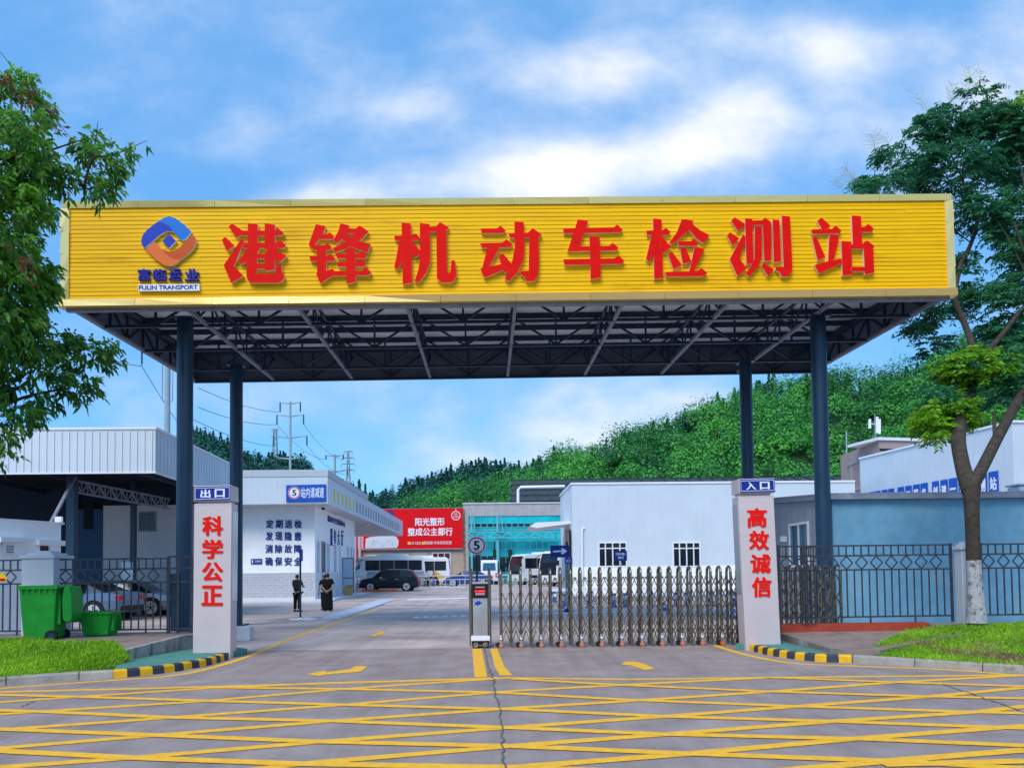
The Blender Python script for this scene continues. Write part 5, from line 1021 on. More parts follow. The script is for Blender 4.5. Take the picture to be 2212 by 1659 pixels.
# ================================================================== VEHICLES (front towards local +x)
def make_car(name, label, prof, Wd, paint, wheels, wr=.36, glass_segs=(), ws=(), rear='tail_red', loc=(0,0,0), rz=0, detail=True):
    root = thing(name, label, 'car', (0, 0, 0)); hw = Wd/2; S = []; GW = {}
    xs = [p[0] for p in prof]; xa, xb = min(xs), max(xs)
    for x, zb, bl, rf, k in prof:
        w_ = hw*k; cab = rf > bl+.02
        h = [(0,zb),(w_*.88,zb),(w_,zb+.16),(w_*1.005,zb+(bl-zb)*.62),(w_*.965,bl),(w_*(.80 if cab else .90),rf-.05 if cab else bl+.015),(w_*(.68 if cab else .7),rf if cab else bl+.04),(0,(rf+.025) if cab else bl+.055)]
        S.append([(x, y, z) for y, z in h]+[(x, -y, z) for y, z in h[-2:0:-1]])
    n = len(S[0]); body, gl = MB(), MB()
    for i in range(len(S)-1):
        for j in range(n):
            q = [S[i][j], S[i][(j+1) % n], S[i+1][(j+1) % n], S[i+1][j]]; jj = j if j < 7 else n-1-j
            isg = (i in glass_segs and jj == 4) or (i in ws and jj in (5, 6))
            (GW.setdefault((jj > 4, j < 7 if jj == 4 else 0, i > 6 if jj > 4 else i), MB()) if isg else body).add(q[::-1], [(0,1,2,3)], 0, True)
    body.add(S[0], [tuple(range(n))]); body.add(S[-1], [tuple(range(n-1,-1,-1))])
    o = body.build('body', paint, root); [g_.build('windscreen' if k_[0] else 'window', 'dark_glass', root) for k_, g_ in GW.items()]
    for x in wheels:
        for s in (-1, 1):
            mb = MB(); y = s*hw
            mb.tube((x, y*.80, wr), (x, y*1.012, wr), wr*1.16, 22, 2); mb.tube((x, y*.82, wr), (x, y*1.03, wr), wr, 22, 0); mb.tube((x, y*1.03, wr), (x, y*1.036, wr), wr*.72, 18, 1)
            for k in range(5): a = k*2*math.pi/5; mb.beam((x, y*1.038, wr), (x+wr*.6*math.cos(a+.3), y*1.038, wr+wr*.6*math.sin(a+.3)), .035, .01, 0, up=(0,1,0))
            mb.build('wheel', ['rubber', 'rim', 'black_plastic'], root)
    zl = prof[1][2]
    for s in (-1, 1):
        mb = MB(); mb.box((xa-.015, s*hw*.52 if s > 0 else -hw*.93, zl-.22), (.2, 0, 0), (0, hw*.41, 0), (0, 0, .16)); mb.build('tail_light', rear, root, bevel=.02)
        mb = MB(); mb.box((xb-.22, s*hw*.50 if s > 0 else -hw*.90, .66), (.2, 0, 0), (0, hw*.40, 0), (0, 0, .13)); mb.build('headlight', 'lamp_clear', root, bevel=.02)
        mb = MB(); mb.cb((prof[ws[-1]][0]-.05 if ws else .9, s*(hw+.08), 1.0), .16, .2, .13); mb.build('mirror', 'chrome', root, bevel=.03)
        if detail:
            for x in (-.75, .25): mb = MB(); mb.box((x, s*hw*.985 if s > 0 else -hw*.985-.02, .93), (.2, 0, 0), (0, .02, 0), (0, 0, .035)); mb.build('handle', 'chrome', root)
    mb = MB(); mb.box((xa-.02, -hw*.8, .36), (.1, 0, 0), (0, hw*1.6, 0), (0, 0, .2)); mb.box((xb-.08, -hw*.8, .3), (.1, 0, 0), (0, hw*1.6, 0), (0, 0, .2)); mb.build('bumper', 'black_plastic', root, bevel=.03)
    root.location = loc; root.rotation_euler = (0, 0, rz); return root
SUV = [(-2.35,.42,.78,.78,.86),(-2.30,.34,1.0,1.0,.93),(-2.18,.28,1.10,1.12,.96),(-1.85,.26,1.12,1.60,.985),(-1.45,.25,1.12,1.70,1),(-1.0,.25,1.11,1.73,1),(-.9,.25,1.11,1.735,1),(.05,.25,1.09,1.73,1),(.15,.25,1.09,1.725,1),(.62,.25,1.08,1.66,1),(1.30,.25,1.06,1.09,.99),(1.5,.26,1.03,1.03,.98),(2.05,.28,.96,.96,.95),(2.28,.32,.82,.82,.90),(2.36,.40,.62,.62,.84)]
Yc = 61.5; c = D(843, 1276, Yc)
make_car('parked_car', 'black sport utility car parked side on by the railing with its front to the left', SUV, 1.88, 'car_black', (-1.42, 1.42), .37, (3,4,6,8), (2,9), loc=(c.x, Yc, yz(Yc)), rz=math.pi)
SED = [(-2.3,.40,.72,.72,.84),(-2.25,.32,.98,.98,.92),(-1.95,.27,1.02,1.02,.97),(-1.70,.25,1.03,1.06,.985),(-1.05,.22,1.00,1.38,1),(-.5,.22,.98,1.45,1),(-.4,.22,.98,1.455,1),(.35,.22,.96,1.44,1),(.45,.22,.96,1.43,1),(.62,.22,.95,1.38,1),(1.32,.22,.93,.96,.99),(1.5,.24,.91,.91,.98),(2.05,.26,.82,.82,.94),(2.28,.30,.68,.68,.88),(2.34,.38,.52,.52,.82)]
c = D(196, 1338, 28.2); make_car('parked_car', 'silver car with red tail light behind the fence and the small green bin', SED, 1.8, 'car_silver', (-1.38, 1.42), .36, (4,5,7,8,9), (3,9), loc=(D(146,1240,28.6).x+.25, 28.6, 0), rz=math.pi-.10)
c = D(372, 1322, 33.0); make_car('parked_car', 'grey car under the open shed beside the left gate column', SED, 1.8, 'car_grey', (-1.38, 1.42), .36, (4,5,7,8,9), (3,9), loc=(D(296,1240,32.6).x, 31.6, 0), rz=.04)
c = D(1012, 1250, 73.5); make_car('parked_car', 'dark blue car behind the railing just left of the gate drive unit', SED, 1.8, 'car_blue', (-1.38, 1.42), .36, (4,5,7,8,9), (3,9), loc=(c.x, 73.5, yz(73.5)), rz=math.pi)
def make_bus(name, label, Ln, Wd, H, body, loc, rz, low=None, stripe=None, ac=True, cat='coach'):
    root = thing(name, label, cat, (0, 0, 0)); hw = Wd/2; xf, xr = Ln/2, -Ln/2
    prof = [(xr+.05,.35),(xr,.9),(xr+.06,H*.62),(xr+.16,H*.93),(xr+.42,H),(xf-.9,H),(xf-.45,H*.96),(xf-.16,H*.66),(xf,.95),(xf-.06,.36)]
    mb = MB(); mb.prism([Vector((x, -hw, z)) for x, z in prof], (0, Wd, 0)); mb.build('body', body, root, bevel=.09)
    z0, z1 = H*.53, H*.86
    for s in (-1, 1):
        k = max(3, int(Ln/1.35)); xs = np.linspace(xr+.4, xf-.55, k+1)
        for i in range(k): mb = MB(); mb.box((xs[i]+.02, s*hw-(.004 if s < 0 else -.0), z0), (xs[i+1]-xs[i]-.04, 0, 0), (0, s*.012, 0), (0, 0, z1-z0)); mb.build('window', 'dark_glass', root)
        if stripe: mb = MB(); mb.prism([Vector((xr+.3, s*(hw+.003), .7)), Vector((xr+1.1, s*(hw+.003), .7)), Vector((xr+1.9, s*(hw+.003), z0-.1)), Vector((xr+1.4, s*(hw+.003), z0-.1))], (0, s*.006, 0)); mb.build('stripe', stripe, root)
        if low: mb = MB(); mb.box((xr+.2, s*hw, .4), (Ln-.9, 0, 0), (0, s*.006, 0), (0, 0, z0-.5)); mb.build('side_band', low, root)
        mb = MB(); mb.box((xf-.10, s*hw*.55 if s > 0 else -hw*.9, .62), (.1, 0, 0), (0, hw*.35, 0), (0, 0, .18)); mb.build('headlight', 'lamp_clear', root)
        mb = MB(); mb.box((xr-.02, s*hw*.72 if s > 0 else -hw*.93, .75), (.06, 0, 0), (0, hw*.21, 0), (0, 0, .42)); mb.build('tail_light', 'tail_red', root)
        for x in (xf-1.6, xr+1.7):
            mb = MB(); mb.tube((x, s*hw*.78, .46), (x, s*hw*1.02, .46), .55, 20, 2); mb.tube((x, s*hw*.8, .45), (x, s*hw*1.03, .45), .45, 20, 0); mb.tube((x, s*hw*1.03, .45), (x, s*hw*1.035, .45), .25, 14, 1); mb.build('wheel', ['rubber', 'rim', 'black_plastic'], root)
        mb = MB(); mb.beam((xf-.4, s*hw, H*.9), (xf+.1, s*(hw+.25), H*.8), .05); mb.cb((xf+.1, s*(hw+.25), H*.58), .14, .2, .45); mb.build('mirror', 'black_plastic', root)
    f = lambda z: np.interp(z, [.95, H*.66, H*.96], [xf, xf-.16, xf-.45])+.012
    mb = MB(); zs = [1.0, H*.66, H*.93]
    for a, b in zip(zs, zs[1:]): mb.prism([Vector((f(a), -hw*.92, a)), Vector((f(a), hw*.92, a)), Vector((f(b), hw*.86, b)), Vector((f(b), -hw*.86, b))], (-.03, 0, 0))
    mb.build('windscreen', 'dark_glass', root)
    mb = MB(); mb.prism([Vector((xr+.04, -hw*.78, H*.58)), Vector((xr+.04, hw*.78, H*.58)), Vector((xr+.13, hw*.7, H*.88)), Vector((xr+.13, -hw*.7, H*.88))], (-.03, 0, 0)); mb.build('rear_window', 'blue_glass', root)
    if ac: mb = MB(); mb.cb((-.3, 0, H-.01), Ln*.42, Wd*.7, .2); mb.build('roof_unit', body, root, bevel=.06)
    root.location = loc; root.rotation_euler = (0, 0, rz); return root
c = D(836, 1250, 75.5); make_bus('coach', 'white coach with dark windscreen parked directly behind the black car', 6.6, 2.4, 3.0, 'bus_white', (c.x+.3, 75.5, yz(75)), math.pi+.42, 'bus_grey')
c = D(912, 1250, 78.5); make_bus('coach', 'white coach with yellow stripe parked just right of the black car', 7.0, 2.4, 2.85, 'bus_white', (c.x-.6, 78.5, yz(78)), math.pi+.05, None, 'bus_yellow')
c = D(1058, 1250, 80); make_bus('minibus', 'small white minibus seen from behind near the glass building', 5.4, 1.72, 2.5, 'bus_white', (c.x, 81, yz(80)), math.pi/2, None, None, False, 'minibus')
c = D(1163, 1250, 76); make_bus('coach', 'white coach with raked windscreen left of the arrow sign', 8.0, 2.4, 3.05, 'bus_white', (c.x+1.0, 78.0, yz(76)), math.pi+.55)
c = D(1215, 1250, 70); make_bus('coach', 'coach with orange lower side just behind the arrow sign', 8.0, 2.45, 3.2, 'bus_white', (c.x+1.6, 72.0, yz(71)), math.pi+.72, 'bus_yellow')
# ================================================================== BINS
def make_bin(name, label, loc, rz, ht, wd, dp, paint, lid_open, wheels=True):
    t = thing(name, label, 'bin', (0, 0, 0)); mb = MB(); z0 = .06; q = .80
    def ring(k, z, e=0): return [Vector((-wd/2*k-e, -dp/2*k-e, z)), Vector((wd/2*k+e, -dp/2*k-e, z)), Vector((wd/2*k+e, dp/2*k+e, z)), Vector((-wd/2*k-e, dp/2*k+e, z))]
    rs = [ring(q, z0), ring(q+.03, z0+ht*.1), ring(q+(1-q)*.55, ht*.5), ring(.99, ht*.93)]; V = [p for r in rs for p in r]
    F = [(i*4+j, i*4+(j+1) % 4, (i+1)*4+(j+1) % 4, (i+1)*4+j) for i in range(3) for j in range(4)]; mb.add(V, F+[(3,2,1,0)])
    mb.build('body', [paint], t, bevel=.03)
    mb = MB(); o_, i_ = ring(1, ht*.92, .03), ring(.94, ht*.92); V = o_+[v+ZX*ht*.06 for v in o_]+[v+ZX*ht*.06 for v in i_]+i_
    mb.add(V, [(j, (j+1) % 4, 4+(j+1) % 4, 4+j) for j in range(4)]+[(4+j, 4+(j+1) % 4, 8+(j+1) % 4, 8+j) for j in range(4)]+[(8+j, 8+(j+1) % 4, 12+(j+1) % 4, 12+j) for j in range(4)]+[(j+1 if j < 3 else 0, j, 12+j, 12+(j+1) % 4) for j in range(4)])
    for x in np.linspace(-wd*.4, wd*.4, 6): mb.box((x-.01, -dp/2-.03, ht*.86), (.02, 0, 0), (0, .05, 0), (0, 0, ht*.06))
    mb.build('rim', paint, t)
    mb = MB(); mb.box((-wd/2*.98, -dp/2*.93, ht*.905), (wd*.96, 0, 0), (0, dp*.92, 0), (0, 0, .008)); mb.build('inside', 'black_plastic', t)
    mb = MB()
    if wheels: mb.tube((wd/2+.09, -dp*.36, ht*.96), (wd/2+.09, dp*.36, ht*.96), .018, 8)
    for y in (-.36, 0, .36) if wheels else (): mb.beam((wd/2, dp*y, ht*.94), (wd/2+.09, dp*y, ht*.965), .03)
    if wheels: mb.build('handle', paint, t)
    for y in (-.32, .29): mb = MB(); mb.box((wd/2*.9, dp*y, ht*.3), (.07, 0, 0), (0, .03, 0), (0, 0, ht*.52)); mb.build('rib', paint, t)
    mb = MB()
    if lid_open:
        pts = []; L_ = ht*.62; 
        for k in range(9): a = math.pi*k/8; pts.append(Vector((wd/2+.14+.0*k+.055-.08*math.cos(a)*1.1, -dp*.44, ht*.42+0-.10*math.sin(a)*1.0)))
        pts += [Vector((wd/2+.27, -dp*.44, ht*.80)), Vector((wd/2+.22, -dp*.44, ht*.97)), Vector((wd/2+.13, -dp*.44, ht*.95)), Vector((wd/2+.09, -dp*.44, ht*.75))]
        mb.prism(pts, (0, dp*.88, 0)); mb.build('lid', 'bin_bright', t, bevel=.02)
    if wheels:
        for y in (-dp/2*.86, dp/2*.86):
            mb = MB(); mb.tube((wd/2*.72, y-.035, .115), (wd/2*.72, y+.035, .115), .115, 20, 0); mb.tube((wd/2*.72, y-.04, .115), (wd/2*.72, y+.04, .115), .06, 14, 1); mb.build('wheel', ['rubber', 'dark_steel'], t)
        mb = MB(); mb.tube((wd/2*.72, -dp/2*.8, .115), (wd/2*.72, dp/2*.8, .115), .018, 8); mb.build('axle', 'dark_steel', t)
    t.location = loc; t.rotation_euler = (0, 0, rz); return t
c = D(96, 1384, 15.6); make_bin('wheeled_bin', 'large dusty green wheeled bin with its lid hanging open', (c.x, 15.6, .325), .12, 1.14, .70, .62, 'bin_green', True)
mbx = D(217, 1384, 16.2); make_bin('litter_bin', 'small bright green lidless bin in front of the silver car', (mbx.x, 16.2, .325), .0, .56, .64, .5, 'bin_bright', False, False)
mb = MB(); p = Vector((D(212,1384,15.7).x, 15.7, .33)); mb.box(p+Vector((-.2,0,0)), (.32,.02,0), (0,.12,0), (0,0,.03)); tag(mb.build('wood_board', 'rail_pale', org=p), 'small pale board lying on the concrete between the bins', 'board')
# ================================================================== PEOPLE
def person(label, loc, rz, H, pose, top, legs, hair, skirt=False, bag=False):
    t = thing('person', label, 'person', (0, 0, 0)); k = H/1.70
    Vv = [(0,0,.93),(0,.005,1.10),(0,.0,1.30),(0,0,1.44),(0,.015,1.51),(0,.02,1.58),(0,.03,1.65)]; Ed = [(0,1),(1,2),(2,3),(3,4),(4,5),(5,6)]; R_ = [(.12,.085),(.125,.09),(.165,.105),(.085,.07),(.052,.055),(.074,.088),(.062,.075)]
    Vv.append((0,.115,1.575)); Ed.append((5,7)); R_.append(.018)
    for s, arm in ((-1, pose['L']), (1, pose['R'])):
        b = len(Vv); pts = [(s*.185,0,1.40)]+[tuple(p) for p in arm]; Vv += pts; Ed += [(2,b)]+[(b+i, b+i+1) for i in range(len(pts)-1)]; R_ += [.058,.043,.032,.034][:len(pts)]
        w_, h_ = Vector(pts[-2]), Vector(pts[-1]); d = (h_-w_).normalized(); x = d.cross(Vector((0,1,0))); x = x.normalized() if x.length > .1 else Vector((1,0,0))
        for f, (o, l) in enumerate(((-.03,.085),(-.012,.10),(.006,.095),(.024,.08))): e = len(Vv); q0 = h_+x*o+d*.03; q1 = h_+x*o*1.2+d*l+Vector((0,.012,0)); Vv += [tuple(q0), tuple(q1)]; Ed += [(b+len(pts)-1, e),(e,e+1)]; R_ += [.011,.008]
        e = len(Vv); Vv += [tuple(h_-x*.045+d*.02)]; Ed.append((b+len(pts)-1, e)); R_.append(.011)
    for s in (-1, 1):
        b = len(Vv); Vv += [(s*.095,0,.86),(s*.105,.01,.48),(s*.11,-.02,.09),(s*.12,.13,.035)]; Ed += [(0,b),(b,b+1),(b+1,b+2),(b+2,b+3)]; R_ += [.066,.055,.042,.036]
    V, F = skin_fig([tuple(c*k for c in p) for p in Vv], Ed, [(tuple(c*k for c in r) if hasattr(r,'__len__') else r*k) for r in R_], 1); mb = MB(); mb.add(V, F, 0, True); mb.build('body', 'skin', t)
    Vv = [(0,0,.90),(0,.005,1.10),(0,0,1.30),(0,0,1.43)]; Ed = [(0,1),(1,2),(2,3)]; R_ = [(.215,.165),(.185,.14),(.195,.135),(.10,.085)]
    for s, arm in ((-1, pose['L']), (1, pose['R'])):
        b = len(Vv); sh = Vector((s*.19,0,1.40)); el = Vector(arm[0]); Vv += [tuple(sh), tuple(sh.lerp(el,.8))]; Ed += [(2,b),(b,b+1)]; R_ += [.075,.066]
    V, F = skin_fig([tuple(c*k for c in p) for p in Vv], Ed, [(tuple(c*k for c in r) if hasattr(r,'__len__') else r*k) for r in R_], 1); mb = MB(); mb.add(V, F, 0, True); mb.build('shirt', top, t)
    if skirt:
        mb = MB(); prof = [(.165,1.06),(.185,.92),(.205,.70),(.215,.45),(.225,.20),(.215,.06),(.15,.05)]; n = 20; vs = []
        for r, z in prof: vs += [Vector((r*k*math.cos(2*math.pi*j/n)*1.05*(1+.04*math.sin(j*2.5)*(1.1-z)), r*k*math.sin(2*math.pi*j/n)*.75, z*k)) for j in range(n)]
        mb.add(vs, [(i*n+j, i*n+(j+1) % n, (i+1)*n+(j+1) % n, (i+1)*n+j)[::-1] for i in range(len(prof)-1) for j in range(n)], 0, True); mb.build('skirt', legs, t)
    else:
        Vv = [(0,0,.96)]; Ed = []; R_ = [(.21,.16)]
        for s in (-1, 1): b = len(Vv); Vv += [(s*.095,0,.84),(s*.108,.01,.48),(s*.112,-.015,.10)]; Ed += [(0,b),(b,b+1),(b+1,b+2)]; R_ += [.108,.085,.074]
        V, F = skin_fig([tuple(c*k for c in p) for p in Vv], Ed, [(tuple(c*k for c in r) if hasattr(r,'__len__') else r*k) for r in R_], 1); mb = MB(); mb.add(V, F, 0, True); mb.build('trousers', legs, t)
    mb = MB(); n = 14; vs = []; rings = 7
    for i in range(rings):
        a = math.pi*.62*i/(rings-1)
        for j in range(n): vs.append(Vector((.084*math.sin(a)*math.cos(2*math.pi*j/n), .012+.100*math.sin(a)*math.sin(2*math.pi*j/n)-.018*(1-math.cos(a)), 1.595+.112*math.cos(a)+(.05 if math.sin(2*math.pi*j/n) > .35 and i > 3 else 0)))*k)
    mb.add(vs, [(i*n+j, (i+1)*n+j, (i+1)*n+(j+1) % n, i*n+(j+1) % n) for i in range(rings-1) for j in range(n)], 0, True)
    if skirt: mb.lathe(Vector((0,-.085,1.60))*k, [(0,-.05*k),(.045*k,-.03*k),(.055*k,0),(.04*k,.035*k),(0,.05*k)], 10)
    mb.build('hair', hair, t)
    for s in (-1, 1): mb = MB(); mb.tube((s*.12*k, -.08*k, 0), (s*.12*k, .17*k, 0), .045*k, 8); [setattr(v, 'z', max(.0, v.z+.03*k)) for v in mb.v]; mb.build('shoe', 'black_plastic', t)
    t.location = loc; t.rotation_euler = (0, 0, rz); return t
c = G(642, 1321); person('man in dark clothes with bowed head holding a phone behind the sign pole', (c.x, c.y, 0), -.35, 1.60, {'L':[(-.26,.06,1.14),(-.14,.28,1.16),(-.08,.34,1.20)], 'R':[(.28,.06,1.14),(.20,.28,1.12),(.12,.34,1.16)]}, 'cloth_dark', 'cloth_black', 'hair')
c = G(708, 1320); person('woman in black tee and long black skirt with hands clasped behind her back', (c.x, c.y, 0), .10, 1.64, {'L':[(-.27,-.06,1.13),(-.10,-.20,.94),(-.02,-.21,.88)], 'R':[(.27,-.06,1.13),(.10,-.20,.94),(.0,-.23,.89)]}, 'cloth_black', 'cloth_black', 'hair_brown', True)
c = G(698.5, 1318.5); person('person in black half hidden to the left of the woman in the long skirt', (c.x-.02, c.y+.35, 0), .5, 1.58, {'L':[(-.27,.0,1.12),(-.28,.05,.86),(-.28,.07,.79)], 'R':[(.27,.0,1.12),(.27,.05,.86),(.27,.07,.79)]}, 'cloth_black', 'cloth_black', 'hair')
c = D(921, 1250, 71); person('small distant person with dark skirt walking behind the railing', (c.x, 71, yz(71)), 2.6, 1.55, {'L':[(-.26,.0,1.12),(-.3,.15,.95),(-.2,.3,1.0)], 'R':[(.27,.0,1.12),(.27,.05,.86),(.27,.07,.79)]}, 'cloth_pale', 'cloth_black', 'hair', True)
c = D(937, 1250, 71.5); person('small distant person in blue jeans behind the railing', (c.x, 71.5, yz(71)), 1.2, 1.55, {'L':[(-.27,.0,1.12),(-.28,.05,.86),(-.28,.07,.79)], 'R':[(.27,.0,1.12),(.27,.05,.86),(.27,.07,.79)]}, 'cloth_pink', 'jeans', 'hair')
# ================================================================== POWER LINES
def arm_pole(label, u, Y, vtop, wpx, arms, vbot=1245, name='power_pole', ins=21):
    a = D(u, vtop, Y); zb = 0; t = thing(name, label, 'power pole', (a.x, Y, zb)); s = Y/FPX; mb = MB(); mb.tube((a.x, Y, zb), (a.x, Y, a.z), wpx*s*.6, 12, 0, r2=wpx*s*.42); mb.build('mast', 'pole_grey', t); ends = []
    for v, hwd in arms:
        z = D(u, v, Y).z; mb = MB()
        for sg in (-1, 1): mb.path([(a.x, Y, z-.25), (a.x+sg*hwd*s, Y, z)], [wpx*s*.34, wpx*s*.12], 6)
        mb.build('cross_arm', 'pole_grey', t)
        for sg in (-1, 1): mb = MB(); e = Vector((a.x+sg*hwd*s, Y, z)); mb.tube(e, e-ZX*ins*s, .10*Y/110, 6); ends.append(e-ZX*ins*s); mb.build('insulator', 'insulator', t)
    return ends
E1 = arm_pole('grey tubular power pole with four cross arms above the hall roof', 627, 112, 867, 5.6, [(869,22),(896,29),(942,36),(988,30)])
E2 = arm_pole('smaller grey tubular power pole with two cross arms right of the hall sign board', 723, 160, 981, 6, [(983,19),(1016,28)], ins=9)
a = D(362, 790, 62); t = thing('power_pole', 'thick pale power pole rising behind the open shed roof', 'power pole', (a.x, 62, 0)); mb = MB(); mb.tube((a.x, 62, 0), (a.x, 62, 21.5), .27, 14, r2=.22); mb.build('mast', 'pole_grey', t)
mb = MB()
for sg in (-1, 1): x = a.x+sg*.42; mb.path([(a.x, 62, 19.6), (x, 62, 19.6), (x, 62, 15.8), (a.x, 62, 15.8)], .035, 6)
mb.build('bracket', 'light_steel', t); mb = MB(); mb.path([(a.x, 62, 20.5), (a.x-2.1, 62, 21)], [.12, .06], 6); mb.build('cross_arm', 'pole_grey', t); mb = MB(); e0 = Vector((a.x-2.1, 62, 21)); mb.lathe(e0-ZX*2.3, [(.02,0)]+[(.09 if k % 2 else .05, .2+k*.12) for k in range(16)]+[(.02,2.25)], 8); mb.build('insulator', 'insulator', t)
def lattice(label, u, Y, vt, vb, wt, wb, arms):
    s = Y/FPX; a, b = D(u, vt, Y), D(u, vb, Y); t = thing('lattice_tower', label, 'pylon', (a.x, Y, b.z-6)); mb = MB(); n = 7; q = []
    for i in range(n+1):
        k = i/n; w_ = (wt+(wb-wt)*k**1.4)*s; z = a.z+(b.z-6-a.z)*k; q.append([Vector((a.x+sx_*w_, Y+sy_*w_, z)) for sx_, sy_ in ((-1,-1),(1,-1),(1,1),(-1,1))])
    for i in range(n):
        for j in range(4): mb.beam(q[i][j], q[i+1][j], .22*Y/260); mb.beam(q[i][j], q[i+1][(j+1) % 4], .12*Y/260); mb.beam(q[i][(j+1) % 4], q[i+1][j], .12*Y/260)
    mb.build('mast', 'pole_grey', t); mb = MB()
    for v, h in arms: z = D(u, v, Y).z; mb.path([(a.x-h*s, Y, z-.1), (a.x-h*s*.8, Y, z+.25), (a.x, Y, z+.2), (a.x+h*s*.8, Y, z+.25), (a.x+h*s, Y, z-.1)], [.1,.2,.3,.2,.1], 5); [mb.tube((a.x+sg*h*s, Y, z), (a.x+sg*h*s, Y, z-.9), .12, 5) for sg in (-1, 1)]
    mb.build('cross_arm', 'pole_grey', t); return a
lattice('lattice pylon with three curved arms right of the smaller power pole', 752, 260, 975, 1044, 1.6, 6, [(976,9),(990,13),(1003,15),(1016,13)])
lattice('faint lattice pylon partly behind the four armed power pole', 594, 330, 927, 990, 3, 6.5, [(928,7.5),(943,9)])
lattice('tiny lattice pylon on the dark ridge above the hall canopy end', 848, 380, 1046, 1070, .8, 2.2, [(1049,4),(1055,5)])
t = thing('power_pole', 'slim wooden pole with short cross arms on the middle hillside', 'power pole', D(1196, 1020, 215)); mb = MB(); a = D(1196, 963, 215); mb.tube(D(1197, 1030, 215), a, .28, 7); mb.build('mast', 'bark_far', t); mb = MB()
for v, h in ((968,9),(983,6)): p = D(1196, v, 215); mb.beam(p-Vector((h*.13,0,.1)), p+Vector((h*.13,0,.1)), .22)
mb.build('cross_arm', 'bark_far', t)
def wire(label, pts, sag, r=.028):
    P = []
    for a, b in zip(pts, pts[1:]):
        for i in range(12): k = i/12; P.append(a.lerp(b, k)-ZX*sag*4*k*(1-k))
    P.append(pts[-1]); mb = MB(); mb.path(P, r, 4); tag(mb.build('power_line', 'wire', org=P[0]), label, 'cable')
wire('thin cable crossing the sky above the left tree down to the sign', [D(-30, 75, 30), D(300, 470, 34)], .1, .012)
for i, (u, v, lab) in enumerate(((428,838,'cable from the gap between left columns to the top arm of the four armed pole'),(428,880,'cable running to the left insulator of the second arm of the four armed pole'),(415,905,'cable running to the left insulator of the third arm of the four armed pole'))): wire(lab, [D(u, v, 66), E1[[0,2,4][i]]], .5, .03)
wire('upper right cable from the four armed pole down to the smaller pole', [E1[3], E2[1]], 1.2, .035); wire('lower right cable from the four armed pole down to the smaller pole', [E1[5], E2[3]], 1.2, .035); wire('left cable from the four armed pole down to the smaller pole', [E1[2], E2[0]], 1.2, .035); wire('cable from the left insulator over the open shed towards the hall', [e0-ZX*2.3, D(440, 985, 80)], .4, .03); wire('cable from behind the left tree to the insulator over the open shed', [D(150, 738, 45), e0-ZX*2.3], .3, .025)
# ================================================================== HILLS
SKY_N = [(880,1100),(960,1080),(1060,1060),(1140,1035),(1186,1018),(1233,992),(1273,985),(1310,965),(1361,948),(1398,938),(1439,930),(1480,912),(1520,898),(1562,878),(1600,868),(1630,850),(1690,842),(1742,830),(1790,825),(1840,830),(1890,835),(1925,828),(1960,810),(2014,785),(2100,745),(2212,715),(2400,700),(2700,720)]
SKY_F = [(640,1110),(760,1085),(800,1075),(832,1072),(862,1066),(880,1050),(902,1042),(924,1034),(963,1024),(1007,1008),(1040,1004),(1071,1005),(1115,1010),(1152,1012),(1200,1016),(1300,1040),(1500,1080)]
SKY_L = [(250,990),(330,965),(400,952),(440,944),(460,949),(497,968),(527,984),(560,998),(612,998),(640,996),(668,1016),(720,1050),(800,1090)]
def hill(name, skyl, Y0, Yr, lift, nu=70, nv=26):
    us = np.array([p[0] for p in skyl], float); vs = np.array([p[1] for p in skyl], float); U = np.linspace(us[0], us[-1], nu)
    zr = np.array([D(u, np.interp(u, us, vs), Yr).z-lift for u in U]); A = np.array([D(u, 1235, Yr).x/Yr for u in U])
    def zf_(a, Y):
        z = np.interp(a, A, zr); s = np.clip((Y-Y0)/(Yr-Y0), 0, 1.6); b = np.where(s < 1, s**.85, 1-.35*(s-1)); return .2+(np.maximum(z, .5)-.2)*b+.5*np.sin(a*61+Y*.11)+.4*np.sin(a*37-Y*.19)
    V = []; 
    for i in range(nu):
        for j in range(nv): Y = Y0+(Yr*1.35-Y0)*j/(nv-1); V.append((A[i]*Y, Y, zf_(A[i], Y)-.6))
    F = [(i*nv+j, (i+1)*nv+j, (i+1)*nv+j+1, i*nv+j+1) for i in range(nu-1) for j in range(nv-1)]; tag(np_mesh(name, V, F, 'hill_soil', smooth=True), kind='structure'); return zf_, A
hN, aN = hill('hill', SKY_N, 124, 215, 1.6); hF, aF = hill('hill', SKY_F, 230, 330, 2.5); hL, aL = hill('hill', SKY_L, 190, 300, 2.5)
def cards(C, n_out, size, tint):
    n = len(C); d = n_out+rng.normal(0, .3, (n, 3)); d /= np.linalg.norm(d, axis=1, keepdims=True); r = rng.normal(size=(n, 3)); x = np.cross(d, r); x /= np.linalg.norm(x, axis=1, keepdims=True); y = np.cross(d, x)
    s = size[:, None]/2; k1, k2 = rng.uniform(.6, 1, (n, 1)), rng.uniform(.35, .9, (n, 1)); V = np.stack([C-x*s*k1, C-y*s*k2, C+x*s*k1, C+y*s*k2], 1); F = (np.arange(n)*4)[:, None]+np.arange(4)[None]
    return V.reshape(-1, 3), F, np.repeat(tint, 4)
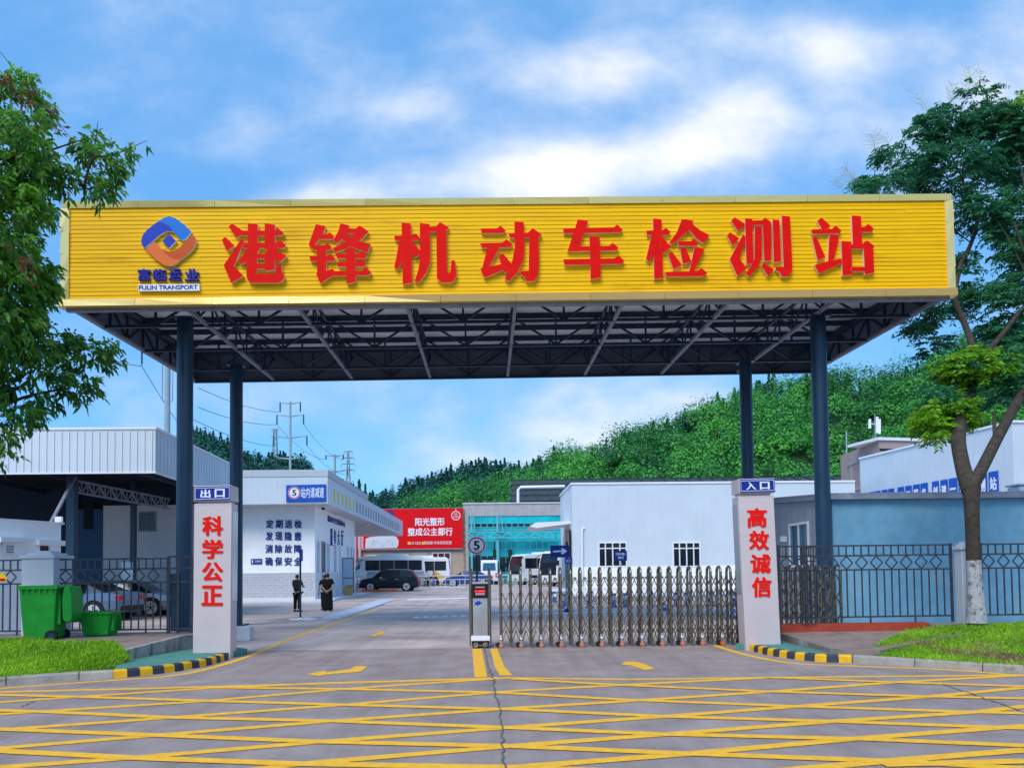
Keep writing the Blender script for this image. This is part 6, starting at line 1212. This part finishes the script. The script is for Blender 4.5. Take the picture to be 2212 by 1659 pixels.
def forest(name, label, hf, A, n, Y0, Y1, R, per, csize, matn, grad, cone=.25):
    Vs, Fs, Ts = [], [], []; b = 0
    for _ in range(n):
        Y = Y0+(Y1-Y0)*rng.random()**.8; a = rng.uniform(A[0], A[-1]); x = a*Y; z = float(hf(a, Y))-.6; r = rng.uniform(*R)*(.75+.5*(Y-Y0)/(Y1-Y0)); tall = rng.random() < (cone if Y > Y0+(Y1-Y0)*.5 else .02); r = min(r, 3.2) if tall else r; h = r*(2.1 if tall else 1.4)*rng.uniform(.8, 1.2)
        k = per; th = rng.uniform(0, 2*math.pi, k); ph = np.arccos(rng.uniform(-.25, 1, k)); rr = rng.uniform(.75, 1.05, k)*(1+.17*np.sin(3*th+rng.uniform(0, 6))*np.sin(2*ph+1))
        if tall: t_ = rng.random(k)**.8; n_ = np.stack([np.cos(th), np.sin(th), np.full(k, .35)], 1); P = np.stack([x+r*.62*(1-t_)*rr*np.cos(th), Y+r*.62*(1-t_)*rr*np.sin(th), z+h*.1+h*1.0*t_], 1)
        else: n_ = np.stack([np.sin(ph)*np.cos(th), np.sin(ph)*np.sin(th), np.cos(ph)], 1); P = np.array([x, Y, z+h*.35])+n_*rr[:, None]*np.array([r, r, h*.62])
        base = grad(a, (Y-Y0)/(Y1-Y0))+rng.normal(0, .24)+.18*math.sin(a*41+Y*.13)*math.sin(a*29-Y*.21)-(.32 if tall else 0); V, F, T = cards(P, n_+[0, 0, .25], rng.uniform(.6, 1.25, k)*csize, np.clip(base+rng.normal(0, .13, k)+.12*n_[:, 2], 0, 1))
        Vs.append(V); Fs.append(F+b); Ts.append(T); b += len(V)
    o = np_mesh(name, np.concatenate(Vs), np.concatenate(Fs), matn, np.concatenate(Ts)); tag(o, label, 'forest', kind='stuff'); return o
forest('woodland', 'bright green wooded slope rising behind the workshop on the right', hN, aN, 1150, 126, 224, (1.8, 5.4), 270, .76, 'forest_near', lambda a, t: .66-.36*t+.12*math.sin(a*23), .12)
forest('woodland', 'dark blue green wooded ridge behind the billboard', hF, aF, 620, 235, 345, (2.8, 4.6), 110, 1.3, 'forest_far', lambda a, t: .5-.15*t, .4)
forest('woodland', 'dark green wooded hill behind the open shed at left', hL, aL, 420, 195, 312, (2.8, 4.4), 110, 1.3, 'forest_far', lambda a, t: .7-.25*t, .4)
def conifer_mesh(h, r, k, sd):
    g = np.random.default_rng(sd); t_ = g.random(k)**.75; th = g.uniform(0, 2*math.pi, k); lay = .8+.35*np.sin(t_*34+g.uniform(0, 6)); rr = r*(1-t_)**.85*lay*g.uniform(.55, 1.05, k)
    P = np.stack([rr*np.cos(th), rr*np.sin(th), h*.06+h*.94*t_-rr*.25], 1); n_ = np.stack([np.cos(th), np.sin(th), np.full(k, .3)], 1); V, F, T = cards(P, n_, g.uniform(.5, 1.0, k)*r*.48, np.clip(g.normal(.5, .2, k), 0, 1))
    return V, F, T
CON = {}
def conifer(u, v, Y, h, kind, label, group):
    if kind not in CON:
        hh, r, k, sd = {'spire': (9, 1.9, 300, 1), 'cone': (9, 2.9, 380, 2), 'round': (9, 3.6, 420, 3)}[kind]; V, F, T = conifer_mesh(hh, r, k, sd); nv = len(V); tr_ = np.array([[.16*math.cos(q), .16*math.sin(q), z] for z in (0, hh*.9) for q in (0, 2.1, 4.2)]); o = np_mesh('conifer', np.concatenate([V, tr_]), np.concatenate([F, nv+np.array([[0,1,4,3],[1,2,5,4],[2,0,3,5]])]), ['conifer', 'bark_far'], np.concatenate([T, [.3]*6]), mi=[0]*len(F)+[1]*3); CON[kind] = o; c = o
    else: c = CON[kind].copy(); COL.objects.link(c)
    p = D(u, v, Y); c.location = (p.x, Y, p.z-h); s = h/9*random.uniform(.85, 1.12); c.scale = (s*random.uniform(.8, 1.45), s*random.uniform(.8, 1.3), s); c.rotation_euler = (0, 0, random.uniform(0, 6.28)); tag(c, label, 'conifer', group)
lab = 'dark pointed conifer on the skyline of the right hill'
for u, v in ((1233,974),(1246,984),(1310,946),(1338,933),(1361,929),(1375,938),(1398,921),(1419,929),(1439,912),(1452,922),(1477,901),(1500,892),(1518,879),(1541,872),(1562,861),(1596,852),(1640,826),(1688,832),(1708,816),(1742,811),(1757,820),(1790,808),(1831,811),(1857,819),(1887,818),(1905,820),(1921,811),(1940,806),(1958,793),(1984,797),(2014,767),(2040,770)):
    conifer(u, v, random.uniform(208, 222), random.uniform(6, 9), random.choice(['spire', 'cone', 'cone']), lab, 'conifers along the right hill skyline')
for u, v in ((1651,820),(1661,814),(1669,820)): conifer(u, v, 214, 10, 'spire', 'slender cypress just right of the rear right column top', 'cypresses beside the rear right column')
for u, v in ((776,1046),(789,1044),(799,1056)): conifer(u, v, 190, 10, 'spire', 'tall dark cypress right behind the hall canopy edge', 'cypresses behind the hall canopy')
for u, v in ((822,1068),(833,1056),(844,1064),(862,1060),(872,1050),(880,1040),(893,1038),(902,1034),(913,1031),(924,1026),(938,1027),(950,1022),(963,1017),(976,1012),(988,1008),(997,1003),(1007,999),(1018,1000),(1029,996),(1038,994),(1050,998),(1060,998),(1071,997),(1082,1003),(1091,1009),(1103,1005),(1115,1000),(1132,1009),(1152,989),(1158,1000),(1172,1010),(1186,1006),(1198,998),(1213,985)):
    conifer(u, v, random.uniform(318, 340), random.uniform(6.5, 10), random.choice(['cone', 'cone', 'round', 'cone']), 'dark conifer on the skyline of the middle ridge', 'conifers along the middle ridge')
for u, v in ((420,945),(432,938),(441,934),(452,938),(460,938),(472,947),(484,953),(497,961),(512,969),(527,977),(540,984),(552,990),(562,992),(576,994),(590,992),(601,994),(612,988),(622,990),(632,988),(640,985),(650,996),(660,1006)):
    conifer(u, v, random.uniform(285, 305), random.uniform(7, 10), random.choice(['cone', 'cone', 'round']), 'dark conifer on the skyline of the left hill', 'conifers along the left hill')
# ================================================================== STREET TREES
def limb(mb, pts, rs, m=0, n=10): 
    P = [Vector(p) for p in pts]; Q, R_ = [], []
    for i in range(len(P)-1):
        p0, p1, p2, p3 = P[max(0, i-1)], P[i], P[i+1], P[min(len(P)-1, i+2)]
        for j in range(5): t = j/5; Q.append(.5*((2*p1)+(p2-p0)*t+(2*p0-5*p1+4*p2-p3)*t*t+(3*p1-p0-3*p2+p3)*t**3)); R_.append(rs[i]+(rs[i+1]-rs[i])*t)
    Q.append(P[-1]); R_.append(rs[-1]); mb.path(Q, R_, n, m); return Q
def sprays(blobs, n, ln, wd, per, hang):
    w_ = np.array([b[1][0]*b[1][1]*b[1][2]*b[2] for b in blobs])**.75; w_ /= w_.sum(); C, Dd, Tn = [], [], []
    for b, k in zip(blobs, (w_*n/per).astype(int)+1):
        c, r, _, tn = np.array(b[0]), np.array(b[1]), b[2], b[3]
        K_ = max(4, k//14); sd0 = rng.normal(size=(K_, 3)); sd0 /= np.linalg.norm(sd0, axis=1, keepdims=True); sc0_ = c+sd0*r*rng.uniform(.3, 1.0, (K_, 1))**.5
        for _i in range(k):
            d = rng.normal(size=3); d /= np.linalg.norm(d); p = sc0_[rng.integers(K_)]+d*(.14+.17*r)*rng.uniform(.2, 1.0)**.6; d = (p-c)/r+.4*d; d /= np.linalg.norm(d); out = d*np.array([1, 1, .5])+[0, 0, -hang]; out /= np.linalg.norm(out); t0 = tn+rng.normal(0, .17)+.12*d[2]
            for j in range(per): C.append(p+out*(j/per)*ln*1.6+rng.normal(0, ln*.12, 3)); q = out+rng.normal(0, .65, 3)+[0, 0, -.15]; Dd.append(q); Tn.append(t0+rng.normal(0, .10))
    C, Dd = np.array(C), np.array(Dd); N_ = len(C); V, F = leaves(C, Dd, rng.uniform(.7, 1.2, N_)*ln, rng.uniform(.75, 1.2, N_)*wd, .3, .08); return V, F, np.repeat(np.clip(Tn, 0, 1), 6)
def blob(u, v, Y, ru, rv, ry=None, wgt=1.0, tn=.5): p = D(u, v, Y); s = Y/FPX; return ((p.x, p.y, p.z), (ru*s, ry or (ru+rv)/2*s, rv*s), wgt, tn)
YL = 13.6
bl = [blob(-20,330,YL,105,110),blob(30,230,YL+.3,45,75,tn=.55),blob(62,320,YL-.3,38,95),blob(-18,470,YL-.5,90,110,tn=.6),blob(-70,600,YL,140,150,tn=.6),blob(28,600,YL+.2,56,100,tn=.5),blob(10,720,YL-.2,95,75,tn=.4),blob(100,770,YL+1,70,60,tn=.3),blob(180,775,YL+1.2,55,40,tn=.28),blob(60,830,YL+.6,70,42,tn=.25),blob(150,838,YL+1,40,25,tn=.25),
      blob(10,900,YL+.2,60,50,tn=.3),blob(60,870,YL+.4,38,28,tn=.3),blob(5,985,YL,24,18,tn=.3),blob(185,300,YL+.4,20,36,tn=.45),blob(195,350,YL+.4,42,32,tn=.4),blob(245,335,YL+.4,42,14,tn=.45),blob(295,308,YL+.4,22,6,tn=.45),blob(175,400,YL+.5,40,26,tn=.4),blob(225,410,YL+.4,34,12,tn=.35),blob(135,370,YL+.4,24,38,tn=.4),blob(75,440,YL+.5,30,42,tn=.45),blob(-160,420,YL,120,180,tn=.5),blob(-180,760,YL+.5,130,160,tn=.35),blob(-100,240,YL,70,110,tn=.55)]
tL = thing('broadleaf_tree', 'leafy glossy green tree with drooping leaves at the left edge overlapping the sign', 'tree', (-10.2, YL, 0))
mb = MB(); base = Vector((-10.3, YL, 0)); pts = [base+ZX*.1, base+Vector((.1,0,2)), base+Vector((.25,.1,4)), base+Vector((.35,0,6)), base+Vector((.6,0,8.2)), Vector(D(20,260,YL))]; limb(mb, pts, [.2,.17,.15,.12,.07,.02])
for (i, u, v, Y, r) in ((2,60,830,YL+.6,.06),(2,150,838,YL+1,.05),(3,100,770,YL+1,.06),(3,180,775,YL+1.2,.05),(3,60,600,YL+.2,.05),(4,110,470,YL+.5,.05),(4,180,410,YL+.5,.045),(4,185,300,YL+.4,.035),(4,70,320,YL-.3,.04),(1,5,985,YL,.03),(2,10,900,YL+.2,.05)): q = D(u, v, Y); limb(mb, [pts[i], pts[i].lerp(q, .5)+ZX*.25, q], [r, r*.7, r*.25], 0, 6)
q = D(185,300,YL+.4); limb(mb, [D(180,410,YL+.5), D(200,345,YL+.4), D(245,335,YL+.4), D(318,304,YL+.4)], [.03,.02,.012,.004], 0, 5); limb(mb, [D(200,345,YL+.4), D(212,262,YL+.4)], [.02,.004], 0, 5)
mb.build('trunk', 'bark', tL)
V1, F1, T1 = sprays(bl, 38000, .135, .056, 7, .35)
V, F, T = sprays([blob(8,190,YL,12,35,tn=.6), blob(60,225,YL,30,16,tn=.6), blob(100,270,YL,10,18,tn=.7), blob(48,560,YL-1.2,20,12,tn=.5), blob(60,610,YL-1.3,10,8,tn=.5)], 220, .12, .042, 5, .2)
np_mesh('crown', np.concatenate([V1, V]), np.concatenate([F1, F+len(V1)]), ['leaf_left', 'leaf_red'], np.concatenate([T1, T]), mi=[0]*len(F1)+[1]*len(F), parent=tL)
# right tree: fine compound leaves
def pinnate(blobs, n):
    w_ = np.array([b[1][0]*b[1][1]*b[1][2]*b[2] for b in blobs])**.75; w_ /= w_.sum(); C, Dd, Tn = [], [], []
    for b, k in zip(blobs, (w_*n).astype(int)+1):
        c, r, _, tn = np.array(b[0]), np.array(b[1]), b[2], b[3]
        K_ = max(3, k//13); sd0 = rng.normal(size=(K_, 3)); sd0 /= np.linalg.norm(sd0, axis=1, keepdims=True); sc0_ = c+sd0*r*rng.uniform(.2, 1.0, (K_, 1))**.5
        for _i in range(k):
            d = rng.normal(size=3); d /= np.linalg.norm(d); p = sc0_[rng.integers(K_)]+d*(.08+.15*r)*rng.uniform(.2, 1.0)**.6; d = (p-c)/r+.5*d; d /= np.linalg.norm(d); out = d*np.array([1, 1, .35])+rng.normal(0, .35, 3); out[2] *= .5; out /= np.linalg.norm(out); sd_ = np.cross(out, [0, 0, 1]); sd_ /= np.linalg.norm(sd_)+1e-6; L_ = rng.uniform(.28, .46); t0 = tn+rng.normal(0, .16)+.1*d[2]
            for j in range(7):
                q = p+out*L_*(j+1)/7-np.array([0, 0, 1])*L_*.35*((j+1)/7)**2
                for s in (-1, 1): C.append(q); Dd.append(sd_*s+out*.45+rng.normal(0, .15, 3)-np.array([0, 0, .25])); Tn.append(t0+rng.normal(0, .07))
    C, Dd = np.array(C), np.array(Dd); N_ = len(C); V, F = leaves(C, Dd, rng.uniform(.085, .14, N_), rng.uniform(.04, .06, N_), .2, .1); return V, F, np.repeat(np.clip(Tn, 0, 1), 6)
YR = 15.9; tR = thing('pinnate_tree', 'forked street tree with whitewashed trunk foot and fine feathery leaves at right', 'tree', D(2108, 1334, YR))
mb = MB(); s_ = YR/FPX
limb(mb, [D(2110,1345,YR), D(2109,1310,YR), D(2106,1260,YR), D(2103,1210,YR)], [22*s_,18.5*s_,15.5*s_,14.5*s_], 1, 14)
limb(mb, [D(2103,1210,YR), D(2101,1150,YR), D(2099,1090,YR), D(2098,1052,YR+.05)], [14.5*s_,14*s_,15*s_,19*s_], 0, 14)
f0 = D(2095,1060,YR+.05); P1 = [f0, D(2078,1000,YR+.4), D(2070,940,YR+.9), D(2085,885,YR+1.4), D(2096,850,YR+1.7)]; limb(mb, P1, [17*s_,15.5*s_,15.5*s_,15*s_,14*s_], 0, 12)
P2 = [P1[-1], D(2104,790,YR+2.2), D(2098,740,YR+2.8), D(2080,690,YR+3.6), D(2062,640,YR+4.6), D(2075,570,YR+5.2)]; limb(mb, P2, [13*s_,8.5*s_,8*s_,8*s_,7.5*s_,7*s_], 0, 10)
P3 = [P2[-1], D(2098,525,YR+5.3), D(2110,470,YR+5.4), D(2080,390,YR+5.5), D(2090,290,YR+5.6)]; limb(mb, P3, [7*s_,6*s_,5*s_,3.5*s_,1.5*s_], 0, 8)
P4 = [f0, D(2122,1010,YR+.2), D(2150,955,YR+.6), D(2185,890,YR+1.0), D(2225,815,YR+1.5), D(2260,700,YR+2.2), D(2270,540,YR+3)]; limb(mb, P4, [15*s_,12.5*s_,12*s_,11*s_,10*s_,8*s_,5*s_], 0, 10)
P5 = [P2[1], D(2150,740,YR+3), D(2190,690,YR+3.6), D(2230,620,YR+4), D(2190,480,YR+4.4)]; limb(mb, P5, [8*s_,7*s_,6*s_,5*s_,3*s_], 0, 8)
limb(mb, [P4[2], D(2148,920,YR+.7), D(2147,890,YR+.8)], [5*s_,4*s_,3*s_], 0, 7)
for (a, u, v, Y, r) in ((P3[2],2000,350,YR+5.5,3),(P3[2],1930,390,YR+5.4,3),(P3[1],1880,400,YR+5.6,2),(P3[3],2150,250,YR+5,3),(P3[3],2010,270,YR+5.6,2.5),(P2[4],2000,715,YR+5.4,3),(P2[3],1985,725,YR+5.6,2.5),(P5[3],2120,430,YR+5,3),(P4[5],2200,330,YR+4,4),(P1[3],2040,800,YR+1.5,2.5)): q = D(u, v, Y); limb(mb, [a, a.lerp(q, .5)+Vector((0,0,.2)), q], [r*s_, r*.7*s_, r*.25*s_], 0, 6)
mb.build('trunk', ['bark', 'bark_white'], tR)
Yk = YR+5.4
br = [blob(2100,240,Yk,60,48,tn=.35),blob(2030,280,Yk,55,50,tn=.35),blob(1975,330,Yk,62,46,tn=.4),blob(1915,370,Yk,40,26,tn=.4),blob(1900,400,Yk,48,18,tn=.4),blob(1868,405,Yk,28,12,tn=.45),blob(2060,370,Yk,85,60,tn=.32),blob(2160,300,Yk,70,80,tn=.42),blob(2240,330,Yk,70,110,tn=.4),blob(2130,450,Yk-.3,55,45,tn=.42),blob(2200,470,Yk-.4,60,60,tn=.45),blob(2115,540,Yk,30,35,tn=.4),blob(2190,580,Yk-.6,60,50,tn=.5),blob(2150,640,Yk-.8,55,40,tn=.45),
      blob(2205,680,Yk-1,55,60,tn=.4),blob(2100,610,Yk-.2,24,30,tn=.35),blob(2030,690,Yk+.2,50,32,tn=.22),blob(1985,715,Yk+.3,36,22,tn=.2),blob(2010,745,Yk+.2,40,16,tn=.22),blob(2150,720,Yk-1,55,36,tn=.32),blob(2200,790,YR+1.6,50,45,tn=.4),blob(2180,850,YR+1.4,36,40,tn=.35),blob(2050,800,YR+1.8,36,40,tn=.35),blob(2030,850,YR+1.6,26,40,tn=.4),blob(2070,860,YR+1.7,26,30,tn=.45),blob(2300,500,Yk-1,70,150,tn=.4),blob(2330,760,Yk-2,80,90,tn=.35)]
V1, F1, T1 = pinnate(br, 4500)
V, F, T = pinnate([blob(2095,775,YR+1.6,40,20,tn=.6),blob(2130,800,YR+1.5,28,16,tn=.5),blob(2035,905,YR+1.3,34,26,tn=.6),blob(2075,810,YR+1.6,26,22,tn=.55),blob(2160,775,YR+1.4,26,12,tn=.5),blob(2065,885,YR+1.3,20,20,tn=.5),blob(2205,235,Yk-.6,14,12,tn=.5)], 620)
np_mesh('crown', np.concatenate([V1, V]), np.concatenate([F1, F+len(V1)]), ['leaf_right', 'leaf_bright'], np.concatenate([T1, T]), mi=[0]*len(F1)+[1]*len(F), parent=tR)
for (u, v, du, dv) in ((2090,215,2,-75),(2106,210,14,-60),(2010,262,-30,-60),(1990,300,-22,-30),(1925,320,-30,-32),(1890,330,-10,-40),(1870,400,-50,-25),(1850,400,-30,-40),(2052,230,4,-50),(1820,412,-15,-25)):
    mb = MB(); a, b = D(u, v, Yk), D(u+du, v+dv, Yk+random.uniform(-.3, .3)); mb.path([a, a.lerp(b, .5)+Vector((.05,0,.03)), b], [.010,.007,.003], 4)
    for k in range(9):
        q = a.lerp(b, .2+.09*k+random.uniform(-.03, .03)); dd = (b-a); sd_ = Vector((-dd.z, 0, dd.x)).normalized()
        for s in (-1, 1):
            l_ = random.uniform(.5, 1.25); e_ = Vector((0, random.uniform(-.12, .12), 0)); mb.path([q, q+(dd*.12+sd_*s*.15)*l_+e_*.5, q+(dd*.24+sd_*s*.22)*l_+e_], [.006,.004,.002], 3)
    mb.build('flower_stalk', 'twig', tR)
